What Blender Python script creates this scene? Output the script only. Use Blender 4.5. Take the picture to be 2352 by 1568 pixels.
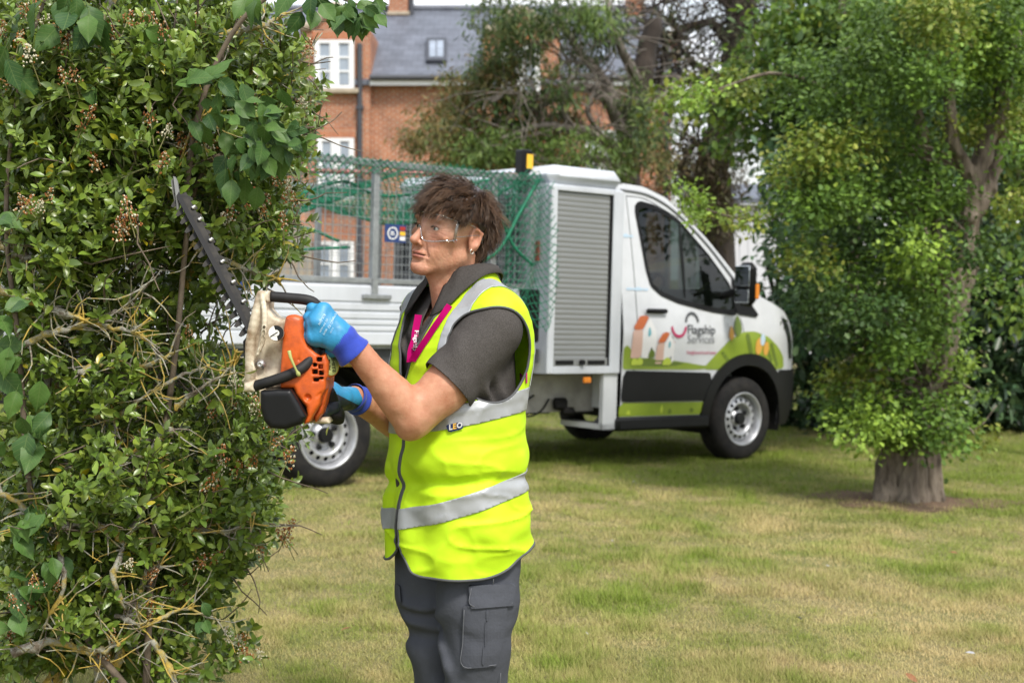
import bpy, math, random
import numpy as np
from mathutils import Vector, Matrix
for _o in list(bpy.data.objects): bpy.data.objects.remove(_o)
scene = bpy.context.scene
COL = scene.collection
PI = math.pi
# ---------------------------------------------------------------- camera
FOC = 3267.0                       # focal length in pixels of a 2352 wide picture (50 mm on 36 mm)
TILT = math.atan(148 / FOC)        # camera looks slightly down
EYE = np.array([0.0, 0.0, 1.35])
cam = bpy.data.cameras.new('camera'); cam.lens = 50.0; cam.sensor_width = 36.0
cam.clip_start = 0.05; cam.clip_end = 2000
cam.dof.use_dof = True; cam.dof.focus_distance = 3.42; cam.dof.aperture_fstop = 5.0
cam.dof.aperture_blades = 9
camo = bpy.data.objects.new('camera', cam); COL.objects.link(camo)
camo.location = EYE; camo.rotation_euler = (PI / 2 - TILT, 0, 0)
scene.camera = camo
# ---------------------------------------------------------------- light
SUN_EL, SUN_AZ = math.radians(52), math.radians(152)   # azimuth clockwise from +Y
world = bpy.data.worlds.new('World'); scene.world = world; world.use_nodes = True
nt = world.node_tree; nt.nodes.clear()
wo = nt.nodes.new('ShaderNodeOutputWorld'); bg = nt.nodes.new('ShaderNodeBackground')
sky = nt.nodes.new('ShaderNodeTexSky'); sky.sky_type = 'NISHITA'; sky.sun_disc = False
sky.sun_elevation = SUN_EL; sky.sun_rotation = SUN_AZ; sky.air_density = 1.3; sky.dust_density = 2.5; sky.ozone_density = 1.0
tc = nt.nodes.new('ShaderNodeTexCoord')
cn = nt.nodes.new('ShaderNodeTexNoise'); cn.inputs['Scale'].default_value = 3.2; cn.inputs['Detail'].default_value = 7; cn.inputs['Roughness'].default_value = .58
mp = nt.nodes.new('ShaderNodeMapping'); mp.inputs['Scale'].default_value = (1, 1, 2.6)
cr = nt.nodes.new('ShaderNodeValToRGB'); cr.color_ramp.elements[0].position = .36; cr.color_ramp.elements[1].position = .60
mx = nt.nodes.new('ShaderNodeMix'); mx.data_type = 'RGBA'; mx.inputs['B'].default_value = (9.2, 9.4, 9.9, 1)
nt.links.new(tc.outputs['Generated'], mp.inputs['Vector']); nt.links.new(mp.outputs['Vector'], cn.inputs['Vector'])
nt.links.new(cn.outputs['Fac'], cr.inputs['Fac']); nt.links.new(cr.outputs['Color'], mx.inputs['Factor'])
nt.links.new(sky.outputs['Color'], mx.inputs['A']); nt.links.new(mx.outputs['Result'], bg.inputs['Color'])
bg.inputs['Strength'].default_value = 0.108
nt.links.new(bg.outputs['Background'], wo.inputs['Surface'])
sl = bpy.data.lights.new('sun', 'SUN'); sl.energy = 2.5; sl.angle = math.radians(11); sl.color = (1, .95, .87)
so = bpy.data.objects.new('sun', sl); COL.objects.link(so)
sd = Vector((math.sin(SUN_AZ) * math.cos(SUN_EL), math.cos(SUN_AZ) * math.cos(SUN_EL), math.sin(SUN_EL)))
so.rotation_euler = sd.to_track_quat('Z', 'Y').to_euler(); so.location = sd * 60
vs = scene.view_settings; vs.view_transform = 'Standard'; vs.look = 'None'; vs.gamma = 1; vs.exposure = 0.71
scene.cycles.max_bounces = 8; scene.cycles.transparent_max_bounces = 24; scene.cycles.use_denoising = True
scene.cycles.caustics_reflective = False; scene.cycles.caustics_refractive = False
# ---------------------------------------------------------------- helpers
RIGHT = np.array([1.0, 0, 0]); FWD = np.array([0, math.cos(TILT), -math.sin(TILT)]); UP = np.array([0, math.sin(TILT), math.cos(TILT)])
def P(u, v, Y):
    """world point on the plane y = Y seen at picture position (u, v) of 2352 x 1568"""
    d = RIGHT * (u - 1176) / FOC + UP * (784 - v) / FOC + FWD
    return EYE + d * (Y / d[1])
rng = np.random.default_rng(7)
def srgb(h):
    h = h.lstrip('#'); c = [int(h[i:i + 2], 16) / 255 for i in (0, 2, 4)]
    return tuple(x / 12.92 if x <= .04045 else ((x + .055) / 1.055) ** 2.4 for x in c)
MATS = {}
def N(nt, t, **kw):
    n = nt.nodes.new(t)
    for k, v in kw.items():
        if k in n.inputs: n.inputs[k].default_value = v
        else: setattr(n, k, v)
    return n
def mat(name, col, rough=.6, metal=0, var=.0, vscale=8, bump=0, bscale=60, spec=.5, col2=None, coat=0, attr=None, trans=0, stretch=(1, 1, 1), bdist=.01, detail=4, ramp=(.35, .65), sheen=0, sss=0):
    """procedural principled material: noise blends col and col2 (or darkens by var), second noise drives bump"""
    if name in MATS: return MATS[name]
    m = bpy.data.materials.new(name); m.use_nodes = True; nt = m.node_tree; L = nt.links
    b = nt.nodes['Principled BSDF']; out = nt.nodes['Material Output']
    b.inputs['Roughness'].default_value = rough; b.inputs['Metallic'].default_value = metal
    b.inputs['Specular IOR Level'].default_value = spec
    b.inputs['Coat Weight'].default_value = coat
    if sheen: b.inputs['Sheen Weight'].default_value = sheen
    if sss:
        b.inputs['Subsurface Weight'].default_value = sss; b.inputs['Subsurface Radius'].default_value = (.012, .005, .003); b.inputs['Subsurface Scale'].default_value = .6
    tcn = N(nt, 'ShaderNodeTexCoord'); mpn = N(nt, 'ShaderNodeMapping'); mpn.inputs['Scale'].default_value = stretch
    L.new(tcn.outputs['Object'], mpn.inputs['Vector'])
    csock = None
    if attr:
        a = N(nt, 'ShaderNodeAttribute', attribute_name=attr); csock = a.outputs['Color']
    if col2 is None and var: col2 = tuple(max(0, x * (1 - var)) for x in col)
    if col2 is not None:
        n = N(nt, 'ShaderNodeTexNoise', Scale=vscale, Detail=detail, Roughness=.6); L.new(mpn.outputs['Vector'], n.inputs['Vector'])
        r = N(nt, 'ShaderNodeValToRGB'); r.color_ramp.elements[0].position = ramp[0]; r.color_ramp.elements[1].position = ramp[1]
        r.color_ramp.elements[0].color = (*col, 1); r.color_ramp.elements[1].color = (*col2, 1)
        L.new(n.outputs['Fac'], r.inputs['Fac'])
        if csock is not None:
            mm = N(nt, 'ShaderNodeMix', data_type='RGBA', blend_type='MULTIPLY'); mm.inputs['Factor'].default_value = 1
            L.new(csock, mm.inputs['A']); L.new(r.outputs['Color'], mm.inputs['B']); csock = mm.outputs['Result']
        else: csock = r.outputs['Color']
    if csock is not None: L.new(csock, b.inputs['Base Color'])
    else: b.inputs['Base Color'].default_value = (*col, 1)
    if bump:
        n2 = N(nt, 'ShaderNodeTexNoise', Scale=bscale, Detail=5, Roughness=.6); L.new(mpn.outputs['Vector'], n2.inputs['Vector'])
        bn = N(nt, 'ShaderNodeBump', Strength=bump, Distance=bdist); L.new(n2.outputs['Fac'], bn.inputs['Height']); L.new(bn.outputs['Normal'], b.inputs['Normal'])
    if trans:
        t = N(nt, 'ShaderNodeBsdfTranslucent'); ms = N(nt, 'ShaderNodeMixShader'); ms.inputs['Fac'].default_value = trans
        if csock is not None: L.new(csock, t.inputs['Color'])
        else: t.inputs['Color'].default_value = (*col, 1)
        L.new(b.outputs['BSDF'], ms.inputs[1]); L.new(t.outputs['BSDF'], ms.inputs[2]); L.new(ms.outputs['Shader'], out.inputs['Surface'])
    MATS[name] = m
    return m
def glass(name, tint=(1, 1, 1), refl=.06, edge=.35):
    if name in MATS: return MATS[name]
    m = bpy.data.materials.new(name); m.use_nodes = True; nt = m.node_tree; L = nt.links; nt.nodes.clear()
    o = N(nt, 'ShaderNodeOutputMaterial'); tr = N(nt, 'ShaderNodeBsdfTransparent'); tr.inputs['Color'].default_value = (*tint, 1)
    g = N(nt, 'ShaderNodeBsdfGlossy', Roughness=.02); lw = N(nt, 'ShaderNodeLayerWeight', Blend=.25)
    mr = N(nt, 'ShaderNodeMapRange'); mr.inputs['To Min'].default_value = refl; mr.inputs['To Max'].default_value = edge
    L.new(lw.outputs['Fresnel'], mr.inputs['Value']); ms = N(nt, 'ShaderNodeMixShader'); L.new(mr.outputs['Result'], ms.inputs['Fac'])
    L.new(tr.outputs['BSDF'], ms.inputs[1]); L.new(g.outputs['BSDF'], ms.inputs[2]); L.new(ms.outputs['Shader'], o.inputs['Surface'])
    MATS[name] = m
    return m
def tag(o, label=None, cat=None, group=None, kind=None):
    if label: o['label'] = label
    if cat: o['category'] = cat
    if group: o['group'] = group
    if kind: o['kind'] = kind
    return o
def empty(name, loc=(0, 0, 0), label=None, cat=None, group=None):
    o = bpy.data.objects.new(name, None); COL.objects.link(o); o.location = loc; o.empty_display_size = .1
    return tag(o, label, cat, group)
def make_mesh(name, V, F, smooth=True, colors=None):
    """V (n,3), F: array (m,3|4) or list of such arrays / lists"""
    V = np.asarray(V, np.float32)
    me = bpy.data.meshes.new(name)
    if isinstance(F, np.ndarray): groups = [F]
    else:
        by = {}
        for f in F: by.setdefault(len(f), []).append(f)
        groups = [np.array(g, np.int32) for g in by.values()]
    idx = np.concatenate([g.reshape(-1) for g in groups]) if groups else np.zeros(0, np.int32)
    tot = np.concatenate([np.full(len(g), g.shape[1], np.int32) for g in groups]) if groups else np.zeros(0, np.int32)
    start = np.concatenate([[0], np.cumsum(tot)[:-1]]).astype(np.int32) if len(tot) else tot
    me.vertices.add(len(V)); me.vertices.foreach_set('co', V.reshape(-1))
    me.loops.add(len(idx)); me.loops.foreach_set('vertex_index', idx.astype(np.int32))
    me.polygons.add(len(tot)); me.polygons.foreach_set('loop_start', start); me.polygons.foreach_set('loop_total', tot)
    me.polygons.foreach_set('use_smooth', np.full(len(tot), smooth))
    me.update(calc_edges=True)
    if colors is not None:
        ca = me.color_attributes.new('col', 'FLOAT_COLOR', 'POINT')
        c4 = np.ones((len(V), 4), np.float32); c4[:, :3] = colors
        ca.data.foreach_set('color', c4.reshape(-1))
    return me
def obj(name, me, m=None, parent=None, local=False):
    """link a mesh; with a parent, coordinates are world ones unless local (parents that only translate)"""
    o = bpy.data.objects.new(name, me); COL.objects.link(o)
    if m is not None and not len(me.materials): me.materials.append(m)
    if parent is not None:
        o.parent = parent
        if not local: o.location = -Vector(parent.location) if not getattr(parent, 'parent', None) else -(Vector(parent.location) + Vector(parent.parent.location))
    return o
class MB:
    """collects shapes into one mesh"""
    def __init__(s): s.V = []; s.F = []; s.n = 0
    def add(s, V, F):
        V = np.asarray(V, float)
        for f in F: s.F.append([int(i) + s.n for i in f])
        s.V.append(V); s.n += len(V); return s
    def box(s, lo, hi, bev=0):
        lo = np.minimum(lo, hi).astype(float) if False else np.array(lo, float); hi = np.array(hi, float)
        lo, hi = np.minimum(lo, hi), np.maximum(lo, hi)
        b = min(bev, (hi - lo).min() * .45)
        if b <= 0:
            V = [(x, y, z) for x in (lo[0], hi[0]) for y in (lo[1], hi[1]) for z in (lo[2], hi[2])]
            return s.add(V, [(0, 1, 3, 2), (4, 6, 7, 5), (0, 4, 5, 1), (2, 3, 7, 6), (0, 2, 6, 4), (1, 5, 7, 3)])
        c, h = (lo + hi) / 2, (hi - lo) / 2
        V = []; ix = {}
        for sx in (-1, 1):
            for sy in (-1, 1):
                for sz in (-1, 1):
                    S = np.array([sx, sy, sz])
                    for a in range(3):
                        q = h - b; q = q.copy(); q[a] = h[a]; ix[(sx, sy, sz, a)] = len(V); V.append(c + S * q)
        F = []
        for a in range(3):
            o1, o2 = [k for k in range(3) if k != a]
            for sg in (-1, 1):
                cs = []
                for p, q in ((-1, -1), (1, -1), (1, 1), (-1, 1)):
                    S = [0, 0, 0]; S[a] = sg; S[o1] = p; S[o2] = q; cs.append(ix[(*S, a)])
                flip = (sg < 0) ^ (a == 1)
                F.append(cs[::-1] if flip else cs)
            for p in (-1, 1):
                for q in (-1, 1):
                    S = [0, 0, 0]; S[o1] = p; S[o2] = q; S[a] = -1; A1 = ix[(*S, o1)]; A2 = ix[(*S, o2)]; S[a] = 1; B1 = ix[(*S, o1)]; B2 = ix[(*S, o2)]
                    F.append([A1, B1, B2, A2])
        for sx in (-1, 1):
            for sy in (-1, 1):
                for sz in (-1, 1): F.append([ix[(sx, sy, sz, a)] for a in range(3)])
        return s.add(V, F)
    def tube(s, pts, r, n=8, cap=True):
        V, F = tube_vf(pts, r, n, cap); return s.add(V, F)
    def prism(s, poly, axis_fn, d0, d1, bev=0):
        V, F = prism_vf(poly, axis_fn, d0, d1, bev); return s.add(V, F)
    def lathe(s, prof, n=32, frame=None, closed=False):
        V, F = lathe_vf(prof, n, frame, closed); return s.add(V, F)
    def mesh(s, name='m', smooth=False): return make_mesh(name, np.concatenate(s.V), s.F, smooth)
    def build(s, name, m, parent=None, local=False, smooth=False, autosmooth=None):
        me = s.mesh(name, smooth)
        if autosmooth is not None:
            me.polygons.foreach_set('use_smooth', np.ones(len(me.polygons), bool)); me.set_sharp_from_angle(angle=math.radians(autosmooth))
        return obj(name, me, m, parent, local)
def tube_vf(pts, r, n=8, cap=True):
    pts = np.asarray(pts, float); k = len(pts); r = np.broadcast_to(np.asarray(r, float), (k,))
    t = np.gradient(pts, axis=0); t /= np.linalg.norm(t, axis=1)[:, None] + 1e-12
    ref = np.array([0, 0, 1.0]) if abs(t[0][2]) < .9 else np.array([1.0, 0, 0])
    u = np.cross(t[0], ref); u /= np.linalg.norm(u); V = []
    ang = np.arange(n) * 2 * PI / n
    for i in range(k):
        u = u - t[i] * (u @ t[i]); u /= np.linalg.norm(u) + 1e-12; w = np.cross(t[i], u)
        V.append(pts[i] + r[i] * (np.cos(ang)[:, None] * u + np.sin(ang)[:, None] * w))
    F = [(i * n + j, i * n + (j + 1) % n, (i + 1) * n + (j + 1) % n, (i + 1) * n + j) for i in range(k - 1) for j in range(n)]
    if cap: F += [tuple(range(n))[::-1], tuple(range((k - 1) * n, k * n))]
    return np.concatenate(V), F
def prism_vf(poly, axis_fn, d0, d1, bev=0):
    """extrude a 2D polygon; axis_fn(a, b, d) -> 3D point"""
    poly = np.asarray(poly, float); n = len(poly)
    area = .5 * np.sum(poly[:, 0] * np.roll(poly[:, 1], -1) - np.roll(poly[:, 0], -1) * poly[:, 1])
    if area < 0: poly = poly[::-1]
    rings = []
    sg = 1 if d1 > d0 else -1
    def inset(b):
        e = np.roll(poly, -1, 0) - poly; e /= np.linalg.norm(e, axis=1)[:, None] + 1e-12
        nn = np.stack([-e[:, 1], e[:, 0]], 1); m = nn + np.roll(nn, 1, 0); m /= np.maximum((m * m).sum(1), .35)[:, None] / 2 + 1e-12
        return poly + m * b
    if bev:
        for q, dd in ((bev, 0), (bev * .3, bev * .3), (0, bev)): rings.append((inset(q), d0 + sg * dd))
        for q, dd in ((0, bev), (bev * .3, bev * .3), (bev, 0)): rings.append((inset(q), d1 - sg * dd))
    else: rings = [(poly, d0), (poly, d1)]
    V = [axis_fn(a, b, d) for pl, d in rings for a, b in pl]
    k = len(rings)
    F = [(i * n + j, i * n + (j + 1) % n, (i + 1) * n + (j + 1) % n, (i + 1) * n + j) for i in range(k - 1) for j in range(n)]
    F += [tuple(range(n))[::-1], tuple(range((k - 1) * n, k * n))]
    return np.array(V), F
def lathe_vf(prof, n=32, frame=None, closed=False):
    """profile [(radius, height)] round an axis; frame = (origin, axis, u)"""
    o, ax, u = frame if frame else ((0, 0, 0), (0, 0, 1), (1, 0, 0))
    o = np.array(o, float); ax = np.array(ax, float); ax /= np.linalg.norm(ax); u = np.array(u, float); u -= ax * (u @ ax); u /= np.linalg.norm(u); w = np.cross(ax, u)
    V = []
    for r, h in prof:
        for j in range(n):
            a = 2 * PI * j / n; V.append(o + ax * h + r * (math.cos(a) * u + math.sin(a) * w))
    k = len(prof); rg = range(k) if closed else range(k - 1)
    F = [(i * n + j, i * n + (j + 1) % n, ((i + 1) % k) * n + (j + 1) % n, ((i + 1) % k) * n + j) for i in rg for j in range(n)]
    if not closed: F += [tuple(range(n))[::-1], tuple(range((k - 1) * n, k * n))]
    return np.array(V), F
def smooth_path(pts, n=8):
    """Catmull-Rom through points"""
    p = np.asarray(pts, float); p = np.vstack([2 * p[0] - p[1], p, 2 * p[-1] - p[-2]]); out = []
    for i in range(1, len(p) - 2):
        for t in np.linspace(0, 1, n, endpoint=False):
            a, b, c, d = p[i - 1:i + 3]
            out.append(.5 * ((2 * b) + (-a + c) * t + (2 * a - 5 * b + 4 * c - d) * t * t + (-a + 3 * b - 3 * c + d) * t ** 3))
    out.append(p[-2]); return np.array(out)
def poly_sd(pts, poly):
    """signed distance to a 2D polygon, positive inside"""
    poly = np.asarray(poly, float); d = np.full(len(pts), 1e9); ins = np.zeros(len(pts), bool)
    for i in range(len(poly)):
        a, b = poly[i], poly[(i + 1) % len(poly)]; e = b - a; w = pts - a
        t = np.clip((w @ e) / (e @ e + 1e-18), 0, 1); d = np.minimum(d, ((w - t[:, None] * e) ** 2).sum(1))
        c = (a[1] > pts[:, 1]) != (b[1] > pts[:, 1])
        with np.errstate(divide='ignore', invalid='ignore'): xx = (b[0] - a[0]) * (pts[:, 1] - a[1]) / (b[1] - a[1] + 1e-18) + a[0]
        ins ^= c & (pts[:, 0] < xx)
    d = np.sqrt(d); return np.where(ins, d, -d)
def clip(V, T, val):
    """keep the part of a triangle mesh where val > 0; V may carry extra columns, all are interpolated"""
    V = np.asarray(V, float); T = np.asarray(T, int); s = val > 0; c = s[T].sum(1)
    keep = T[c == 3]; newV = []; newT = []; cache = {}; base = len(V)
    def cut(i, j):
        k = (i, j) if i < j else (j, i)
        if k not in cache:
            t = val[i] / (val[i] - val[j]); t = min(max(t, 1e-4), 1 - 1e-4); cache[k] = base + len(newV); newV.append(V[i] + (V[j] - V[i]) * t)
        return cache[k]
    for a, b, d in T[(c == 1) | (c == 2)]:
        tri = [int(a), int(b), int(d)]
        if s[tri].sum() == 1:
            while not s[tri[0]]: tri = tri[1:] + tri[:1]
            newT.append((tri[0], cut(tri[0], tri[1]), cut(tri[0], tri[2])))
        else:
            while s[tri[0]]: tri = tri[1:] + tri[:1]
            p, q = cut(tri[0], tri[1]), cut(tri[0], tri[2])
            newT += [(p, tri[1], tri[2]), (p, tri[2], q)]
    VV = np.vstack([V, np.array(newV)]) if newV else V
    TT = np.vstack([keep, np.array(newT, int)]) if newT else keep
    used = np.unique(TT); mp_ = np.full(len(VV), -1); mp_[used] = np.arange(len(used))
    return VV[used], mp_[TT]
def patch2d(poly, res, extra=(), holes=()):
    """triangulated 2D polygon with exact edges; extra: list of functions(pts)->value to keep > 0"""
    poly = np.asarray(poly, float); lo = poly.min(0) - res; hi = poly.max(0) + res
    nx = max(2, int((hi[0] - lo[0]) / res) + 2); ny = max(2, int((hi[1] - lo[1]) / res) + 2)
    X, Y = np.meshgrid(np.linspace(lo[0], hi[0], nx), np.linspace(lo[1], hi[1], ny), indexing='ij')
    V = np.stack([X.ravel(), Y.ravel()], 1); I = np.arange(nx * ny).reshape(nx, ny)
    q = np.stack([I[:-1, :-1], I[1:, :-1], I[1:, 1:], I[:-1, 1:]], -1).reshape(-1, 4)
    T = np.vstack([q[:, [0, 1, 2]], q[:, [0, 2, 3]]])
    V, T = clip(V, T, poly_sd(V, poly))
    for h in holes:
        if len(T): V, T = clip(V, T, -poly_sd(V, h))
    for f in extra:
        if len(T): V, T = clip(V, T, f(V))
    return V, T
def boundary_loops(T):
    from collections import defaultdict
    e = np.vstack([T[:, [0, 1]], T[:, [1, 2]], T[:, [2, 0]]]); key = np.sort(e, 1)
    u, inv, cnt = np.unique(key, axis=0, return_inverse=True, return_counts=True)
    b = e[cnt[inv.ravel()] == 1]; nxt = {int(i): int(j) for i, j in b}; loops = []
    while nxt:
        s, j = nxt.popitem(); lp = [s]
        while j in nxt: lp.append(j); j = nxt.pop(j)
        loops.append((lp, j == s))
    return loops
def solid(V, T, nrm, th):
    """give a sheet thickness th along -nrm"""
    n = len(V); VV = np.vstack([V, V - nrm * th]); F = [tuple(t) for t in T] + [(t[0] + n, t[2] + n, t[1] + n) for t in T]
    for lp, cl in boundary_loops(np.asarray(T)):
        k = len(lp)
        for i in range(k if cl else k - 1):
            a, b = lp[i], lp[(i + 1) % k]; F.append((b, a, a + n, b + n))
    return VV, F
def vnormals(V, T):
    n = np.cross(V[T[:, 1]] - V[T[:, 0]], V[T[:, 2]] - V[T[:, 0]]); o = np.zeros_like(V)
    for k in range(3): np.add.at(o, T[:, k], n)
    return o / (np.linalg.norm(o, axis=1)[:, None] + 1e-12)
def text_mesh(txt, size, shear=0.0, bold=0.0, align='LEFT', spacing=1.0):
    cu = bpy.data.curves.new('t', 'FONT'); cu.body = txt; cu.size = size; cu.shear = shear; cu.offset = bold; cu.align_x = align; cu.resolution_u = 3; cu.space_character = spacing
    cu.extrude = 0
    o = bpy.data.objects.new('t', cu); COL.objects.link(o)
    dg = bpy.context.evaluated_depsgraph_get(); me = o.evaluated_get(dg).to_mesh()
    V = np.array([v.co[:] for v in me.vertices]); F = [tuple(p.vertices) for p in me.polygons]
    bpy.data.objects.remove(o); bpy.data.curves.remove(cu)
    return V[:, :2], F
# value noise on points
_perm = rng.random((64, 64, 64)).astype(np.float32) * 2 - 1
def vnoise(p):
    p = np.asarray(p, np.float32); i = np.floor(p).astype(int); f = p - i; f = f * f * (3 - 2 * f); o = 0
    for dx in (0, 1):
        for dy in (0, 1):
            for dz in (0, 1):
                w = (f[:, 0] if dx else 1 - f[:, 0]) * (f[:, 1] if dy else 1 - f[:, 1]) * (f[:, 2] if dz else 1 - f[:, 2])
                o = o + w * _perm[(i[:, 0] + dx) & 63, (i[:, 1] + dy) & 63, (i[:, 2] + dz) & 63]
    return o
# implicit surfaces
def smin(a, b, k):
    h = np.clip(.5 + .5 * (b - a) / k, 0, 1); return b + (a - b) * h - k * h * (1 - h)
def smax(a, b, k): return -smin(-a, -b, k)
def ell(p, c, r):
    q = (p - np.array(c, np.float32)) / np.array(r, np.float32); k0 = np.linalg.norm(q, axis=1); k1 = np.linalg.norm(q / np.array(r, np.float32), axis=1)
    return k0 * (k0 - 1) / (k1 + 1e-9)
def cone(p, a, b, ra, rb):
    a = np.array(a, np.float32); b = np.array(b, np.float32); e = b - a; w = p - a
    t = np.clip((w @ e) / (e @ e), 0, 1); return np.linalg.norm(w - t[:, None] * e, axis=1) - (ra + (rb - ra) * t)
def chain(p, pts, rs, k=.015):
    d = None
    for i in range(len(pts) - 1):
        c = cone(p, pts[i], pts[i + 1], rs[i], rs[i + 1]); d = c if d is None else smin(d, c, k)
    return d
def nets(f, lo, hi, h):
    """surface nets of f(points) < 0 inside box; coarse-to-fine evaluation; returns V, quads"""
    lo = np.array(lo, float); n = (np.ceil((np.array(hi) - lo) / (4 * h)).astype(int) + 1) * 4
    m = n // 4
    cg = np.stack(np.meshgrid(*[lo[a] + (np.arange(m[a]) * 4 + 1.5) * h for a in range(3)], indexing='ij'), -1).reshape(-1, 3).astype(np.float32)
    cd = f(cg).reshape(m); near = np.abs(cd) < 5.5 * h
    D = np.repeat(np.repeat(np.repeat(cd, 4, 0), 4, 1), 4, 2).astype(np.float32); M = np.repeat(np.repeat(np.repeat(near, 4, 0), 4, 1), 4, 2)
    ii = np.argwhere(M); pts = (lo + ii * h).astype(np.float32)
    for s in range(0, len(pts), 400000): D[tuple(ii[s:s + 400000].T)] = f(pts[s:s + 400000])
    S = D < 0
    c = [S[a:n[0] - 1 + a, b:n[1] - 1 + b, d:n[2] - 1 + d] for a in (0, 1) for b in (0, 1) for d in (0, 1)]
    al = c[0].copy(); an = c[0].copy()
    for x in c[1:]: al &= x; an |= x
    act = an & ~al; idx = np.argwhere(act); ID = np.full(act.shape, -1); ID[act] = np.arange(len(idx))
    off = [(a, b, d) for a in (0, 1) for b in (0, 1) for d in (0, 1)]
    val = np.stack([D[tuple((idx + o).T)] for o in off], 1); pos = np.zeros((len(idx), 3)); cnt = np.zeros(len(idx))
    for i in range(8):
        for j in range(i + 1, 8):
            if sum(abs(off[i][k] - off[j][k]) for k in range(3)) != 1: continue
            x = (val[:, i] < 0) != (val[:, j] < 0); t = val[:, i] / np.where(x, val[:, i] - val[:, j], 1); oi, oj = np.array(off[i]), np.array(off[j])
            pos += np.where(x[:, None], oi + t[:, None] * (oj - oi), 0); cnt += x
    V = lo + (idx + pos / cnt[:, None]) * h; Q = []
    for a in range(3):
        b, d = (a + 1) % 3, (a + 2) % 3
        s0 = [slice(None)] * 3; s1 = [slice(None)] * 3; s0[a] = slice(0, -1); s1[a] = slice(1, None)
        A, B = S[tuple(s0)], S[tuple(s1)]; e = np.argwhere(A != B)
        e = e[(e[:, b] > 0) & (e[:, d] > 0) & (e[:, b] < n[b] - 1) & (e[:, d] < n[d] - 1)]
        fl = A[tuple(e.T)]; ub = np.zeros(3, int); ub[b] = 1; ud = np.zeros(3, int); ud[d] = 1
        q = np.stack([ID[tuple((e - ub - ud).T)], ID[tuple((e - ud).T)], ID[tuple(e.T)], ID[tuple((e - ub).T)]], 1)
        q[~fl] = q[~fl][:, ::-1]; Q.append(q)
    Q = np.concatenate(Q); return V, Q[(Q >= 0).all(1)]
def tris(Q): return np.vstack([Q[:, [0, 1, 2]], Q[:, [0, 2, 3]]])
def sstep(a, b, x):
    t = np.clip((x - a) / (b - a), 0, 1); return t * t * (3 - 2 * t)
# ---------------------------------------------------------------- leaves
def leaf_shape(kind):
    """leaf lying along +x, folded about its midrib"""
    if kind == 'far':
        V = [(0, 0, 0), (.5, .27, .05), (1, 0, 0), (.5, -.27, .05)]; F = [(0, 2, 1), (0, 3, 2)]
    elif kind == 'mid':
        V = [(0, 0, 0), (.3, .2, .06), (.72, .19, .05), (1, 0, -.05), (.72, -.19, .05), (.3, -.2, .06)]; F = [(0, 3, 2, 1), (0, 5, 4, 3)]
    elif kind == 'lobed':
        V = [(0, 0, 0), (.25, .12, .02), (.35, .36, .05), (.6, .2, .03), (.75, .3, .05), (1, 0, -.04), (.75, -.3, .05), (.6, -.2, .03), (.35, -.36, .05), (.25, -.12, .02)]
        F = [(0, 5, 4, 3), (0, 3, 2, 1), (0, 9, 8, 7), (0, 7, 6, 5)]
    else:
        xs = [0, .12, .35, .62, .86, 1]; ws = [.01, .1, .185, .19, .1, .0]; V = []; F = []
        for x, w in zip(xs, ws):
            zc = -.22 * (x - .3) ** 2
            V += [(x, w, zc + w * .32), (x, 0, zc), (x, -w, zc + w * .32)]
        for i in range(5):
            a = i * 3; F += [(a, a + 1, a + 4, a + 3), (a + 1, a + 2, a + 5, a + 4)]
    return np.array(V, float), F
def frames(d, up):
    d = d / (np.linalg.norm(d, axis=1)[:, None] + 1e-9); s = np.cross(up, d); s /= np.linalg.norm(s, axis=1)[:, None] + 1e-9
    return d, s, np.cross(d, s)
def leaf_mesh(name, pos, d, up, size, colors, kind='far', width=1.0):
    LV, LF = leaf_shape(kind); d, s, w = frames(d, up); n = len(pos); k = len(LV)
    V = (pos[:, None, :] + size[:, None, None] * (LV[None, :, 0:1] * d[:, None] + width * LV[None, :, 1:2] * s[:, None] + LV[None, :, 2:3] * w[:, None])).reshape(-1, 3)
    L = {}
    for f in LF: L.setdefault(len(f), []).append(f)
    Fs = [(np.arange(n)[:, None, None] * k + np.array(g)[None]).reshape(-1, ln) for ln, g in L.items()]
    return make_mesh(name, V, Fs[0] if len(Fs) == 1 else [tuple(x) for F in Fs for x in F], True, np.repeat(colors, k, 0))
def rand_dirs(n): 
    v = rng.normal(size=(n, 3)); return v / np.linalg.norm(v, axis=1)[:, None]
def mixcol(cols, n, jit=.18):
    c = np.array(cols)[rng.integers(0, len(cols), n)]; return np.clip(c * (1 + rng.normal(0, jit, (n, 1))), .004, 1)
# ================================================================ ground
TF = np.array([0.78054704, 0.62412206, -0.0348995]); TN = np.array([0.62450249, -0.78102282, 0.0])
TU = np.cross(np.cross(TF, [0, 0, 1]), TF); TU /= np.linalg.norm(TU); TG = np.array([-1.17527, 9.09281, -0.00797])
TREE = (2.60, 9.30)
def gz(x, y):
    s = (np.asarray(x) - TG[0]) * .781 + (np.asarray(y) - TG[1]) * .6245
    s = np.clip(s, -1, 5); return -.008 - .0349 * s
def lawn_dry(x, y):
    p = np.stack([x, y, np.zeros_like(x)], 1)
    d = .62 * vnoise(p * .55 + 3.3) + .55 * vnoise(p * 1.9 + 9.1) + .45 * vnoise(p * 6.5)
    d = d + .55 * np.exp(-((x - 1.9) ** 2 + (y - 5.2) ** 2) / 1.1) + .3 * np.exp(-((x + .7) ** 2 + (y - 6.2) ** 2) / .8) - .25 * np.exp(-((x - .7) ** 2 + (y - 6.6) ** 2) / 1.2)
    d = d - .45 * sstep(9.0, 11.0, y)
    return np.clip(.33 + .78 * d, 0, 1)
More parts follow.
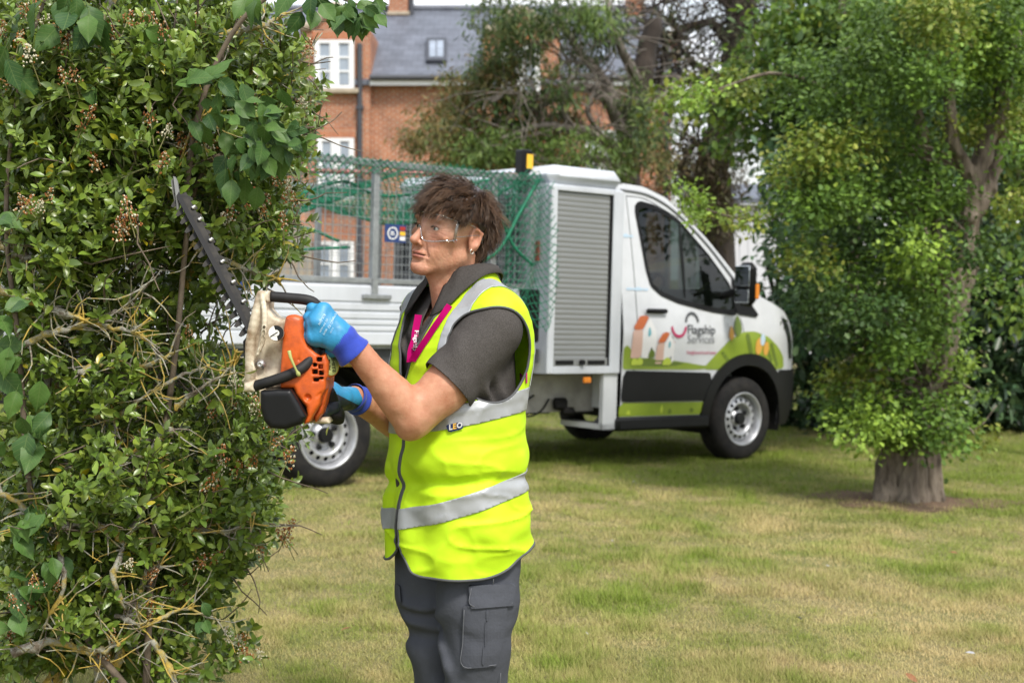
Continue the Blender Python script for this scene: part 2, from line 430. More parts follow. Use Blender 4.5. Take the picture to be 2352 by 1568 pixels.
def build_ground():
    xs = np.unique(np.concatenate([np.linspace(-400, -12, 14), np.arange(-12, 12.01, .3), np.linspace(12, 400, 14)]))
    ys = np.unique(np.concatenate([np.linspace(-60, 0, 8), np.arange(0, 24.01, .3), np.linspace(24, 700, 18)]))
    X, Y = np.meshgrid(xs, ys, indexing='ij'); I = np.arange(X.size).reshape(X.shape)
    V = np.stack([X.ravel(), Y.ravel(), gz(X.ravel(), Y.ravel())], 1)
    Q = np.stack([I[:-1, :-1], I[1:, :-1], I[1:, 1:], I[:-1, 1:]], -1).reshape(-1, 4)
    m = bpy.data.materials.new('lawn_soil'); m.use_nodes = True; nt = m.node_tree; L = nt.links; b = nt.nodes['Principled BSDF']; b.inputs['Roughness'].default_value = .95
    tcn = N(nt, 'ShaderNodeTexCoord'); n1 = N(nt, 'ShaderNodeTexNoise', Scale=.9, Detail=8, Roughness=.65); n2 = N(nt, 'ShaderNodeTexNoise', Scale=45, Detail=6, Roughness=.7)
    r1 = N(nt, 'ShaderNodeValToRGB'); r1.color_ramp.elements[0].position = .35; r1.color_ramp.elements[1].position = .62
    r1.color_ramp.elements[0].color = (.17, .21, .04, 1); r1.color_ramp.elements[1].color = (.36, .29, .14, 1)
    r2 = N(nt, 'ShaderNodeValToRGB'); r2.color_ramp.elements[0].position = .3; r2.color_ramp.elements[1].position = .7; r2.color_ramp.elements[0].color = (.35, .35, .35, 1)
    mm = N(nt, 'ShaderNodeMix', data_type='RGBA', blend_type='MULTIPLY'); mm.inputs['Factor'].default_value = 1
    for n in (n1, n2): L.new(tcn.outputs['Object'], n.inputs['Vector'])
    L.new(n1.outputs['Fac'], r1.inputs['Fac']); L.new(n2.outputs['Fac'], r2.inputs['Fac']); L.new(r1.outputs['Color'], mm.inputs['A']); L.new(r2.outputs['Color'], mm.inputs['B']); L.new(mm.outputs['Result'], b.inputs['Base Color'])
    bn = N(nt, 'ShaderNodeBump', Strength=.8, Distance=.02); L.new(n2.outputs['Fac'], bn.inputs['Height']); L.new(bn.outputs['Normal'], b.inputs['Normal'])
    tag(obj('ground', make_mesh('ground', V, Q), m), kind='structure')
build_ground()
GREEN, STRAW = np.array([.215, .290, .042]), np.array([.56, .45, .22])
def build_grass():
    n = 980000
    u = rng.random(n); y = 4.3 * (22 / 4.3) ** (u ** 1.1)
    x = (rng.random(n) * 2 - 1) * (y * .375 + .75)
    td = np.hypot(x - TREE[0], (y - TREE[1]) * 1.3)
    keep = rng.random(n) < np.clip((td - .25) / .55, .04, 1); x, y = x[keep], y[keep]; n = len(x)
    p = np.stack([x, y, 0 * x], 1); dry = np.clip(lawn_dry(x, y) + .22 * vnoise(p * 14 + 2) + rng.normal(0, .13, n), 0, 1)
    col = GREEN * (1 - dry[:, None]) + STRAW * dry[:, None]; col = np.clip(col * (1 + .10 * vnoise(p * 2.3 + 7)[:, None] + rng.normal(0, .13, (n, 1))), .02, .8)
    h = (.016 + .026 * rng.random(n)) * (1.15 - .5 * dry) * (1 + .9 * np.clip(vnoise(p * 4.3 + 4), -.3, 1)) * (1 + .6 * (rng.random(n) < .03)); w = (.0008 + .0009 * rng.random(n)) * (.55 + y * .11)
    a = rng.random(n) * 2 * PI; lean = .25 + rng.random(n) * 1.15; dx, dy = np.cos(a), np.sin(a); z = gz(x, y) - .002
    b0 = np.stack([x - dy * w, y + dx * w, z], 1); b1 = np.stack([x + dy * w, y - dx * w, z], 1); tip = np.stack([x + dx * h * lean, y + dy * h * lean, z + h * (1.05 - .4 * lean)], 1)
    V = np.stack([b0, b1, tip], 1).reshape(-1, 3); F = np.arange(3 * n).reshape(-1, 3)
    m = mat('grass_blade', (1, 1, 1), .65, attr='col', trans=.32, spec=.2)
    o = obj('grass', make_mesh('grass', V, F, False, np.repeat(col, 3, 0)), m); tag(o, 'short mown lawn grass with dry straw patches', 'grass', kind='stuff')
build_grass()
# ================================================================ truck
M_WHITE = mat('van_white_paint', (.62, .64, .67), .30, var=.13, vscale=3.5, detail=9, coat=.5, spec=.5)
M_ALU = mat('white_powder_coat', (.57, .60, .645), .38, var=.16, vscale=4, detail=9, stretch=(1, 1, .5), coat=.2)
M_GALV = mat('galvanised_steel', (.36, .38, .39), .45, .6, var=.25, vscale=25, bump=.05)
M_BLK = mat('black_plastic', (.0065, .0068, .0075), .5, spec=.28, var=.3, vscale=10, bump=.1, bscale=300, bdist=.001)
M_DARK = mat('dark_chassis', (.010, .0095, .009), .75, spec=.25, var=.5, vscale=9, bump=.3, bscale=30)
M_TYRE = mat('tyre_rubber', (.0095, .0095, .010), .8, spec=.25, col2=(.024, .022, .020), vscale=14)
M_RIM = mat('wheel_silver', (.48, .49, .51), .38, .55, var=.25, vscale=12)
M_RED = mat('red_marker', (.35, .03, .02), .4)
M_AMB = mat('amber_lens', (.7, .22, .02), .25)
M_YEL = mat('yellow_label', (.75, .45, .03), .5)
M_LIME = mat('lime_graphic', (.27, .36, .035), .35, col2=(.18, .26, .02), vscale=2.2)
M_LIME2 = mat('dark_lime_graphic', (.11, .165, .02), .35)
M_LIME3 = mat('pale_lime_graphic', (.45, .55, .06), .35)
M_ORG = mat('orange_graphic', (.50, .12, .03), .4)
M_PINK = mat('pale_pink_graphic', (.60, .40, .33), .4)
M_OFFW = mat('white_graphic', (.72, .72, .72), .4)
M_TEAL = mat('teal_graphic', (.12, .38, .45), .4)
M_GREY = mat('charcoal_graphic', (.07, .075, .08), .45)
M_LGREY = mat('grey_graphic', (.25, .26, .28), .45)
M_MAG = mat('magenta_graphic', (.45, .015, .10), .45)
M_AMBG = mat('amber_graphic', (.62, .33, .06), .45)
M_SKYB = mat('pale_blue_graphic', (.45, .58, .70), .4)
M_GLASS = glass('vehicle_glass', (.36, .43, .40), .05, .45)
TW = 2.0
truck = empty('flatbed_truck', TG, 'white cage tipper truck with roller shutter locker and green hill graphics parked on the lawn', 'truck')
truck.matrix_world = Matrix(((TF[0], -TN[0], TU[0], TG[0]), (TF[1], -TN[1], TU[1], TG[1]), (TF[2], -TN[2], TU[2], TG[2]), (0, 0, 0, 1)))
def tl(u, v, y=0.0):
    """truck coordinates (x forward, z up) of picture position (u, v) on its plane y"""
    d = RIGHT * (u - 1176) / FOC + UP * (784 - v) / FOC + FWD; o = TG - TN * y
    q = EYE + d * (((o - EYE) @ TN) / (d @ TN)) - TG; return float(q @ TF), float(q @ TU)
def part(mb, name, m, parent=None, **k): return mb.build(name, m, parent or truck, local=True, **k)
def side_y(x, z):
    x = np.asarray(x, float); z = np.asarray(z, float)
    return .15 * np.clip((z - 1.12) / 1.05, 0, 2) ** 1.25 + .20 * np.clip((x - 4.1) / .62, 0, 2) ** 2 + .035 * np.clip((.62 - z) / .4, 0, 1) ** 2 - .012 * np.exp(-((z - 1.0) / .12) ** 2)
def side_patch(name, poly, m, off, parent=None, res=.05, holes=(), far=False, th=.0):
    V, T = patch2d(poly, res, holes=holes); y = side_y(V[:, 0], V[:, 1]) - off
    W = np.stack([V[:, 0], (TW - y) if far else y, V[:, 1]], 1); F = T if far else T
    n = np.tile([0, 1.0 if far else -1.0, 0], (len(W), 1))
    if not far: T = T[:, ::1]
    if th:
        VV, FF = solid(W, T, n, th); me = make_mesh(name, VV, FF, False)
    else: me = make_mesh(name, W, T, True)
    return obj(name, me, m, parent or truck, local=True)
def circ(c, r, n=40, a0=0, a1=2 * PI): return [(c[0] + r * math.cos(t), c[1] + r * math.sin(t)) for t in np.linspace(a0, a1, n, endpoint=False)]
CAB = [(2.535, .32), (2.535, 2.10), (2.60, 2.165), (2.85, 2.155), (3.08, 2.085), (3.25, 1.975), (3.50, 1.79), (3.815, 1.505), (4.0, 1.37), (4.14, 1.315), (4.36, 1.225), (4.47, 1.11), (4.54, .95), (4.585, .80), (4.60, .66), (4.57, .45), (4.45, .29), (4.30, .28), (3.45, .29)]
CAB = [(x + max(0, x - 4.05) * .29, z) for x, z in CAB]
FW = (3.941, .340); ARCH = circ(FW, .44)
WIN = [(2.755, 1.995), (2.82, 2.012), (2.95, 1.995), (3.08, 1.95), (3.21, 1.895), (3.5, 1.655), (3.70, 1.455), (3.785, 1.30), (3.79, 1.215), (3.74, 1.205), (3.5, 1.225), (3.13, 1.283), (2.95, 1.335), (2.85, 1.40), (2.81, 1.52), (2.745, 1.93)]
def build_cab():
    for far in (False, True):
        V, T = patch2d(CAB, .05, holes=(ARCH, WIN)); y = side_y(V[:, 0], V[:, 1])
        W = np.stack([V[:, 0], (TW - y) if far else y, V[:, 1]], 1)
        side = obj('cab_side', make_mesh('cab_side', W, T), M_WHITE, truck, local=True)
        g = [(x + (3.2 - x) * .006, z) for x, z in WIN]
        side_patch('side_window', g, M_GLASS, .002, side, far=far)
        # rubber seal and quarter-light bar
        V, T = patch2d([(x + (3.25 - x) * -.035, z + (z - 1.6) * .07) for x, z in WIN], .04, holes=([(x + (3.25 - x) * .03, z - (z - 1.6) * .05) for x, z in WIN],))
        yy = side_y(V[:, 0], V[:, 1]) - .006; obj('window_seal', make_mesh('seal', np.stack([V[:, 0], (TW - yy) if far else yy, V[:, 1]], 1), T), M_BLK, side, local=True)
        side_patch('window_bar', [(3.165, 1.915), (3.20, 1.90), (3.235, 1.265), (3.20, 1.27)], M_BLK, .008, side, far=far)
    # top strip: roof, windscreen frame, bonnet, front
    prof = [p for p in CAB[1:16]]
    def strip(i0, i1, t0, t1, name, m, off=0.0):
        pr = smooth_path(prof[i0:i1 + 1], 4) if i1 - i0 > 1 else np.array(prof[i0:i1 + 1]); ts = np.linspace(t0, t1, 13); V = []
        for x, z in pr:
            y0 = float(side_y(x, z))
            for t in ts:
                bul = 1 - (2 * t - 1) ** 2
                V.append((x + .30 * bul * float(sstep(3.0, 4.5, x)), y0 + (TW - 2 * y0) * t, z + .03 * bul + off))
        k = len(ts); F = [(i * k + j, (i + 1) * k + j, (i + 1) * k + j + 1, i * k + j + 1) for i in range(len(pr) - 1) for j in range(k - 1)]
        return obj(name, make_mesh(name, V, F), m, truck, local=True)
    strip(0, 4, 0, 1, 'cab_roof', M_WHITE)
    for a, b in ((0, .05), (.95, 1)): strip(4, 7, a, b, 'windscreen_pillar', M_WHITE)
    strip(4, 7, .05, .95, 'windscreen', M_GLASS)
    strip(7, 14, 0, 1, 'bonnet', M_WHITE)
    r = MB().box((2.50, .14, .45), (2.53, TW - .14, 2.06)); part(r, 'cab_rear_wall', M_WHITE)
    # rain channel along the roof and pillar
    mb = MB(); pts = np.array([(x, float(side_y(x, z)) - .008, z) for x, z in smooth_path([(2.60, 2.115), (2.85, 2.10), (3.06, 2.035), (3.25, 1.925), (3.5, 1.735), (3.8, 1.45)], 5)]); mb.tube(pts, .009, 6); part(mb, 'rain_gutter', M_LGREY)
    # interior
    part(MB().box((2.56, .12, .38), (3.9, TW - .12, .46)), 'cab_floor', M_BLK)
    part(MB().box((3.52, .17, .75), (4.02, TW - .17, 1.16), .06), 'dashboard', M_BLK, autosmooth=40)
    part(MB().box((3.40, .25, 1.10), (3.62, .75, 1.22), .04), 'instrument_hood', M_BLK, autosmooth=40)
    part(MB().box((2.60, .16, 1.98), (3.1, TW - .16, 2.03)), 'headliner', M_DARK)
    for y0 in (.30, 1.15):
        part(MB().box((2.70, y0, .62), (3.15, y0 + .5, .80), .05).box((2.62, y0 + .02, .78), (2.76, y0 + .48, 1.40), .05).box((2.62, y0 + .12, 1.42), (2.72, y0 + .38, 1.60), .04), 'seat', M_DARK, autosmooth=40)
    c = np.array([3.20, .47, 1.36]); ax = np.array([-.75, 0, .66]); u = np.array([0, 1.0, 0]); w = np.cross(ax, u)
    ring = [c + .185 * (math.cos(t) * u + math.sin(t) * w) for t in np.linspace(0, 2 * PI, 33)]
    mb = MB().tube(ring, .017, 8, False); mb.tube([c + .18 * u, c, c - .18 * u], .022, 6); mb.tube([c, c - .18 * w], .022, 6); mb.tube([c, c - ax * .3], .03, 6); part(mb, 'steering_wheel', M_BLK, smooth=True)
    cup = MB().lathe([(.028, 0), (.038, .10), (.040, .105), (.036, .105), (.03, .01)], 20, ((3.66, .36, 1.163), (0, 0, 1), (1, 0, 0))); cp = part(cup, 'paper_cup', M_TEAL, smooth=False)
    # black lower cladding, sill, graphics
    side_patch('side_moulding', [(2.56, .745), (3.49, .722), (3.515, .62), (3.45, .50), (2.545, .505), (2.535, .56)], M_BLK, .014, th=.012)
    side_patch('sill_graphic', [(2.525, .500), (3.44, .492), (3.44, .392), (2.515, .395)], M_LIME, .006)
    for x, w, h, m in ((2.62, .10, .05, M_LIME3), (2.97, .055, .085, M_LIME3), (3.06, .09, .05, M_LIME2), (3.30, .07, .06, M_LIME2)):
        z = .40; side_patch('grass_tuft_graphic', [(x, z), (x - w * .6, z + h * .8), (x - w * .25, z + h * .5), (x, z + h), (x + w * .25, z + h * .5), (x + w * .6, z + h * .8)], m, .0085, res=.02)
    part(MB().box((2.50, -.022, .285), (3.50, .16, .388), .02), 'side_step', M_BLK, autosmooth=40)
    # wheel arch and bumper
    V, T = patch2d(circ(FW, .535, 60), .03, holes=(circ(FW, .44, 60),), extra=(lambda p: p[:, 1] - .29,))
    y = side_y(V[:, 0], V[:, 1]) - .018; W = np.stack([V[:, 0], y, V[:, 1]], 1); VV, FF = solid(W, T, np.tile([0, -1.0, 0], (len(W), 1)), .05); obj('wheel_arch_trim', make_mesh('arch', VV, FF, False), M_BLK, truck, local=True)
    bm = [(4.30, .74), (4.77, .73), (4.785, .64), (4.745, .44), (4.60, .275), (4.30, .27)]
    side_patch('bumper_corner', bm, M_BLK, .016, holes=(circ(FW, .49, 40),))
    pr = [(4.77, .73), (4.785, .64), (4.745, .44), (4.60, .275)]; V = []
    ts = np.linspace(0, 1, 15)
    for x, z in pr:
        y0 = float(side_y(x, z)) - .016
        for t in ts: V.append((x + .32 * (1 - (2 * t - 1) ** 2), y0 + (TW - 2 * y0) * t, z))
    k = 15; obj('front_bumper', make_mesh('fb', V, [(i * k + j, (i + 1) * k + j, (i + 1) * k + j + 1, i * k + j + 1) for i in range(3) for j in range(k - 1)]), M_BLK, truck, local=True)
    inner = MB(); th = np.linspace(-.25, PI + .25, 24)
    V = [(FW[0] + .445 * math.cos(t), yy, FW[1] + .445 * math.sin(t)) for t in th for yy in (.03, .45)]
    inner.add(V, [(2 * i, 2 * i + 1, 2 * i + 3, 2 * i + 2) for i in range(23)]); part(inner, 'wheel_well', M_DARK)
    part(MB().box((2.55, .5, .40), (4.5, 1.5, .62)), 'engine_undertray', M_DARK)
    # headlamp
    side_patch('headlamp', [(4.36, 1.20), (4.50, 1.125), (4.62, .95), (4.665, .82), (4.58, .83), (4.50, 1.0), (4.42, 1.11)], mat('headlamp_dark', (.03, .032, .035), .1, coat=1), .01, res=.02)
    # bonnet-side black triangle under mirror
    side_patch('mirror_sail', [(3.74, 1.51), (3.815, 1.46), (3.94, 1.30), (4.07, 1.165), (3.80, 1.19), (3.76, 1.25)], M_BLK, .012, res=.03)
    # panel gaps
    def gap(pts, r=.004): part(MB().tube([(x, float(side_y(x, z)) + .0005, z) for x, z in smooth_path(pts, 6)], r, 5), 'panel_gap', M_GREY)
    gap([(2.655, 2.07), (2.672, 1.5), (2.68, 1.1), (2.665, .75), (2.63, .42)]); gap([(3.83, 1.17), (3.87, 1.05), (3.885, .92)])
    gap([(2.655, 2.07), (2.85, 2.06), (3.05, 1.99), (3.2, 1.93)])
    # door handle
    hx, hz = tl(1505, 714); part(MB().box((hx - .115, -.038, hz - .018), (hx + .115, -.005, hz + .018), .015), 'door_handle', M_BLK, autosmooth=40)
    lx, lz = tl(1509, 768); part(MB().lathe([(.026, 0), (.024, .012), (.004, .012)], 20, ((lx + .14, -.004, .985), (0, -1, 0), (1, 0, 0))), 'fuel_lock', M_BLK)
    # mirror
    mx0, mz0 = tl(1716, 640, -.22)
    mir = part(MB().box((mx0 - .05, -.31, mz0 - .22), (mx0 + .06, -.12, mz0 + .13), .055), 'wing_mirror', M_BLK, autosmooth=50)
    part(MB().box((mx0 - .058, -.295, mz0 - .06), (mx0 - .051, -.14, mz0 + .10), .003), 'mirror_glass', mat('mirror_silver', (.75, .8, .82), .03, 1), mir)
    part(MB().box((mx0 - .058, -.29, mz0 - .19), (mx0 - .051, -.145, mz0 - .085), .003), 'mirror_glass', MATS['mirror_silver'], mir)
    part(MB().box((mx0 + .0, -.322, mz0 - .16), (mx0 + .04, -.305, mz0 - .04), .01), 'indicator', M_AMB, mir)
    part(MB().tube([(mx0, -.12, mz0 - .1), (mx0 - .02, .02, mz0 - .14)], .03, 8), 'mirror_arm', M_BLK, mir)
    # graphics on the door
    hill = [(2.545, .945), (2.60, .925), (2.66, .845), (2.80, .835), (3.0, .825), (3.25, .80), (3.44, .775), (3.55, .865), (3.70, .985), (3.86, 1.05), (4.0, 1.055), (4.17, 1.01), (4.32, .93), (4.43, .85), (4.46, .75), (4.30, .74), (2.545, .752)]
    side_patch('hill_graphic', hill, M_LIME, .004, holes=(circ(FW, .50, 50),), res=.03)
    side_patch('hill_graphic', [(2.66, .842), (3.0, .822), (3.44, .772), (3.40, .757), (2.66, .78)], M_LIME2, .0065)
    for a, b in (((3.60, .91), (3.72, .80)), ((4.08, 1.035), (4.24, .80)), ((3.90, 1.05), (3.97, .86)), ((4.20, .975), (4.33, .76))):
        w = .025; side_patch('hill_graphic', [(a[0] - w, a[1] - .01), (a[0] + w, a[1] - .01), (b[0] + w, b[1]), (b[0] - w, b[1])], M_LIME2, .0065, res=.03)
    def house(x, z, s):
        side_patch('house_wall_graphic', [(x, z), (x + .16 * s, z), (x + .16 * s, z + .30 * s), (x + .02 * s, z + .30 * s)], M_PINK, .0065, res=.03)
        side_patch('house_front_graphic', [(x + .16 * s, z), (x + .36 * s, z), (x + .36 * s, z + .29 * s), (x + .27 * s, z + .43 * s), (x + .16 * s, z + .28 * s)], M_OFFW, .0065, res=.03)
        side_patch('house_roof_graphic', [(x + .01 * s, z + .30 * s), (x + .13 * s, z + .45 * s), (x + .27 * s, z + .45 * s), (x + .155 * s, z + .30 * s)], M_ORG, .0085, res=.03)
        side_patch('house_eave_graphic', [(x + .265 * s, z + .45 * s), (x + .285 * s, z + .43 * s), (x + .38 * s, z + .28 * s), (x + .36 * s, z + .27 * s)], M_ORG, .0085, res=.03)
        side_patch('house_window_graphic', [(x + .235 * s, z + .23 * s), (x + .285 * s, z + .23 * s), (x + .275 * s, z + .31 * s), (x + .26 * s, z + .33 * s), (x + .24 * s, z + .30 * s)], M_TEAL, .0085, res=.02)
        side_patch('house_door_graphic', [(x + .27 * s, z), (x + .31 * s, z), (x + .315 * s, z + .12 * s), (x + .285 * s, z + .11 * s)], M_GREY, .0085, res=.02)
    x, z = tl(1446, 822); house(x, z, .72); x2, z2 = tl(1503, 836); house(x2, z2, .55)
    for (u, v, w, h, m) in ((1455, 838, .035, .055, M_LIME3), (1467, 838, .035, .06, M_LIME3), (1530, 838, .05, .06, M_LIME3), (1494, 822, .035, .07, M_LIME2)):
        a, b = tl(u, v); side_patch('shrub_graphic', [(a - w, b), (a - w * .9, b + h * .6), (a - w * .3, b + h), (a + w * .3, b + h * .95), (a + w * .9, b + h * .6), (a + w, b)], m, .0105, res=.02)
    for (u, v, w, h, m) in ((1691, 776, .05, .20, M_LIME2), (1676, 783, .032, .13, M_AMBG)):
        a, b = tl(u, v); side_patch('tree_graphic', [(a, b), (a - w, b + h * .3), (a - w * .8, b + h * .6), (a, b + h), (a + w * .8, b + h * .6), (a + w, b + h * .3)], m, .0085, res=.02)
        side_patch('tree_graphic', [(a - .006, b - .05), (a + .006, b - .05), (a + .006, b + .06), (a - .006, b + .06)], M_GREY, .0105, res=.02)
    for u, v, r, m in ((1740, 795, .07, M_AMBG), (1757, 800, .06, M_AMBG), (1748, 780, .05, M_SKYB)):
        a, b = tl(u, v); side_patch('bloom_graphic', [(a + r * .6 * math.cos(t), b + r * math.sin(t)) for t in np.linspace(0, 2 * PI, 14, endpoint=False)], m, .0085 + .001 * (m is M_SKYB), res=.02)
    for u, v, w in ((1452, 541, .10), (1468, 664, .14)):
        a, b = tl(u, v); side_patch('cloud_graphic', [(a - w, b - .012), (a + w, b - .012), (a + w * .8, b + .012), (a + w * .45, b + .006), (a + w * .1, b + .02), (a - w * .3, b + .006), (a - w * .7, b + .012)], M_SKYB, .004, res=.02)
    # two arcs of the logo
    def arc(u, v, r, a0, a1, m):
        a, b = tl(u, v); w = .022; ts = np.linspace(a0, a1, 18)
        side_patch('logo_arc', [(a + (r + w / 2) * math.cos(t), b + (r + w / 2) * math.sin(t) * 1.05) for t in ts] + [(a + (r - w / 2) * math.cos(t), b + (r - w / 2) * math.sin(t) * 1.05) for t in ts[::-1]], m, .006, res=.012)
    arc(1557, 749, .075, PI * 1.0, 2 * PI, M_MAG); arc(1588, 740, .068, 0, PI, M_GREY)
    def txt(s, u, v, size, m, sx=1.0, bold=0):
        a, b = tl(u, v); V, F = text_mesh(s, size, bold=bold); x = a + V[:, 0] * sx; z = b + V[:, 1]
        obj('lettering', make_mesh('lettering', np.stack([x, side_y(x, z) - .006, z], 1), F, False), m, truck, local=True)
    txt('Flagship', 1575, 766, .102, M_GREY, 1.0, .001); txt('Services', 1575, 787, .095, M_LGREY, 1.0); txt('Neighbourhood team', 1575, 813, .042, M_MAG, .92)
build_cab()
def wheel(x, y, z, side):
    """one road wheel, side -1 shows its face to the right of the truck"""
    R = .345
    prof = [(.205, .02), (.215, .0), (.24, -.008), (.285, -.006), (.32, .006), (.338, .03), (R, .055), (R, .075), (R - .008, .078), (R - .008, .084), (R, .087), (R, .118), (R - .008, .121), (R - .008, .127), (R, .13), (R, .16), (.335, .185), (.28, .215), (.215, .21), (.205, .19)]
    fr = ((x, y, z), (0, -side, 0), (1, 0, 0)); t = part(MB().lathe(prof, 56, fr, True), 'wheel', M_TYRE, autosmooth=35)
    rim = [(.222, .002), (.215, -.006), (.203, .0), (.196, .03), (.188, .05), (.196, .10), (.196, .19), (.222, .205)]
    part(MB().lathe(rim + rim[::-1][1:-1] if False else rim, 48, fr), 'rim', M_RIM, t, autosmooth=40) if False else None
    V = []; F = []; n = 48
    for r, h in rim:
        for j in range(n):
            a = 2 * PI * j / n; V.append((x + r * math.cos(a), y - side * h, z + r * math.sin(a)))
    for i in range(len(rim) - 1):
        for j in range(n): F.append((i * n + j, i * n + (j + 1) % n, (i + 1) * n + (j + 1) % n, (i + 1) * n + j))
    o = obj('rim', make_mesh('rim', V, F), M_RIM, t, local=True)
    # disc with round holes
    holes = [circ((.152 * math.cos(a), .152 * math.sin(a)), .0155, 12) for a in np.arange(16) * PI / 8]
    V, T = patch2d(circ((0, 0), .19, 64), .012, holes=holes)
    r = np.hypot(V[:, 0], V[:, 1]); h = np.interp(r, [0, .055, .075, .095, .118, .13, .175, .19], [.055, .055, .075, .08, .03, .024, .040, .055])
    obj('wheel_disc', make_mesh('disc', np.stack([x + V[:, 0], y - side * h, z + V[:, 1]], 1), T), M_RIM, t, local=True)
    part(MB().lathe([(.19, .12), (.18, .12), (.001, .12)], 32, fr), 'brake_drum', M_DARK, t)
    part(MB().lathe([(.05, .06), (.05, .028), (.042, .018), (.001, .016)], 24, fr), 'hub_cap', M_BLK, t, autosmooth=40)
    for k in range(5):
        a = k * 2 * PI / 5 + .5; part(MB().lathe([(.016, .07), (.015, .045), (.001, .043)], 8, ((x + .085 * math.cos(a), y, z + .085 * math.sin(a)), (0, -side, 0), (1, 0, 0))), 'wheel_nut', M_BLK, t)
ry = .02
for x, y, s in ((0, ry, -1), (FW[0], ry + .01, -1)): wheel(x, y, .338, -1 * -1 if False else -1)
for x in (0, FW[0]):
    part(MB().lathe([(.205, .02), (.215, .0), (.285, -.006), (.338, .03), (.345, .06), (.345, .16), (.335, .185), (.28, .215), (.205, .19)], 40, ((x, TW - .22, .338), (0, 1, 0), (1, 0, 0)), True), 'wheel', M_TYRE, smooth=True)
def build_locker():
    x0, x1, z0, z1 = 1.80, 2.515, .722, 2.235
    part(MB().box((x0 + .004, .03, z0), (x1, TW - .03, 2.10)), 'locker_body', M_ALU)
    part(MB().box((x0 - .006, -.012, 2.085), (x1 + .004, TW + .01, z1), .075), 'locker_roof', M_ALU, autosmooth=60)
    for a, b, c, d in ((x0, x0 + .06, z0, 2.085), (x1 - .105, x1, z0, 2.085)): part(MB().box((a, -.006, c), (b, .032, d), .006), 'locker_post', M_ALU)
    part(MB().box((x0 + .06, -.004, z0), (x1 - .105, .032, z0 + .055), .004), 'locker_sill', M_ALU)
    part(MB().box((x0 + .06, -.004, 2.05), (x1 - .105, .032, 2.085), .004), 'locker_header', M_ALU)
    part(MB().box((x1 - .125, .005, z0 + .055), (x1 - .105, .034, 2.05)), 'shutter_channel', M_BLK)
    ms = mat('shutter_aluminium', (.30, .31, .31), .4, .35, var=.15, vscale=3, stretch=(.5, .5, 6))
    n = 34; zz = np.linspace(z0 + .055, 2.05, n + 1); sh = (zz[1] - zz[0])
    V = []; xa, xb = x0 + .062, x1 - .127
    for i in range(7):
        t = i / 6; V += [(xa, .020 - .0035 * math.sin(PI * t) ** .7, t * sh * .99), (xb, .020 - .0035 * math.sin(PI * t) ** .7, t * sh * .99)]
    me = make_mesh('shutter_slat', V, [(2 * i, 2 * i + 1, 2 * i + 3, 2 * i + 2) for i in range(6)])
    sh_root = part(MB().box((xa, .021, z0 + .055), (xb, .027, 2.05)), 'roller_shutter', ms)
    for z in zz[:-1]:
        o = obj('shutter_slat', me, ms, sh_root, local=True); o.location = (0, 0, z)
    part(MB().box((xa, .002, z0 + .057), (xb, .018, z0 + .115)), 'shutter_bar', ms)
    for a in (.02, .33): part(MB().box((xa + a, -.004, z0 + .068), (xa + a + .17, .001, z0 + .10)), 'shutter_grip', M_BLK)
    part(MB().lathe([(.02, 0), (.02, .03), (.001, .03)], 12, ((xa + .265, 0, z0 + .085), (0, -1, 0), (1, 0, 0))), 'shutter_lock', M_BLK)
    part(MB().box((x0 - .012, .12, 1.54), (x0 + .002, .17, 1.68)), 'side_marker', M_RED)
    part(MB().box((x1 - .14, .02, .30), (x1 - .0, .06, .722)).box((x1 - .14, .02, .30), (x1, .5, .34)), 'cab_corner_panel', M_WHITE)
    part(MB().box((1.0, .28, .42), (x1, .36, .70)), 'chassis_rail', mat('primer_rail', (.36, .35, .32), .6, var=.35, vscale=6, bump=.2))
    part(MB().box((1.0, TW - .36, .42), (x1, TW - .28, .70)), 'chassis_rail', MATS['primer_rail'])
    part(MB().box((1.9, .36, .40), (2.2, .8, .60), .03), 'battery_box', M_DARK)
    a, b = tl(1347, 872, .02); part(MB().box((a - .035, .0, b - .025), (a + .035, .03, b + .02), .008), 'amber_marker', M_AMB)
    mb = MB().tube(smooth_path([(2.05, .26, .52), (1.95, .24, .43), (1.82, .24, .40), (1.78, .26, .48), (1.9, .26, .55)], 6), .008, 6); part(mb, 'hanging_cable', M_BLK, smooth=True)
    part(MB().box((2.08, .20, .44), (2.2, .27, .53), .02).box((2.15, .18, .40), (2.26, .26, .46), .02), 'valve_block', M_DARK)
build_locker()
BX0, BX1 = -1.45, 1.47
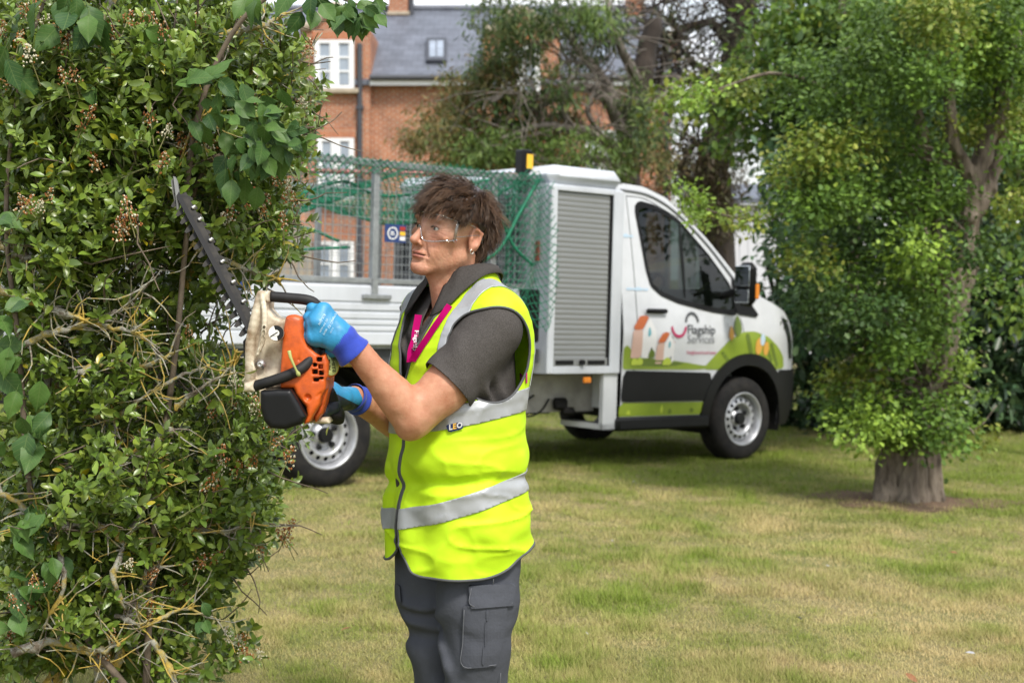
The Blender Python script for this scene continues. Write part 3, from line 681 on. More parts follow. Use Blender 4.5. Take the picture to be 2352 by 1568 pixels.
def build_bed():
    # dropside profile with pressed ribs, extruded along x
    zs = [.918, .93, 1.00, 1.005, 1.015, 1.02, 1.04, 1.045, 1.055, 1.06, 1.08, 1.085, 1.095, 1.10, 1.13, 1.135, 1.15, 1.155, 1.19, 1.195, 1.205, 1.21, 1.30, 1.318]
    ys = [0, -.015, -.015, -.006, -.006, -.015, -.015, -.006, -.006, -.015, -.015, -.006, -.006, -.015, -.015, -.004, -.004, -.015, -.015, -.006, -.006, -.015, -.015, 0]
    for far in (False, True):
        V = []
        for z, y in zip(zs, ys):
            for x in (BX0, BX1): V.append((x, (TW - y) if far else y, z))
        F = [(2 * i, 2 * i + 1, 2 * i + 3, 2 * i + 2) for i in range(len(zs) - 1)]; k = len(V)
        for x in (BX0, BX1): V += [(x, TW - .025 if far else .025, .918), (x, TW - .025 if far else .025, 1.318)]
        F += [(k, k + 2, k + 3, k + 1), (0, 1, k + 2, k), (len(zs) * 2 - 2, k + 1, k + 3, len(zs) * 2 - 1), (k + 2, 1, 2 * len(zs) - 1, k + 3), (0, k, k + 1, 2 * len(zs) - 2)]
        obj('dropside', make_mesh('dropside', V, F, False), M_ALU, truck, local=True)
    part(MB().box((BX0 - .02, -.012, .90), (BX0, TW + .01, 1.32)), 'tailgate', M_ALU)
    part(MB().box((BX0, .03, .90), (BX1, TW - .03, .935)), 'bed_floor', M_GALV)
    part(MB().box((BX0, .06, .80), (BX1 + .3, TW - .06, .90)), 'bed_subframe', mat('grey_subframe', (.06, .065, .07), .6, var=.3, vscale=6))
    for y in (.5, TW - .6): part(MB().box((BX0 + .1, y, .52), (1.0, y + .1, .80)), 'chassis_beam', M_DARK)
    for x in (-.9, -.45, .55, 1.1): part(MB().box((x, .1, .70), (x + .07, TW - .1, .80)), 'cross_member', M_DARK)
    part(MB().box((BX0 - .05, .1, .45), (BX0 + .02, TW - .1, .55), .01), 'rear_bar', M_DARK)
    part(MB().box((.55, .12, .38), (1.0, .5, .68), .05), 'fuel_tank', M_DARK, autosmooth=40)
    part(MB().tube([(0, .1, .338), (0, TW - .1, .338)], .06, 12).lathe([(.02, -.15), (.16, -.05), (.16, .05), (.02, .15)], 16, ((0, 1.0, .338), (0, 1, 0), (1, 0, 0))), 'rear_axle', M_DARK, smooth=True)
    part(MB().box((-1.0, .06, .50), (-.55, .30, .72), .03), 'side_toolbox', M_DARK, autosmooth=40)
    th = np.linspace(.25, PI - .25, 14); V = [(.44 * math.cos(t), y, .36 + .42 * math.sin(t)) for t in th for y in (.02, .30)]
    part(MB().add(V, [(2 * i, 2 * i + 1, 2 * i + 3, 2 * i + 2) for i in range(13)]), 'mudguard', M_BLK, smooth=True)
    part(MB().box((-.02, .10, .78), (.30, .14, .80)), 'reflector_strip', M_YEL)
    # cage
    zt, zb = 2.11, 1.345
    for far in (0, 1):
        y = TW - .02 if far else .0
        part(MB().box((BX0, y - .018, zt - .022), (BX1 + .18, y + .018, zt + .022), .003), 'cage_top_rail', M_GALV)
        part(MB().box((BX0, y - .016, zb - .018), (BX1 + .1, y + .016, zb + .016), .003), 'cage_bottom_rail', M_GALV)
        for x in (BX0 + .02, -.62, .295, 1.27, BX1 + .15) if not far else (BX0 + .02, -.62, .17, 1.05, BX1 + .15):
            b = 1.22 if abs(x - .295) < .01 else zb
            part(MB().box((x - .022, y - .024, b), (x + .022, y + .022, zt), .003), 'cage_post', M_GALV)
        mb = MB(); xs = np.arange(BX0 + .05, BX1 + .16, .060)
        for x in xs: mb.box((x - .0017, y - .0017, zb), (x + .0017, y + .0017, zt))
        for z in np.arange(zb + .05, zt, .060): mb.box((BX0, y + .0017, z - .0017), (BX1 + .15, y + .0051, z + .0017))
        tag(part(mb, 'wire_mesh', M_GALV), kind='stuff')
    mb = MB()
    for yy in np.arange(.06, TW - .05, .06): mb.box((BX1 + .148, yy - .0021, zb), (BX1 + .152, yy + .0021, zt))
    for z in np.arange(zb + .05, zt, .06): mb.box((BX1 + .153, 0, z - .0021), (BX1 + .157, TW, z + .0021))
    tag(part(mb, 'wire_mesh', M_GALV), kind='stuff')
    part(MB().box((.20, -.040, 1.225), (.42, -.016, 1.255), .004).box((.275, -.032, 1.24), (.315, .0, 1.36)), 'side_latch', M_GALV)
    part(MB().box((BX1 + .05, -.02, .95), (BX1 + .24, .03, 1.33), .012), 'rubber_flap', M_BLK)
    part(MB().box((1.44, -.02, .93), (1.52, .03, 1.33), .012), 'dropside_corner_post', M_ALU)
    # stickers
    nx, nz = tl(556, 652); part(MB().box((nx - .05, -.020, nz - .035), (nx + .05, -.0155, nz + .035)), 'blue_sticker', mat('navy_sign', (.02, .045, .16), .4))
    a, b = tl(884, 514, -.01); c, d = tl(931, 558, -.01)
    sg = part(MB().box((a, -.014, d), (c, -.008, b)), 'cage_sign', MATS['navy_sign'])
    cx, cz, s = a + (c - a) * .36, (b + d) / 2, (b - d) * .4
    hexa = [(cx + s * math.cos(t), cz + s * math.sin(t)) for t in np.arange(6) * PI / 3]; hin = [(cx + s * .78 * math.cos(t), cz + s * .78 * math.sin(t)) for t in np.arange(6) * PI / 3]
    V, T = patch2d(hexa, .02, holes=(hin,)); obj('sign_emblem', make_mesh('em', np.stack([V[:, 0], np.full(len(V), -.0165), V[:, 1]], 1), T), M_OFFW, sg, local=True)
    part(MB().box((cx - s * .4, -.017, cz - s * .25), (cx + s * .4, -.0155, cz - s * .1)).box((cx - s * .35, -.017, cz + .02 * s), (cx + s * .2, -.0155, cz + .25 * s)), 'sign_emblem', M_OFFW, sg)
    for i, m in enumerate((M_RED, M_YEL, M_OFFW)): part(MB().box((a + (c - a) * .70, -.0165, b - (b - d) * (.1 + .28 * i + .22)), (a + (c - a) * .96, -.0145, b - (b - d) * (.1 + .28 * i))), 'sign_panel', m, sg)
    # loading arm head and red roll bar above the cage
    a, b = tl(1192, 346, .3); hx, hz = tl(1206, 372, .3)
    hd = part(MB().box((hx - .045, .27, hz - .22), (hx + .05, .37, hz + .09), .012), 'winch_head', M_BLK, autosmooth=40)
    part(MB().box((hx - .012, .262, hz - .05), (hx + .045, .268, hz + .055)), 'warning_label', M_YEL, hd)
    part(MB().tube([(hx - .05, .32, hz - .10), (.1, 1.1, hz - .15)], .018, 8), 'sheet_roller', mat('faded_red', (.36, .13, .12), .6, var=.3))
    # dark headboard against the locker, rounded at the top
    V, F = prism_vf([(.30, .94), (1.93, .94), (1.97, 1.75), (1.93, 1.93), (1.82, 2.02), (.30, 2.04)], lambda a, b, d: (d, a, b), 1.795, 1.765, .006)
    hdb = obj('headboard', make_mesh('headboard', V, F, False), mat('headboard_grey', (.045, .048, .054), .4, var=.35, vscale=3, coat=.2), truck, local=True)
    part(MB().box((1.745, .34, 1.40), (1.764, 1.9, 1.44)).box((1.745, .34, 1.02), (1.764, 1.9, 1.05)).box((1.745, 1.08, 1.06), (1.764, 1.13, 1.98)), 'headboard_rib', mat('headboard_rib', (.07, .075, .08), .5), hdb)
    part(MB().box((1.752, .42, 1.47), (1.764, 1.04, 1.92), .004).box((1.752, 1.18, 1.47), (1.764, 1.84, 1.92), .004), 'rear_window', mat('dark_screen', (.02, .024, .028), .05, spec=.8), hdb)
build_bed()
def build_net():
    g = mat('green_net_cord', (.010, .20, .105), .7, var=.4, vscale=15)
    root = empty('cargo_net', TG, 'green cord cargo net sagging over the truck cage and bunched down its corner', 'net'); root.matrix_world = truck.matrix_world.copy()
    x0, x1 = BX0 - .05, BX1 + .20
    def top(a, b):
        """a along the bed, b across: sagging sheet"""
        x = x0 + (x1 - x0) * a; y = -.03 + (TW + .04) * b; bay = np.abs(np.sin(a * PI * 3))
        z = 2.14 - (.10 + .24 * bay ** .8) * (np.sin(np.clip(b, 0, 1) * PI)) ** .55 + .02 * vnoise(np.stack([x * 5, y * 5, 0 * x], 1))
        return np.stack([x, y, z], 1)
    def lines(fn, na, nb, r, name, seg=26):
        mb_V = []; mb_F = []; k = 0
        for fam in (1, -1):
            for i in range(-nb, na + nb):
                t = np.linspace(0, 1, seg); a = (i + fam * t * nb) / na if fam > 0 else (i + nb - t * nb - nb * 0) / na
                ok = (a >= 0) & (a <= 1)
                if ok.sum() < 2: continue
                P3 = fn(a[ok], t[ok]); V, F = tube_vf(P3, r, 3, False); mb_V.append(V); mb_F += [tuple(np.array(f) + k) for f in F]; k += len(V)
        return tag(obj(name, make_mesh(name, np.concatenate(mb_V), mb_F), g, root, local=True), kind='stuff')
    lines(top, 56, 35, .0032, 'net_sheet')
    def side(a, b):
        x = x0 + (x1 - x0) * a; z = 2.14 - .14 * b - .04 * np.sin(a * 31) * b; return np.stack([x, -.035 - .01 * np.sin(a * 50), z], 1)
    lines(side, 56, 3, .0034, 'net_hem', 7)
    def drape(a, b):
        x = 1.30 + .50 * a + .08 * b * np.sin(3 * b) - .05 * b; z = 2.13 - 1.05 * b - .05 * np.sin(a * 9); y = -.05 - .03 * np.sin(a * 12 + b * 4) - .02 * b
        return np.stack([x, y, z], 1)
    lines(drape, 8, 18, .0036, 'net_drape', 40)
    def back(a, b):
        x = BX1 + .19 + 0 * a; y = -.04 + .9 * a; z = 2.12 - .75 * b; return np.stack([x + .02 * np.sin(a * 20 + 6 * b), y, z], 1)
    lines(back, 14, 12, .0032, 'net_drape', 24)
    for pts in ([(-1.3, -.05, 1.98), (-.5, -.045, 1.83), (.1, .1, 1.98), (.6, .3, 1.93), (1.4, .2, 2.1)], [(1.62, -.06, 2.1), (1.45, -.07, 1.85), (1.28, -.05, 1.58), (1.1, .1, 1.45)], [(1.1, -.05, 2.02), (1.3, -.06, 1.8), (1.42, -.06, 1.62), (1.6, -.05, 1.5)], [(-1.2, .3, 1.72), (-.2, .2, 1.68), (.15, .2, 1.60)], [(-.45, .1, 1.42), (-.2, .1, 1.52), (.2, .15, 1.56)]):
        obj('net_border_rope', make_mesh('rope', *tube_vf(smooth_path([np.array(p) + [0, -.0, 0] for p in pts], 8), .011, 6)), g, root, local=True)
build_net()
# ================================================================ background: house, sheds, fence, van
def brick_mat(name, c1, c2, mortar, bw, bh, ms=.012, rough=.85, bump=.6, plane='xz', var=.35):
    m = bpy.data.materials.new(name); m.use_nodes = True; nt = m.node_tree; L = nt.links; b = nt.nodes['Principled BSDF']; b.inputs['Roughness'].default_value = rough
    tcn = N(nt, 'ShaderNodeTexCoord'); sp = N(nt, 'ShaderNodeSeparateXYZ'); cb = N(nt, 'ShaderNodeCombineXYZ'); L.new(tcn.outputs['Object'], sp.inputs[0])
    L.new(sp.outputs['X'], cb.inputs['X']); L.new(sp.outputs['Z' if plane == 'xz' else 'Y'], cb.inputs['Y'])
    bt = N(nt, 'ShaderNodeTexBrick'); bt.inputs['Scale'].default_value = 1; bt.inputs['Brick Width'].default_value = bw; bt.inputs['Row Height'].default_value = bh; bt.inputs['Mortar Size'].default_value = ms
    bt.inputs['Color1'].default_value = (*c1, 1); bt.inputs['Color2'].default_value = (*c2, 1); bt.inputs['Mortar'].default_value = (*mortar, 1); bt.inputs['Bias'].default_value = -.1
    L.new(cb.outputs[0], bt.inputs['Vector'])
    n = N(nt, 'ShaderNodeTexNoise', Scale=1.1, Detail=7, Roughness=.7); L.new(tcn.outputs['Object'], n.inputs['Vector']); r = N(nt, 'ShaderNodeMapRange'); r.inputs['From Min'].default_value = .3; r.inputs['From Max'].default_value = .7; r.inputs['To Min'].default_value = 1 - var; r.inputs['To Max'].default_value = 1.25
    L.new(n.outputs['Fac'], r.inputs['Value']); mm = N(nt, 'ShaderNodeMix', data_type='RGBA', blend_type='MULTIPLY'); mm.inputs['Factor'].default_value = 1
    L.new(bt.outputs['Color'], mm.inputs['A']); L.new(r.outputs['Result'], mm.inputs['B']); L.new(mm.outputs['Result'], b.inputs['Base Color'])
    bn = N(nt, 'ShaderNodeBump', Strength=bump, Distance=.02, invert=True); L.new(bt.outputs['Fac'], bn.inputs['Height']); L.new(bn.outputs['Normal'], b.inputs['Normal'])
    return m
M_BRICK = brick_mat('red_brick', (.42, .135, .05), (.30, .085, .035), (.42, .34, .26), .225, .075)
M_SLATE = brick_mat('grey_slate', (.135, .15, .185), (.10, .112, .14), (.06, .066, .08), .30, .20, .006, .55, .5)
M_STONE = mat('stone_trim', (.42, .36, .27), .8, var=.3, vscale=5, bump=.2)
M_UPVC = mat('white_window_frame', (.74, .75, .76), .4, var=.05)
M_PANE = mat('window_pane', (.30, .35, .42), .08, var=.3, vscale=1.2, spec=.9)
M_IRON = mat('black_rainwater_pipe', (.05, .055, .068), .5, var=.2)
HY = 38.0
def hp(u, v, y=HY): return P(u, v, y)
house = empty('brick_house', (hp(800, 636)[0], HY, -.2), 'long red brick house with slate roof behind the truck', 'house')
def hb(name, m, u0, v0, u1, v1, ya, yb, parent=None, bev=0, ref=HY):
    a, b = hp(u0, v1, ref), hp(u1, v0, ref); return MB().box((a[0], ya, a[2]), (b[0], yb, b[2]), bev).build(name, m, parent or house)
hb('wall', M_BRICK, -900, 184, 1542, 770, HY, HY + 9)
def roof():
    a, b = hp(-900, 184)[0] - .2, hp(1542, 184)[0] + .15; ze = hp(0, 184)[2]; yr = HY + 4.5; zr = P(0, 22, yr)[2]
    V = [(a, HY - .3, ze - .05), (b, HY - .3, ze - .05), (b, yr, zr), (a, yr, zr), (a, HY + 9.3, ze - .05), (b, HY + 9.3, ze - .05)]
    V2 = [(x, y, z - .12) for x, y, z in V]
    o = obj('roof', make_mesh('roof', V + V2, [(0, 1, 2, 3), (3, 2, 5, 4), (6, 9, 8, 7), (9, 10, 11, 8), (0, 6, 7, 1), (4, 5, 11, 10), (1, 7, 8, 2), (2, 8, 11, 5), (0, 3, 9, 6), (3, 4, 10, 9)], False), M_SLATE, house)
    MB().tube([(a, yr, zr + .02), (b, yr, zr + .02)], .11, 8).build('ridge_tile', M_SLATE, o)
    # gable end walls under the roof
    for x in (b - .16,): obj('gable_wall', make_mesh('g', [(x, HY + .01, ze), (x, HY + 8.99, ze), (x, yr, zr - .14)], [(0, 1, 2)], False), M_BRICK, house)
    def on_roof(u, v):
        # picture position onto the front roof slope
        d = RIGHT * (u - 1176) / FOC + UP * (784 - v) / FOC + FWD; n = np.cross(np.array(V[1]) - V[0], np.array(V[3]) - V[0]).astype(float); n /= np.linalg.norm(n)
        return EYE + d * (((np.array(V[0]) - EYE) @ n) / (d @ n)), n
    for (u0, v0, u1, v1) in ((979, 96, 1026, 148), (1362, 108, 1398, 142), (470, 96, 515, 146)):
        c = [on_roof(u, v)[0] for u, v in ((u0, v1), (u1, v1), (u1, v0), (u0, v0))]; n = on_roof(u0, v0)[1]; n = n if n[2] > 0 else -n
        fr = obj('skylight', make_mesh('sk', [q + n * .12 for q in c] + [q - n * .05 for q in c], [(0, 1, 2, 3), (0, 4, 5, 1), (1, 5, 6, 2), (2, 6, 7, 3), (3, 7, 4, 0)], False), M_IRON, o)
        cc = sum(c) / 4
        for t0, t1 in ((0, .46), (.54, 1)):
            def lp(s, t): return (c[0] * (1 - s) + c[1] * s) * (1 - t) + (c[3] * (1 - s) + c[2] * s) * t
            q = [lp(s, t) for s, t in ((.16 + .68 * t0, .14), (.16 + .68 * t1, .14), (.16 + .68 * t1, .86), (.16 + .68 * t0, .86))]
            obj('pane', make_mesh('pn', [k + n * .125 for k in q], [(0, 1, 2, 3)], False), M_PANE, o)
    for (u0, u1, vt, vb) in ((893, 936, -40, 40), (1188, 1216, 20, 60), (1440, 1480, -60, 50), (1532, 1556, 70, 130), (420, 470, -60, 40)):
        y0 = yr - .5; p0, p1 = P(u0, vb, y0), P(u1, vt, y0)
        ch = MB().box((p0[0], y0, p0[2] - 1.2), (p1[0], y0 + .9, p1[2])).build('chimney', M_BRICK, o)
        MB().box((p0[0] - .06, y0 - .06, p0[2] + .05), (p1[0] + .06, y0 + .96, p0[2] + .17), .02).box((p0[0] - .07, y0 - .07, p1[2] - .2), (p1[0] + .07, y0 + .97, p1[2] - .02), .02).build('chimney_band', M_STONE, o)
    p0 = P(945, 40, yr - .4); MB().tube([(p0[0], yr - .4, p0[2] - .5), (p0[0], yr - .4, p0[2] + 1.2)], .08, 10).build('soil_vent', M_IRON, o)
roof()
def bay(u0, u1, vt):
    """brick gabled bay standing proud of the wall"""
    w = u1 - u0; pts = [(u0, 770), (u0, vt + 48), (u0 + w * .2, vt + 40), (u0 + w * .32, vt + 18), (u0 + w * .5, vt), (u0 + w * .68, vt + 18), (u0 + w * .8, vt + 40), (u1, vt + 48), (u1, 770)]
    Q = [hp(u, v) for u, v in pts]; V, F = prism_vf([(q[0], q[2]) for q in Q], lambda a, b, d: (a, d, b), HY - .22, HY + 2.2)
    b = obj('gable_bay', make_mesh('bay', V, F, False), M_BRICK, house)
    path = smooth_path([(q[0], HY - .22, q[2] + .03) for q in Q[1:-1]], 5); V, F = tube_vf(path, .14, 6); obj('coping', make_mesh('cop', V, F), M_STONE, b)
    return b
bay_a = bay(692, 852, 22); bay_b = bay(1110, 1285, 30)
def window(u0, v0, u1, v1, cols, rows, y=HY - .355, sill=True, parent=None):
    a, b = hp(u0, v1), hp(u1, v0); x0, x1, z0, z1 = a[0], b[0], a[2], b[2]; f = .085
    w = MB(); w.box((x0, y, z0), (x0 + f, y + .12, z1)).box((x1 - f, y, z0), (x1, y + .12, z1)).box((x0 + f, y, z0), (x1 - f, y + .12, z0 + f)).box((x0 + f, y, z1 - f), (x1 - f, y + .12, z1))
    w.box(((x0 + x1) / 2 - .075, y - .01, z0 + f), ((x0 + x1) / 2 + .075, y + .12, z1 - f))
    W = w.build('window', M_UPVC, parent or house)
    for s in range(2):
        xa = x0 + f if s == 0 else (x0 + x1) / 2 + .075; xb = (x0 + x1) / 2 - .075 if s == 0 else x1 - f
        for r in range(rows):
            za = z0 + f + (z1 - z0 - 2 * f) * r / rows; zb = z0 + f + (z1 - z0 - 2 * f) * (r + 1) / rows
            MB().box((xa + .05, y + .05, za + .025), (xb - .05, y + .06, zb - .025)).build('pane', M_PANE, W)
            if r: MB().box((xa, y + .02, za - .025), (xb, y + .09, za + .025)).build('glazing_bar', M_UPVC, W)
        MB().box((xa, y + .015, z0 + f), (xa + .05, y + .1, z1 - f)).box((xb - .05, y + .015, z0 + f), (xb, y + .1, z1 - f)).build('sash_frame', M_UPVC, W)
    if sill: MB().box((x0 - .12, y - .08, z0 - .13), (x1 + .12, y + .12, z0 - .01), .01).build('sill', M_STONE, W)
    MB().box((x0 - .05, y + .0, z1 + .005), (x1 + .05, y + .03, z1 + .26)).build('brick_lintel', brick_mat('lintel_brick', (.46, .14, .05), (.38, .10, .04), (.4, .3, .22), .075, .26), W)
window(727, 97, 816, 207, 2, 3); window(733, 320, 816, 460, 2, 3); window(727, 555, 816, 700, 2, 3)
window(470, 210, 560, 330, 2, 3, HY - .135); window(470, 540, 560, 690, 2, 3, HY - .135)
window(1345, 300, 1420, 420, 2, 3, HY - .135); window(1150, 110, 1240, 220, 2, 3)
for u in (829, 1528, 650):
    a, b = hp(u, 770), hp(u, 105 if u == 829 else 190); dp = MB().tube([(a[0], HY - .30, a[2]), (b[0], HY - .30, b[2])], .07, 10).build('downpipe', M_IRON, house)
    for v in (250, 420, 600): q = hp(u, v); MB().box((q[0] - .1, HY - .38, q[2] - .05), (q[0] + .1, HY - .22, q[2] + .05)).build('pipe_bracket', M_IRON, dp)
for u0, u1 in ((852, 1110), (1285, 1545), (-900, 692)):
    a, b = hp(u0, 181), hp(u1, 181); MB().tube([(a[0], HY - .40, a[2] - .02), (b[0], HY - .40, b[2] - .02)], .08, 8).build('gutter', M_IRON, house)
    MB().box((a[0], HY - .34, a[2] - .22), (b[0], HY - .30, a[2] - .06)).build('fascia', M_UPVC, house)
# timber fence left of the house front, seen through the cage
def fence():
    y = 26.0; a, b = P(-200, 640, y), P(700, 640, y); z0 = -.2; z1 = P(0, 520, y)[2]
    m = mat('weathered_fence', (.38, .33, .26), .85, col2=(.24, .21, .17), vscale=3, stretch=(4, 4, .4), bump=.3)
    f = empty('timber_fence', ((a[0] + b[0]) / 2, y, z0), 'weathered pale timber fence standing in front of the brick house', 'fence')
    me = MB().box((0, 0, 0), (.145, .022, z1 - z0), .004).mesh('board')
    x = a[0]
    while x < b[0]:
        o = obj('board', me, m, f, local=True); o.location = (x - f.location.x, rng.normal(0, .004), rng.normal(0, .012)); x += .152
    for z in (.3, z1 - .35): MB().box((a[0], y + .025, z), (b[0], y + .07, z + .09)).build('rail', m, f)
fence()
def shed():
    y = 27.0; a, b = P(1600, 640, y), P(1905, 640, y); z1 = P(0, 470, y)[2]; m = mat('white_cladding', (.62, .63, .68), .5, var=.08, vscale=2, stretch=(3, 3, .3))
    s = empty('white_shed', ((a[0] + b[0]) / 2, y, -.2), 'white clad shed glimpsed between the cab and the right hand tree', 'shed')
    MB().box((a[0], y + .02, -.2), (b[0], y + 3, z1)).build('wall', m, s)
    x = a[0]; me = MB().box((0, 0, -.2), (.155, .03, z1), .006).mesh('clad')
    while x < b[0] - .1:
        o = obj('cladding_board', me, m, s, local=True); o.location = (x - s.location.x, -.0, .2); x += .162
    V = [(a[0] - .2, y - .25, z1), (b[0] + .2, y - .25, z1), (b[0] + .2, y + 3.2, z1 + .5), (a[0] - .2, y + 3.2, z1 + .5)]
    obj('roof', make_mesh('r', V + [(p[0], p[1], p[2] + .1) for p in V], [(0, 3, 2, 1), (4, 5, 6, 7), (0, 1, 5, 4), (1, 2, 6, 5), (2, 3, 7, 6), (3, 0, 4, 7)], False), M_SLATE, s)
shed()
# ================================================================ trees
M_LEAF = mat('leaf_soft', (1, 1, 1), .5, attr='col', trans=.30, spec=.35)
M_LEAFG = mat('leaf_glossy', (1, 1, 1), .32, attr='col', trans=.22, spec=.5)
M_BARK = mat('grey_bark', (.23, .19, .145), .9, col2=(.07, .052, .038), vscale=13, bump=.8, bscale=18, stretch=(1, 1, .25), bdist=.03)
M_BARKD = mat('dark_bark', (.055, .042, .033), .95, col2=(.025, .019, .015), vscale=6, bump=.8, bscale=14, stretch=(1, 1, .25), bdist=.03)
M_BARKG = mat('pale_dead_branch', (.23, .20, .17), .9, col2=(.12, .10, .08), vscale=8, bump=.4)
def clump_points(c, r, n, sub=26, spread=.2):
    """leaf positions: sub-clusters biased to the outside of an ellipsoid"""
    m = max(3, n // sub); d = rand_dirs(m); q = rng.random(m) ** .45
    cc = np.array(c) + d * q[:, None] * np.array(r); i = rng.integers(0, m, n)
    return cc[i] + rng.normal(0, 1, (n, 3)) * np.array(r).mean() * spread, d[i] * .7 + rand_dirs(n) * .8
def foliage(name, parent, specs, size, cols, kind, m, droop=.2, width=1.0, sub=26, spread=.2):
    Ps, Ds, Cs = [], [], []
    for c, r, n, tint in specs:
        p, d = clump_points(c, r, n, sub, spread); Ps.append(p); Ds.append(d)
        cc = mixcol(cols if tint is None else tint, n) * (1.6 + rng.normal(0, .18)); Cs.append(np.clip(cc, .004, 1))
    p = np.concatenate(Ps); d = np.concatenate(Ds); d[:, 2] -= droop; n = len(p)
    up = rand_dirs(n) * .6 + np.array([0, -.15, 1.0]); s = size * (.65 + .7 * rng.random(n))
    return tag(obj(name, leaf_mesh(name, p, d, up, s, np.concatenate(Cs), kind, width), m, parent), kind='stuff')
def pxclumps(lst, y, yspread, depth, dens):
    """(u, v, ru, rv[, tint]) at distance y -> world ellipsoids"""
    out = []
    for t in lst:
        u, v, ru, rv = t[:4]; Y = y + rng.uniform(-1, 1) * yspread; k = Y / FOC; r = (ru * k, depth, rv * k)
        out.append((P(u, v, Y), r, max(20, int(dens * r[0] * r[2] * (t[5] if len(t) > 5 else 1))), t[4] if len(t) > 4 else None))
    return out
def limbs(name, parent, paths, m, n=7):
    for pts, r0, r1 in paths:
        pp = smooth_path(pts, 5); k = len(pp); pp = pp + rng.normal(0, 1, pp.shape) * np.linspace(r0, r1, k)[:, None] * .15
        obj(name, make_mesh(name, *tube_vf(pp, np.linspace(r0, r1, k), n)), m, parent)
def twigs(name, parent, starts, m, length, r, spread=.6, seg=5):
    mb = MB()
    for p, d in starts:
        q = [np.array(p, float)]; d = np.array(d, float)
        for i in range(seg): d = d + rng.normal(0, spread, 3) * .5; d /= np.linalg.norm(d); q.append(q[-1] + d * length / seg)
        mb.tube(q, np.linspace(r, r * .35, seg + 1), 4, False)
    return tag(mb.build(name, m, parent, smooth=True), kind='stuff')
# ---- yew in the middle
def yew():
    Y = 19.0; b = P(1450, 700, Y); t = empty('yew_tree', (b[0], Y, -.2), 'spreading olive brown yew with bare grey limbs above the truck locker', 'tree')
    def q(u, v, dy=0): return P(u, v, Y + dy)
    base = np.array([b[0], Y, -.2])
    limbs('trunk', t, [([base, q(1445, 560), q(1440, 420), q(1450, 300), q(1475, 180), q(1500, 40)], .26, .12)], M_BARKD)
    L = [([q(1442, 400), q(1400, 330, -.5), q(1330, 300, -1), q(1240, 290, -1.3), q(1150, 320, -1.5)], .10, .025), ([q(1445, 330), q(1390, 230, -.4), q(1330, 200, -.8), q(1250, 240, -1), q(1200, 250, -1)], .09, .02),
         ([q(1450, 300), q(1380, 180, .3), q(1320, 100), q(1270, 20)], .10, .03), ([q(1320, 310, -1), q(1290, 240, -1.2), q(1310, 170, -1.2), q(1290, 110, -1)], .045, .015),
         ([q(1470, 190), q(1430, 120, -.5), q(1400, 40, -.5), q(1390, -40)], .08, .03), ([q(1440, 400), q(1370, 360, -1), q(1300, 380, -1.2), q(1200, 350, -1.4), q(1110, 330, -1.6)], .06, .015),
         ([q(1130, 235, -1.4), q(1180, 210, -1.3), q(1240, 260, -1.2)], .03, .02), ([q(1400, 330, -.6), q(1350, 260, -1), q(1370, 190, -1), q(1350, 150, -1)], .04, .015), ([q(1460, 250), q(1520, 230, .3), q(1570, 180, .5)], .07, .03)]
    limbs('limb', t, L, M_BARKG)
    st = []
    for pts, r0, r1 in L:
        pp = smooth_path(pts, 4)
        for k in range(26): st.append((pp[rng.integers(2, len(pp))], rand_dirs(1)[0] + [0, -.2, .1]))
    twigs('twigs', t, st, M_BARKG, 1.0, .010)
    G = [(.034, .062, .018), (.052, .085, .022), (.075, .09, .026)]; O = [(.095, .085, .028), (.13, .095, .034), (.06, .08, .022)]; B = [(.06, .10, .022), (.085, .125, .026)]
    cl = [(1155, 35, 70, 45, G), (1200, 105, 80, 50, G), (1125, 150, 50, 45, G), (1160, 190, 60, 40, O), (1060, 215, 70, 35, O), (1025, 262, 70, 42, O), (1000, 318, 70, 38, O), (1085, 300, 80, 50, O), (1110, 345, 90, 40, B), (1180, 250, 80, 45, G), (1210, 320, 80, 50, B), (1150, 360, 100, 28, B), (1290, 45, 80, 45, G), (1350, 40, 60, 35, B), (1330, 120, 60, 30, G, .5), (1280, 200, 60, 35, G, .6), (1300, 280, 80, 40, O, .6), (1320, 345, 70, 40, B, .7), (1420, 350, 60, 50, B, .8), (1400, 75, 45, 40, G, .8), (1460, 235, 50, 50, G, .6), (1490, 300, 50, 50, G, .7), (1500, 380, 50, 40, O, .7), (1060, 370, 70, 20, B), (1265, 385, 60, 20, B), (1370, 395, 80, 20, B), (940, 330, 30, 15, O, .5)]
    foliage('foliage', t, pxclumps(cl, 18.0, .7, .8, 12500), .105, G, 'far', M_LEAF, droop=.55, width=.42, sub=30, spread=.20)
yew()
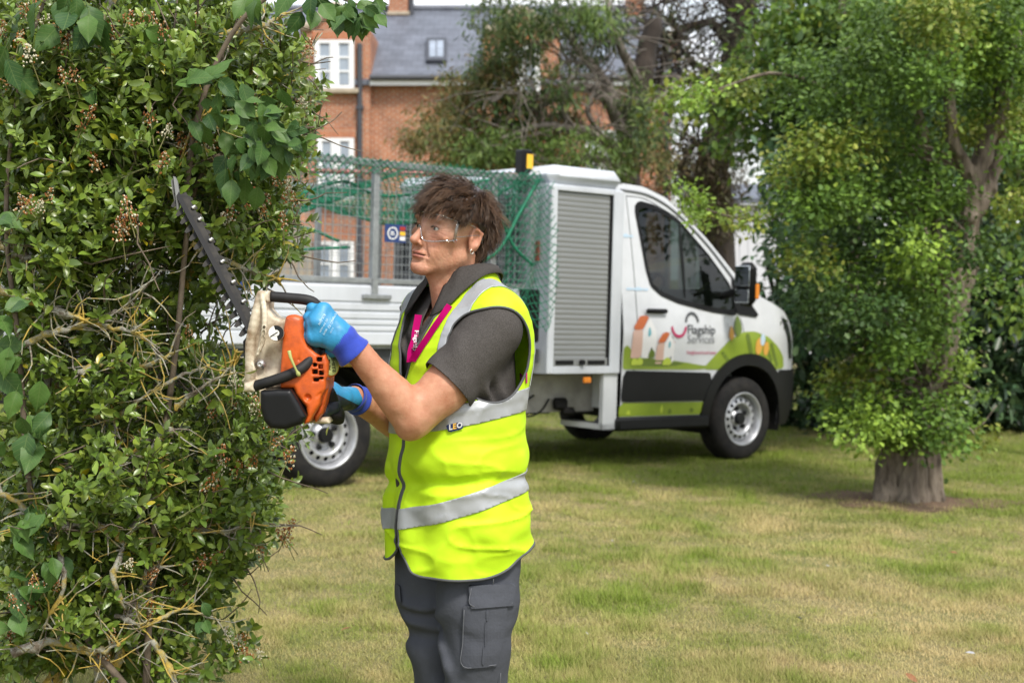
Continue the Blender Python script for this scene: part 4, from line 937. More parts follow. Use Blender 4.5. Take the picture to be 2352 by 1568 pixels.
def conifer():
    Y = 22.0; b = P(1650, 700, Y); t = empty('conifer_tree', (b[0], Y, -.2), 'tall dark conifer with a thick shaggy trunk behind the cab roof', 'tree')
    def q(u, v, dy=0): return P(u, v, Y + dy)
    limbs('trunk', t, [([(b[0], Y, -.2), q(1650, 540), q(1640, 400), q(1655, 280), q(1690, 140), q(1705, 0), q(1710, -90)], .30, .20)], M_BARKD, 10)
    L = [([q(1660, 280), q(1610, 200), q(1560, 190), q(1510, 240)], .09, .02), ([q(1690, 130), q(1640, 60), q(1590, 60), q(1530, 90), q(1480, 60)], .09, .02), ([q(1645, 360), q(1600, 330), q(1575, 360), q(1560, 420)], .07, .02), ([q(1700, 40), q(1640, -10), q(1560, -20), q(1500, 20)], .07, .02), ([q(1690, 120), q(1760, 60), q(1800, -20)], .10, .04), ([q(1650, 440), q(1590, 420), q(1560, 380)], .06, .02), ([q(1530, 90), q(1520, 160), q(1500, 230)], .05, .02), ([q(1700, 200), q(1640, 170), q(1570, 120), q(1540, 20)], .06, .02)]
    limbs('limb', t, L, M_BARKD); st = []
    for pts, r0, r1 in L:
        pp = smooth_path(pts, 4)
        for k in range(60): st.append((pp[rng.integers(1, len(pp))], rand_dirs(1)[0] + [-.2, -.2, .0]))
    twigs('twigs', t, st, M_BARKD, 1.1, .014, .7)
    D = [(.028, .040, .018), (.045, .05, .022), (.06, .048, .025)]; BR = [(.06, .042, .024), (.045, .036, .018), (.06, .06, .022)]
    cl = [(1560, 140, 70, 45, D, .35), (1620, 220, 60, 30, D, .5), (1520, 40, 60, 40, D, .35), (1630, 40, 70, 40, D, .35), (1740, 60, 70, 60, D, .5), (1600, 380, 45, 60, BR), (1660, 400, 50, 90, BR), (1620, 470, 60, 40, BR), (1540, 400, 40, 30, BR), (1680, 300, 40, 70, BR), (1650, 520, 40, 25, BR), (1590, 290, 40, 30, D, .4), (1700, 180, 40, 80, D, .6)]
    foliage('foliage', t, pxclumps(cl, 21.5, .5, .7, 5200), .12, D, 'far', M_LEAF, droop=.3, width=.4, sub=18, spread=.3)
conifer()
# ---- broadleaf trees and laurel at the right, in the distance
def backdrop():
    G = [(.055, .10, .018), (.085, .14, .02), (.11, .16, .022), (.045, .085, .02)]; T = [(.03, .065, .028), (.045, .085, .035), (.06, .10, .04)]; O = [(.10, .14, .02), (.125, .14, .022), (.085, .125, .02)]
    for lab, u, Y, cl, dens, sz in (
        ('mid green broadleaf tree with loose sprays reaching toward the cab roof', 2120, 14.0, [(1640, 205, 60, 28, O, .8), (1700, 240, 70, 40, G), (1780, 190, 80, 60, G), (1850, 110, 90, 60, O), (1800, 50, 60, 50, G, .8), (1960, 60, 110, 60, G), (1900, 200, 90, 60, T), (1760, 300, 60, 40, G, .8), (1840, 300, 70, 50, T), (2000, 160, 100, 60, T), (2110, 70, 100, 70, G), (1560, 235, 55, 25, O, .7), (1690, 330, 50, 40, G, .5), (1900, 0, 90, 50, G), (2020, 0, 90, 50, G), (1880, 60, 70, 50, G), (1990, 250, 80, 50, G), (1740, 120, 50, 40, G, .7), (2060, 130, 80, 60, O)], 2300, .085),
        ('tall leafy tree filling the upper right corner of the view', 2352, 12.0, [(2150, 160, 90, 70, G), (2260, 80, 110, 80, G), (2340, 20, 90, 60, O), (2220, 230, 80, 60, G), (2330, 190, 90, 60, G), (2080, 230, 60, 50, T), (2060, 20, 80, 40, G), (2340, 420, 60, 60, G), (2310, 560, 50, 50, G, .8), (2280, 330, 70, 60, G), (2330, 680, 40, 60, G, .7), (2180, 330, 70, 60, T), (2240, 440, 60, 50, T), (2150, 60, 90, 60, O), (2230, 0, 90, 50, G)], 2500, .08),
        ('dark teal leaved shrub tree directly behind the olive tipped hawthorn', 1960, 13.2, [(1800, 400, 50, 50, T, .9), (1860, 470, 70, 60, T), (1820, 560, 45, 60, T), (1850, 650, 60, 60, T), (1940, 380, 90, 60, T), (2060, 330, 90, 60, T), (1850, 740, 60, 50, T), (2000, 300, 80, 60, G)], 2100, .095)):
        b = P(u, 700, Y); gzz = float(gz(b[0], Y)); t = empty('broadleaf_tree', (b[0], Y, gzz), lab, 'tree', 'trees along the right hand boundary')
        limbs('trunk', t, [([(b[0] + (.35 if u > 2300 else 0), Y, gzz), P(u + (30 if u > 2300 else 0), 600, Y), P(u + 10, 350, Y), P(u - 20, 100, Y), P(u - 30, -120, Y)], .055, .03)], M_BARK if 'corner' not in lab else mat('lichen_trunk', (.13, .11, .045), .9, col2=(.06, .052, .035), vscale=6, bump=.5))
        limbs('limb', t, [([P(u, 500 - 60 * k, Y), P((u + cl[k][0]) / 2, (430 - 40 * k + cl[k][1]) / 2, Y), P(cl[k][0], cl[k][1], Y)], .05, .015) for k in range(min(6, len(cl)))], M_BARK)
        foliage('foliage', t, pxclumps(cl, Y - .3, .5, .7, dens * 4.2), sz * .98, G, 'mid', M_LEAF, .25, 1.2, 20, .3)
    D = [(.014, .030, .013), (.022, .046, .019), (.034, .064, .025), (.048, .085, .034)]
    b = P(2080, 960, 14.6); t = empty('laurel_hedge', (b[0], 14.6, float(gz(b[0], 14.6))), 'dense dark glossy laurel hedge behind the hawthorn trunk', 'hedge')
    cl = []
    for u in range(1800, 2460, 50):
        for v in range(520, 1000, 52): cl.append((u + rng.uniform(-15, 15), v + rng.uniform(-15, 15), 45, 42, D))
    cl = [c for c in cl if not (c[0] < 1830 and c[1] < 640)]
    foliage('foliage', t, pxclumps(cl, 14.3, .35, .5, 2100), .125, D, 'mid', M_LEAFG, .35, 1.1, 14, .4)
    b2 = P(2150, 700, 17.5); t2 = empty('evergreen_tree', (b2[0], 17.5, float(gz(b2[0], 17.5))), 'dark evergreen mass closing the gaps behind the right hand trees', 'tree', 'trees along the right hand boundary')
    cl2 = [(u + rng.uniform(-25, 25), v + rng.uniform(-25, 25), 75, 60, D) for u in range(1840, 2480, 75) for v in range(60, 620, 70)]
    foliage('foliage', t2, pxclumps(cl2, 17.3, .5, .7, 900), .15, D, 'mid', M_LEAF, .3, 1.1, 14, .4); limbs('trunk', t2, [([(b2[0], 17.5, -.2), P(2150, 400, 17.5), P(2140, 0, 17.5)], .2, .1)], M_BARKD)
    limbs('stem', t, [([(P(u, 900, 14.8)[0], 14.8, -.2), P(u + rng.uniform(-30, 30), 800, 14.8), P(u + rng.uniform(-60, 60), 600, 14.7)], .05, .02) for u in range(1810, 2450, 55)], M_BARKD)
backdrop()
# ---- hawthorn with fluted trunk at the right
def hawthorn():
    Y = TREE[1]; zb = float(gz(*TREE)); t = empty('hawthorn_tree', (TREE[0], Y, zb), 'hawthorn with fluted grey trunk and yellow green tips standing on the lawn', 'tree')
    def q(u, v, dy=0): return P(u, v, Y + dy)
    st = [([(2018, 1240, -.16), (2032, 1135, -.10), (2040, 1060, -.03), (2085, 960, 0), (2150, 820, .05), (2195, 700, .05), (2225, 540, .05), (2240, 400, 0), (2300, 250, 0), (2330, 80, 0)], [.075, .072, .065, .072, .075, .07, .06, .06, .045, .03]),
          ([(2078, 1260, -.22), (2085, 1150, -.16), (2090, 1060, -.10), (2105, 980, -.04), (2160, 850, 0), (2190, 720, 0)], [.075, .06, .05, .055, .05, .04]), ([(2125, 1260, -.14), (2115, 1150, -.10), (2108, 1050, -.10), (2120, 950, -.05), (2170, 800, 0)], [.06, .045, .04, .05, .04]),
          ([(2160, 1245, -.09), (2146, 1140, -.06), (2140, 1050, -.02), (2150, 940, .02), (2180, 800, .05), (2230, 620, .05)], [.06, .05, .048, .06, .05, .04]), ([(2060, 1250, .16), (2060, 1150, .12), (2080, 1040, .08), (2130, 900, .05)], [.08, .07, .06, .06]), ([(2145, 1250, .18), (2125, 1040, .1), (2150, 900, .05)], [.07, .06, .06]),
          ([(2185, 720, .0), (2165, 600, -.05), (2150, 480, -.05), (2130, 340, 0), (2090, 200, 0)], [.05, .045, .04, .03, .02]), ([(2235, 420, 0), (2190, 330, -.1), (2180, 220, -.1), (2200, 60, 0)], [.045, .035, .03, .02]), ([(2230, 500, 0), (2275, 430, .05), (2300, 330, .1), (2290, 120, .1)], [.05, .04, .035, .02])]
    ch = [(np.array([q(*p) for p in pts]), rs) for pts, rs in st]
    def f(p):
        d = None
        for pts, rs in ch:
            c = chain(p, pts, rs, .02); d = c if d is None else smin(d, c, .013)
        return d + .024 * np.abs(vnoise(p * np.array([22, 22, 4]))) - .012 + .012 * vnoise(p * np.array([55, 55, 10]))
    al = np.concatenate([c[0] for c in ch]); V, Q = nets(f, al.min(0) - .12, al.max(0) + .12, .013)
    obj('trunk', make_mesh('trunk', V, Q), M_BARK, t)
    br = []
    G = [(.07, .125, .02), (.09, .15, .022), (.055, .10, .02)]; O = [(.125, .165, .025), (.15, .165, .028), (.10, .145, .022)]; D = [(.03, .06, .016), (.045, .08, .018)]; B = [(.12, .19, .03), (.15, .22, .03)]
    cl = [(1890, 345, 95, 38, O), (1835, 385, 70, 35, O), (1960, 330, 80, 40, O), (2060, 330, 60, 40, G), (1850, 460, 80, 50, G), (1920, 440, 90, 55, G), (2020, 430, 90, 60, G), (2100, 480, 70, 60, G), (1990, 540, 80, 50, D), (1885, 560, 75, 45, G), (1850, 600, 60, 25, O), (2100, 570, 80, 50, B), (2060, 640, 70, 40, G), (1930, 640, 80, 55, G), (1885, 690, 65, 50, D), (2000, 720, 70, 45, D), (2090, 730, 80, 50, B), (2160, 660, 50, 60, G, .6), (1950, 760, 60, 50, D), (2150, 760, 60, 40, G), (2060, 800, 60, 40, G), (2170, 830, 60, 40, B), (1990, 850, 60, 40, O), (1940, 880, 55, 40, O), (2060, 880, 70, 45, G), (2140, 900, 70, 40, B), (1930, 940, 60, 40, G), (2010, 950, 65, 40, B), (2090, 960, 70, 45, G), (2170, 960, 60, 40, G), (1960, 985, 50, 28, B), (2040, 1005, 60, 28, B), (2110, 1015, 60, 25, G), (2240, 1000, 40, 14, O), (2190, 1010, 40, 14, G), (2250, 900, 30, 20, G, .5),
          (2180, 300, 60, 20, O), (2260, 310, 60, 22, O), (2330, 270, 50, 35, O), (2330, 470, 40, 30, O), (2250, 640, 30, 30, G, .5), (2120, 380, 60, 40, G), (2200, 200, 60, 30, G, .7), (2050, 230, 70, 40, G), (1950, 230, 70, 40, G, .8), (2320, 340, 30, 20, G), (2230, 560, 60, 50, D, .6), (2170, 440, 60, 50, G, .7), (2270, 240, 70, 50, G), (2150, 180, 70, 50, G), (2080, 150, 80, 60, G), (1980, 140, 80, 50, G), (1900, 270, 80, 50, G), (1860, 180, 80, 50, G), (2260, 130, 80, 60, B), (2330, 130, 60, 60, G), (2030, 60, 90, 60, G), (2160, 40, 90, 60, O), (2280, 30, 80, 50, G),
          (1675, 495, 45, 14, O), (1630, 480, 30, 18, B), (1590, 455, 26, 20, B), (1565, 430, 16, 18, B), (1600, 490, 18, 12, B), (1730, 500, 40, 14, O), (1560, 230, 50, 20, B, .7), (1620, 215, 50, 20, B, .7), (1700, 190, 60, 24, O, .8)]
    foliage('foliage', t, pxclumps(cl, Y - .25, .45, .33, 31000), .037, G, 'lobed', M_LEAF, .3, 1.1, 12, .26)
    tc_ = [q(2195, 700), q(2225, 540), q(2240, 400), q(2150, 820), q(2130, 900)]
    for c in cl[:36]:
        e = P(c[0], c[1], Y - .2); s = tc_[int(np.argmin([np.linalg.norm(e - k - [0, 0, .2]) for k in tc_]))]; br.append(([s, (s + e) / 2 + [0, 0, .06], e], .016, .005))
    br += [([q(1900, 400), q(1780, 500), q(1690, 500), q(1600, 470), q(1560, 425)], .012, .004), ([q(2000, 250), q(1800, 170), q(1650, 205), q(1520, 240)], .018, .004), ([q(2170, 960), q(2240, 985), q(2290, 930)], .008, .003)]
    limbs('limb', t, br, M_BARK, 6)
hawthorn()
def soil():
    t = np.linspace(0, 2 * PI, 49)[:-1]; r = 1 + .22 * np.sin(3 * t + 1) + .12 * np.sin(7 * t) + .07 * np.sin(13 * t); x = TREE[0] + .52 * r * np.cos(t) * 1.25; y = TREE[1] - .08 + .42 * r * np.sin(t); V = [(TREE[0], TREE[1], float(gz(*TREE)) + .012)] + [(a, b, float(gz(a, b)) + .006) for a, b in zip(x, y)]
    tag(obj('bare_soil', make_mesh('soil', V, [(0, 1 + i, 1 + (i + 1) % 48) for i in range(48)]), mat('leaf_litter_soil', (.20, .125, .075), .95, col2=(.11, .07, .042), vscale=22, detail=8, bump=1, bscale=50, bdist=.02)), kind='structure')
soil()
# ================================================================ hedge at the left (privet with other shrubs growing through it)
M_LICH = bpy.data.materials.new('lichen_bark'); M_LICH.use_nodes = True
def _lichen():
    nt = M_LICH.node_tree; L = nt.links; b = nt.nodes['Principled BSDF']; b.inputs['Roughness'].default_value = .95
    tcn = N(nt, 'ShaderNodeTexCoord'); n1 = N(nt, 'ShaderNodeTexNoise', Scale=14, Detail=6, Roughness=.7); n2 = N(nt, 'ShaderNodeTexNoise', Scale=60, Detail=4, Roughness=.7)
    for n in (n1, n2): L.new(tcn.outputs['Object'], n.inputs['Vector'])
    r = N(nt, 'ShaderNodeValToRGB'); e = r.color_ramp.elements; e[0].position = .33; e[0].color = (.13, .10, .07, 1); e[1].position = .60; e[1].color = (.46, .32, .06, 1)
    for p, c in ((.41, (.19, .16, .12, 1)), (.46, (.32, .32, .27, 1)), (.53, (.32, .26, .09, 1))): k = e.new(p); k.color = c
    L.new(n1.outputs['Fac'], r.inputs['Fac']); r2 = N(nt, 'ShaderNodeMapRange'); r2.inputs['To Min'].default_value = .45; r2.inputs['To Max'].default_value = 1.4; L.new(n2.outputs['Fac'], r2.inputs['Value'])
    mm = N(nt, 'ShaderNodeMix', data_type='RGBA', blend_type='MULTIPLY'); mm.inputs['Factor'].default_value = 1; L.new(r.outputs['Color'], mm.inputs['A']); L.new(r2.outputs['Result'], mm.inputs['B']); L.new(mm.outputs['Result'], b.inputs['Base Color'])
    bn = N(nt, 'ShaderNodeBump', Strength=1, Distance=.006); L.new(n2.outputs['Fac'], bn.inputs['Height']); L.new(bn.outputs['Normal'], b.inputs['Normal'])
_lichen()
M_TWIG = mat('twig_bark', (.17, .13, .09), .9, col2=(.09, .07, .05), vscale=20, bump=.3)
HG = 3.6
def hx(u, v, y=HG):
    q = P(u, v, HG); return np.array([q[0], y, q[2]])
OUT = [(-90, -60), (560, -60), (640, 20), (700, 90), (706, 180), (700, 260), (690, 340), (668, 400), (655, 480), (640, 560), (600, 620), (545, 640), (470, 690), (440, 760), (470, 830), (505, 860), (540, 900), (610, 935), (640, 985), (650, 1050), (632, 1100), (610, 1150), (615, 1200), (640, 1255), (600, 1300), (545, 1330), (500, 1380), (470, 1430), (440, 1480), (400, 1530), (380, 1600), (-90, 1600)]
OUT = [(u - (34 if u > 350 else 0) - (42 if u > 500 and v < 500 else 0) - (42 if u > 420 and 830 < v < 1350 else 0), v) for u, v in OUT]
OUTA = np.array(OUT, float)
hedge = empty('privet_hedge', hx(250, 1560)*np.array([1, 1, 0]), 'overgrown flowering privet hedge with lichen covered branches at the left edge', 'hedge')
def density(uv):
    u, v = uv[:, 0], uv[:, 1]; d = np.ones(len(uv))
    wood = np.exp(-(((v - 860) / 260) ** 2)) * (u < 560); d -= .50 * wood
    d -= .35 * np.exp(-(((u - 200) / 150) ** 2 + ((v - 1200) / 120) ** 2))
    d -= .6 * np.exp(-(((u - 480) / 70) ** 2 + ((v - 740) / 60) ** 2))
    d -= .55 * np.exp(-(((u - 560) / 90) ** 2 + ((v - 60) / 60) ** 2))
    return np.clip(d, .06, 1)
def sample_region(n, margin=4):
    out = []
    while sum(map(len, out)) < n:
        c = rng.random((n * 2, 2)) * [800, 1680] + [-90, -70]; sd_ = poly_sd(c, OUTA); k = (sd_ > margin) & (rng.random(len(c)) < density(c)); out.append(np.column_stack([c[k], sd_[k]]))
    return np.concatenate(out)[:n]
def front_y(u, v, sd_):
    """hedge face: bulges toward the camera away from its edge, with hollows"""
    bulge = sstep(0, 260, sd_); q = np.stack([u / 90, v / 90, 0 * u], 1)
    y = 3.74 - .26 * bulge + .10 * vnoise(q) + .05 * vnoise(q * 2.7 + 5)
    bar = np.exp(-(np.abs((u - 375) * .894 - (v - 400) * .447 * 1.0) / 60) ** 2) * ((v > 380) & (v < 860)); return np.maximum(y, 3.52 * bar + (1 - bar) * 0)
PRIV = [(.125, .195, .026), (.160, .228, .030), (.185, .245, .032), (.088, .145, .023), (.140, .205, .042)]; PTIP = [(.19, .29, .045), (.23, .33, .05), (.15, .25, .04)]
def build_privet():
    layers = []
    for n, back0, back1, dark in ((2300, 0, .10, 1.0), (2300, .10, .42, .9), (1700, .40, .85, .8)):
        s = sample_region(n); u, v, sdv = s.T; y = front_y(u, v, sdv) + rng.uniform(back0, back1, n)
        q = np.array([hx(a, b) for a, b in zip(u, v)]); q[:, 1] = y; layers.append((q, u, v, sdv, np.full(n, dark)))
    # extra sprays that leave the outline, and a sprig at the bottom
    ed = []
    for (a, b), (c, d) in zip(OUT[2:-2], OUT[3:-1]):
        for t in np.arange(0, 1, 14 / max(14, math.hypot(c - a, d - b))):
            if 640 < b < 840 and rng.random() < .7: continue
            ed.append((a + (c - a) * t + rng.normal(0, 12), b + (d - b) * t + rng.normal(0, 12)))
    for k in range(12): ed.append((505 + rng.normal(0, 28), 1530 + rng.normal(0, 26)))
    for k in range(10): ed.append((470 + rng.normal(0, 20), 1545 + rng.normal(0, 20)))
    ed = np.array(ed); q = np.array([hx(a, b) for a, b in ed]); q[:, 1] = 3.72 + rng.uniform(-.1, .15, len(q)); layers.append((q, ed[:, 0], ed[:, 1], np.full(len(q), 5.), np.ones(len(q))))
    base = np.concatenate([l[0] for l in layers]); u = np.concatenate([l[1] for l in layers]); sdv = np.concatenate([l[3] for l in layers]); dk = np.concatenate([l[4] for l in layers]); m = len(base)
    out = sstep(160, 0, sdv)
    d = rng.normal(0, .55, (m, 3)) + np.array([0, -.45, .55]); d[:, 0] += .55 * out; d /= np.linalg.norm(d, axis=1)[:, None]
    L = rng.uniform(.045, .10, m); side = np.cross(d, rand_dirs(m)); side /= np.linalg.norm(side, axis=1)[:, None]; side2 = np.cross(d, side)
    Ps, Ds, Us, Ss, Cs = [], [], [], [], []
    tipf = rng.random(m) < .35
    for k in range(5):
        t = .15 + .85 * k / 4; ang = k * PI / 2 + rng.normal(0, .3, m); lat = side * np.cos(ang)[:, None] + side2 * np.sin(ang)[:, None]
        for sg in (1, -1):
            p = base + d * (L * t)[:, None]; up_w = .55 + .6 * (k == 4) + .25 * k / 4
            Ps.append(p); Ds.append(lat * sg * .9 + d * up_w + rng.normal(0, .18, (m, 3))); Us.append(d + rng.normal(0, .25, (m, 3)) + [0, -.25, .35])
            Ss.append(rng.uniform(.020, .043, m) * (1 - .25 * (k == 4)))
            c = mixcol(PRIV, m, .2); tp = mixcol(PTIP, m, .15); f = (tipf & (k >= 3))[:, None] * .75; c = c * (1 - f) + tp * f
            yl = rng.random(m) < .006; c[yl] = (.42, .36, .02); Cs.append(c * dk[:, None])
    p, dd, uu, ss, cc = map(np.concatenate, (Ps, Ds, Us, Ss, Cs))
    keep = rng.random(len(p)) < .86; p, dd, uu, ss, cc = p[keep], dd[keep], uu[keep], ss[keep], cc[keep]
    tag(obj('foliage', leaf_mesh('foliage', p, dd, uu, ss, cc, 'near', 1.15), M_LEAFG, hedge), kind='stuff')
    mb = MB()
    for i in rng.choice(m, 2600, replace=False): mb.tube([base[i] - d[i] * .03, base[i] + d[i] * L[i] * .5, base[i] + d[i] * L[i]], [.0016, .0013, .0008], 3, False)
    tag(mb.build('shoot_stems', mat('green_stem', (.14, .15, .05), .7), hedge), kind='stuff')
build_privet()
def build_wood():
    B = [([(60, 1650), (110, 1450), (90, 1250), (120, 1050), (60, 820), (110, 640), (90, 420), (160, 200), (220, -40)], .026, .012, 3.75), ([(300, 1650), (320, 1450), (290, 1300), (350, 1150), (330, 980), (300, 820), (380, 650), (420, 450), (480, 250), (560, 60)], .022, .008, 3.85), ([(200, 1650), (230, 1400), (270, 1250), (240, 1100)], .022, .014, 3.7),
         ([(0, 655), (90, 690), (180, 720), (260, 745), (330, 760), (370, 790)], .010, .004, 3.50), ([(60, 800), (150, 760), (230, 735), (300, 700), (355, 655)], .010, .004, 3.52), ([(130, 600), (60, 590), (0, 560)], .012, .008, 3.55), ([(180, 930), (260, 960), (350, 900), (420, 860), (480, 840)], .008, .003, 3.6), ([(150, 1080), (260, 1060), (340, 1010), (400, 985)], .012, .006, 3.6),
         ([(10, 1100), (90, 1160), (150, 1230), (180, 1320), (130, 1420)], .009, .005, 3.5), ([(100, 1180), (160, 1200), (230, 1190), (300, 1230), (290, 1300), (310, 1380)], .010, .006, 3.52), ([(300, 1230), (350, 1130), (330, 1060), (370, 1000)], .009, .005, 3.55), ([(350, 1240), (430, 1230), (520, 1225), (580, 1180)], .009, .003, 3.66),
         ([(280, 1400), (350, 1420), (420, 1395), (500, 1410)], .007, .002, 3.55), ([(370, 1450), (410, 1520), (440, 1600)], .007, .009, 3.5), ([(430, 560), (500, 590), (560, 615), (600, 630), (645, 642)], .008, .003, 3.62), ([(400, 940), (460, 890), (520, 850), (545, 800)], .008, .002, 3.62), ([(200, 850), (260, 830), (330, 840), (400, 810)], .009, .004, 3.53), ([(50, 1480), (140, 1460), (220, 1480), (300, 1460)], .012, .006, 3.55),
         ([(430, 70), (520, 62), (600, 45), (640, 15)], .010, .006, 3.7), ([(460, 300), (560, 200), (640, 150), (720, 50)], .006, .002, 3.75), ([(350, 560), (390, 470), (440, 330), (490, 250)], .007, .003, 3.56), ([(110, 640), (180, 560), (260, 600), (320, 560)], .009, .004, 3.6), ([(250, 1560), (280, 1480), (330, 1330), (370, 1300)], .014, .008, 3.6)]
    for pts, r0, r1, y in B:
        q = smooth_path([hx(a, b, y + rng.normal(0, .02)) for a, b in pts], 7); k = len(q); r = np.linspace(r0, r1, k) * (1 + .22 * rng.normal(0, 1, k)); q = q + rng.normal(0, .0025, q.shape)
        br = obj('branch', make_mesh('branch', *tube_vf(q, np.maximum(r, .0015), 8)), M_LICH, hedge)
        mb = MB()
        for i in range(int(k * 1.05)):
            s = q[rng.integers(0, k)]; d = rand_dirs(1)[0] * [1, .5, 1] + [.25, -.2, .1]; pts2 = [s]; ln = rng.uniform(.05, .15)
            for j in range(4): d = d + rng.normal(0, .20, 3); d /= np.linalg.norm(d); pts2.append(pts2[-1] + d * ln / 4)
            mb.tube(pts2, np.linspace(.0028, .0011, 5), 5, False)
        tag(mb.build('side_twigs', M_LICH, br, smooth=True), kind='stuff')
    mb = MB(); s = sample_region(750); uu, vv, sd2 = s.T; yy = front_y(uu, vv, sd2) + rng.uniform(.02, .6, len(s))
    for (a, b, c), y in zip(s, yy):
        p = hx(a, b, y); d = rand_dirs(1)[0] * [1, .6, .9] + [.15, 0, .3]; pts = [p]
        for j in range(5): d = d + rng.normal(0, .3, 3); d /= np.linalg.norm(d); pts.append(pts[-1] + d * rng.uniform(.02, .06))
        mb.tube(pts, np.linspace(.0030, .0012, 6), 4, False)
    tag(mb.build('twigs', M_TWIG, hedge, smooth=True), kind='stuff')
build_wood()
M_BUD = mat('privet_buds', (1, 1, 1), .6, attr='col', trans=.1)
def build_flowers():
    oct_ = np.array([(1, 0, 0), (-1, 0, 0), (0, 1, 0), (0, -1, 0), (0, 0, 1.6), (0, 0, -1)], float); of = np.array([(0, 2, 4), (2, 1, 4), (1, 3, 4), (3, 0, 4), (2, 0, 5), (1, 2, 5), (3, 1, 5), (0, 3, 5)]); meshes = []
    for kind in range(4):
        V, F, C = [], [], []; k = 0; n = 46
        for i in range(n):
            h = rng.random(); r = .021 * (1 - .75 * h) * math.sqrt(rng.random()); a = rng.random() * 2 * PI; c = np.array([r * math.cos(a), r * math.sin(a), .008 + .045 * h]); s = rng.uniform(.0016, .0028)
            V.append(c + oct_ * s); F.append(of + k); k += 6; w = rng.random() < (.18, .45, .8, .3)[kind]
            C.append(np.tile((.62, .58, .42) if w else np.array([(.34, .12, .03), (.26, .085, .025), (.40, .20, .06)])[rng.integers(0, 3)], (6, 1)))
        V2, F2 = tube_vf([(0, 0, -.03), (0, 0, .02), (0, 0, .05)], [.0012, .001, .0006], 3, False); V.append(V2); F.append(np.array([(f[0], f[1], f[2]) for f in F2] + [(f[0], f[2], f[3]) for f in F2]) + k); C.append(np.tile((.16, .15, .05), (len(V2), 1)))
        meshes.append(make_mesh('flower_head', np.concatenate(V), np.vstack(F), False, np.concatenate(C)))
    for me in meshes: me.materials.append(M_BUD)
    spots = [(30, 70), (50, 100), (90, 60), (120, 90), (150, 100), (100, 40), (165, 135), (85, 130), (30, 205), (10, 190), (70, 195), (140, 180), (205, 215), (220, 210), (295, 70), (270, 95), (320, 60), (350, 55), (465, 75), (470, 60), (395, 110), (210, 325), (235, 285), (120, 480), (140, 500), (95, 500), (155, 470), (380, 305), (400, 330), (405, 400), (430, 345), (470, 330), (480, 350), (455, 370), (495, 345), (430, 385), (520, 395), (540, 375), (350, 510), (360, 530), (310, 540), (325, 560), (560, 480), (575, 455), (600, 500), (590, 470), (530, 515), (520, 500), (640, 420), (650, 440), (660, 470), (640, 530), (620, 560), (655, 380), (680, 330), (690, 110), (700, 120), (690, 240), (35, 860), (55, 870), (30, 830), (10, 900), (470, 975), (480, 960), (500, 940), (520, 900), (560, 920), (580, 960), (600, 950), (620, 975), (610, 1000), (600, 1030), (640, 1080), (500, 1070), (510, 1090), (495, 1110), (530, 1105), (560, 1090), (480, 1130), (150, 1315), (165, 1325), (130, 1310), (100, 1360), (340, 1325), (350, 1315), (320, 1280), (450, 1310), (460, 1290), (640, 1245), (655, 1255), (655, 1270), (590, 1290), (70, 1400), (90, 1430), (50, 1390), (400, 1400), (380, 1390), (405, 1385), (270, 1450), (520, 1500), (525, 1520), (545, 1490), (590, 1530), (560, 1540), (600, 955), (585, 940), (15, 1480), (260, 1500), (330, 1410), (350, 1405), (420, 780), (430, 800), (20, 300), (250, 130), (265, 400)]
    for u, v in spots:
        sdv = float(poly_sd(np.array([[u, v]], float), OUTA)[0]); y = float(front_y(np.array([u * 1.]), np.array([v * 1.]), np.array([max(sdv, 0)]))[0]) - .05 if sdv > 0 else 3.68
        o = obj('flower_head', meshes[rng.integers(0, 4)], M_BUD, hedge, local=True); o.location = Vector(hx(u, v + 8, y)) - hedge.location
        o.rotation_euler = (rng.normal(.35, .3), rng.normal(.15, .35), rng.uniform(0, 6)); k = rng.uniform(.8, 1.35); o.scale = (k, k, k)
build_flowers()
# ---- broad toothed leaves of a plum shrub growing through the hedge
def broad_leaf(kind):
    nx_, prof = 8, [.04, .26, .42, .48, .46, .38, .25, .10, 0]
    V = []; F = []; r = np.random.default_rng(20 + kind); bend = (.22, .5, -.12, .75)[kind]; fold = (.35, .18, .5, .3)[kind]; wav = (.03, .05, .035, .06)[kind]
    for i in range(nx_ + 1):
        x = i / nx_; w = prof[i] * .66; z = -bend * x * x * .6
        for t in (-1, -.5, 0, .5, 1):
            e = abs(t); ww = w * t * (1 + (.045 if i % 2 else -.045) * (e == 1)); V.append((x - .03 * e, ww, z + fold * abs(ww) * .6 + wav * math.sin(9 * x + 3 * t + kind) * e))
    for i in range(nx_):
        for j in range(4): a = i * 5 + j; F.append((a, a + 1, a + 6, a + 5))
    V2, F2 = tube_vf([(-.28, 0, .03), (-.12, 0, .01), (.04, 0, .0)], [.016, .014, .012], 4, False); k = len(V); V = np.vstack([V, V2]); F += [tuple(int(q) + k for q in f) for f in F2]
    return make_mesh('broad_leaf', V, F)
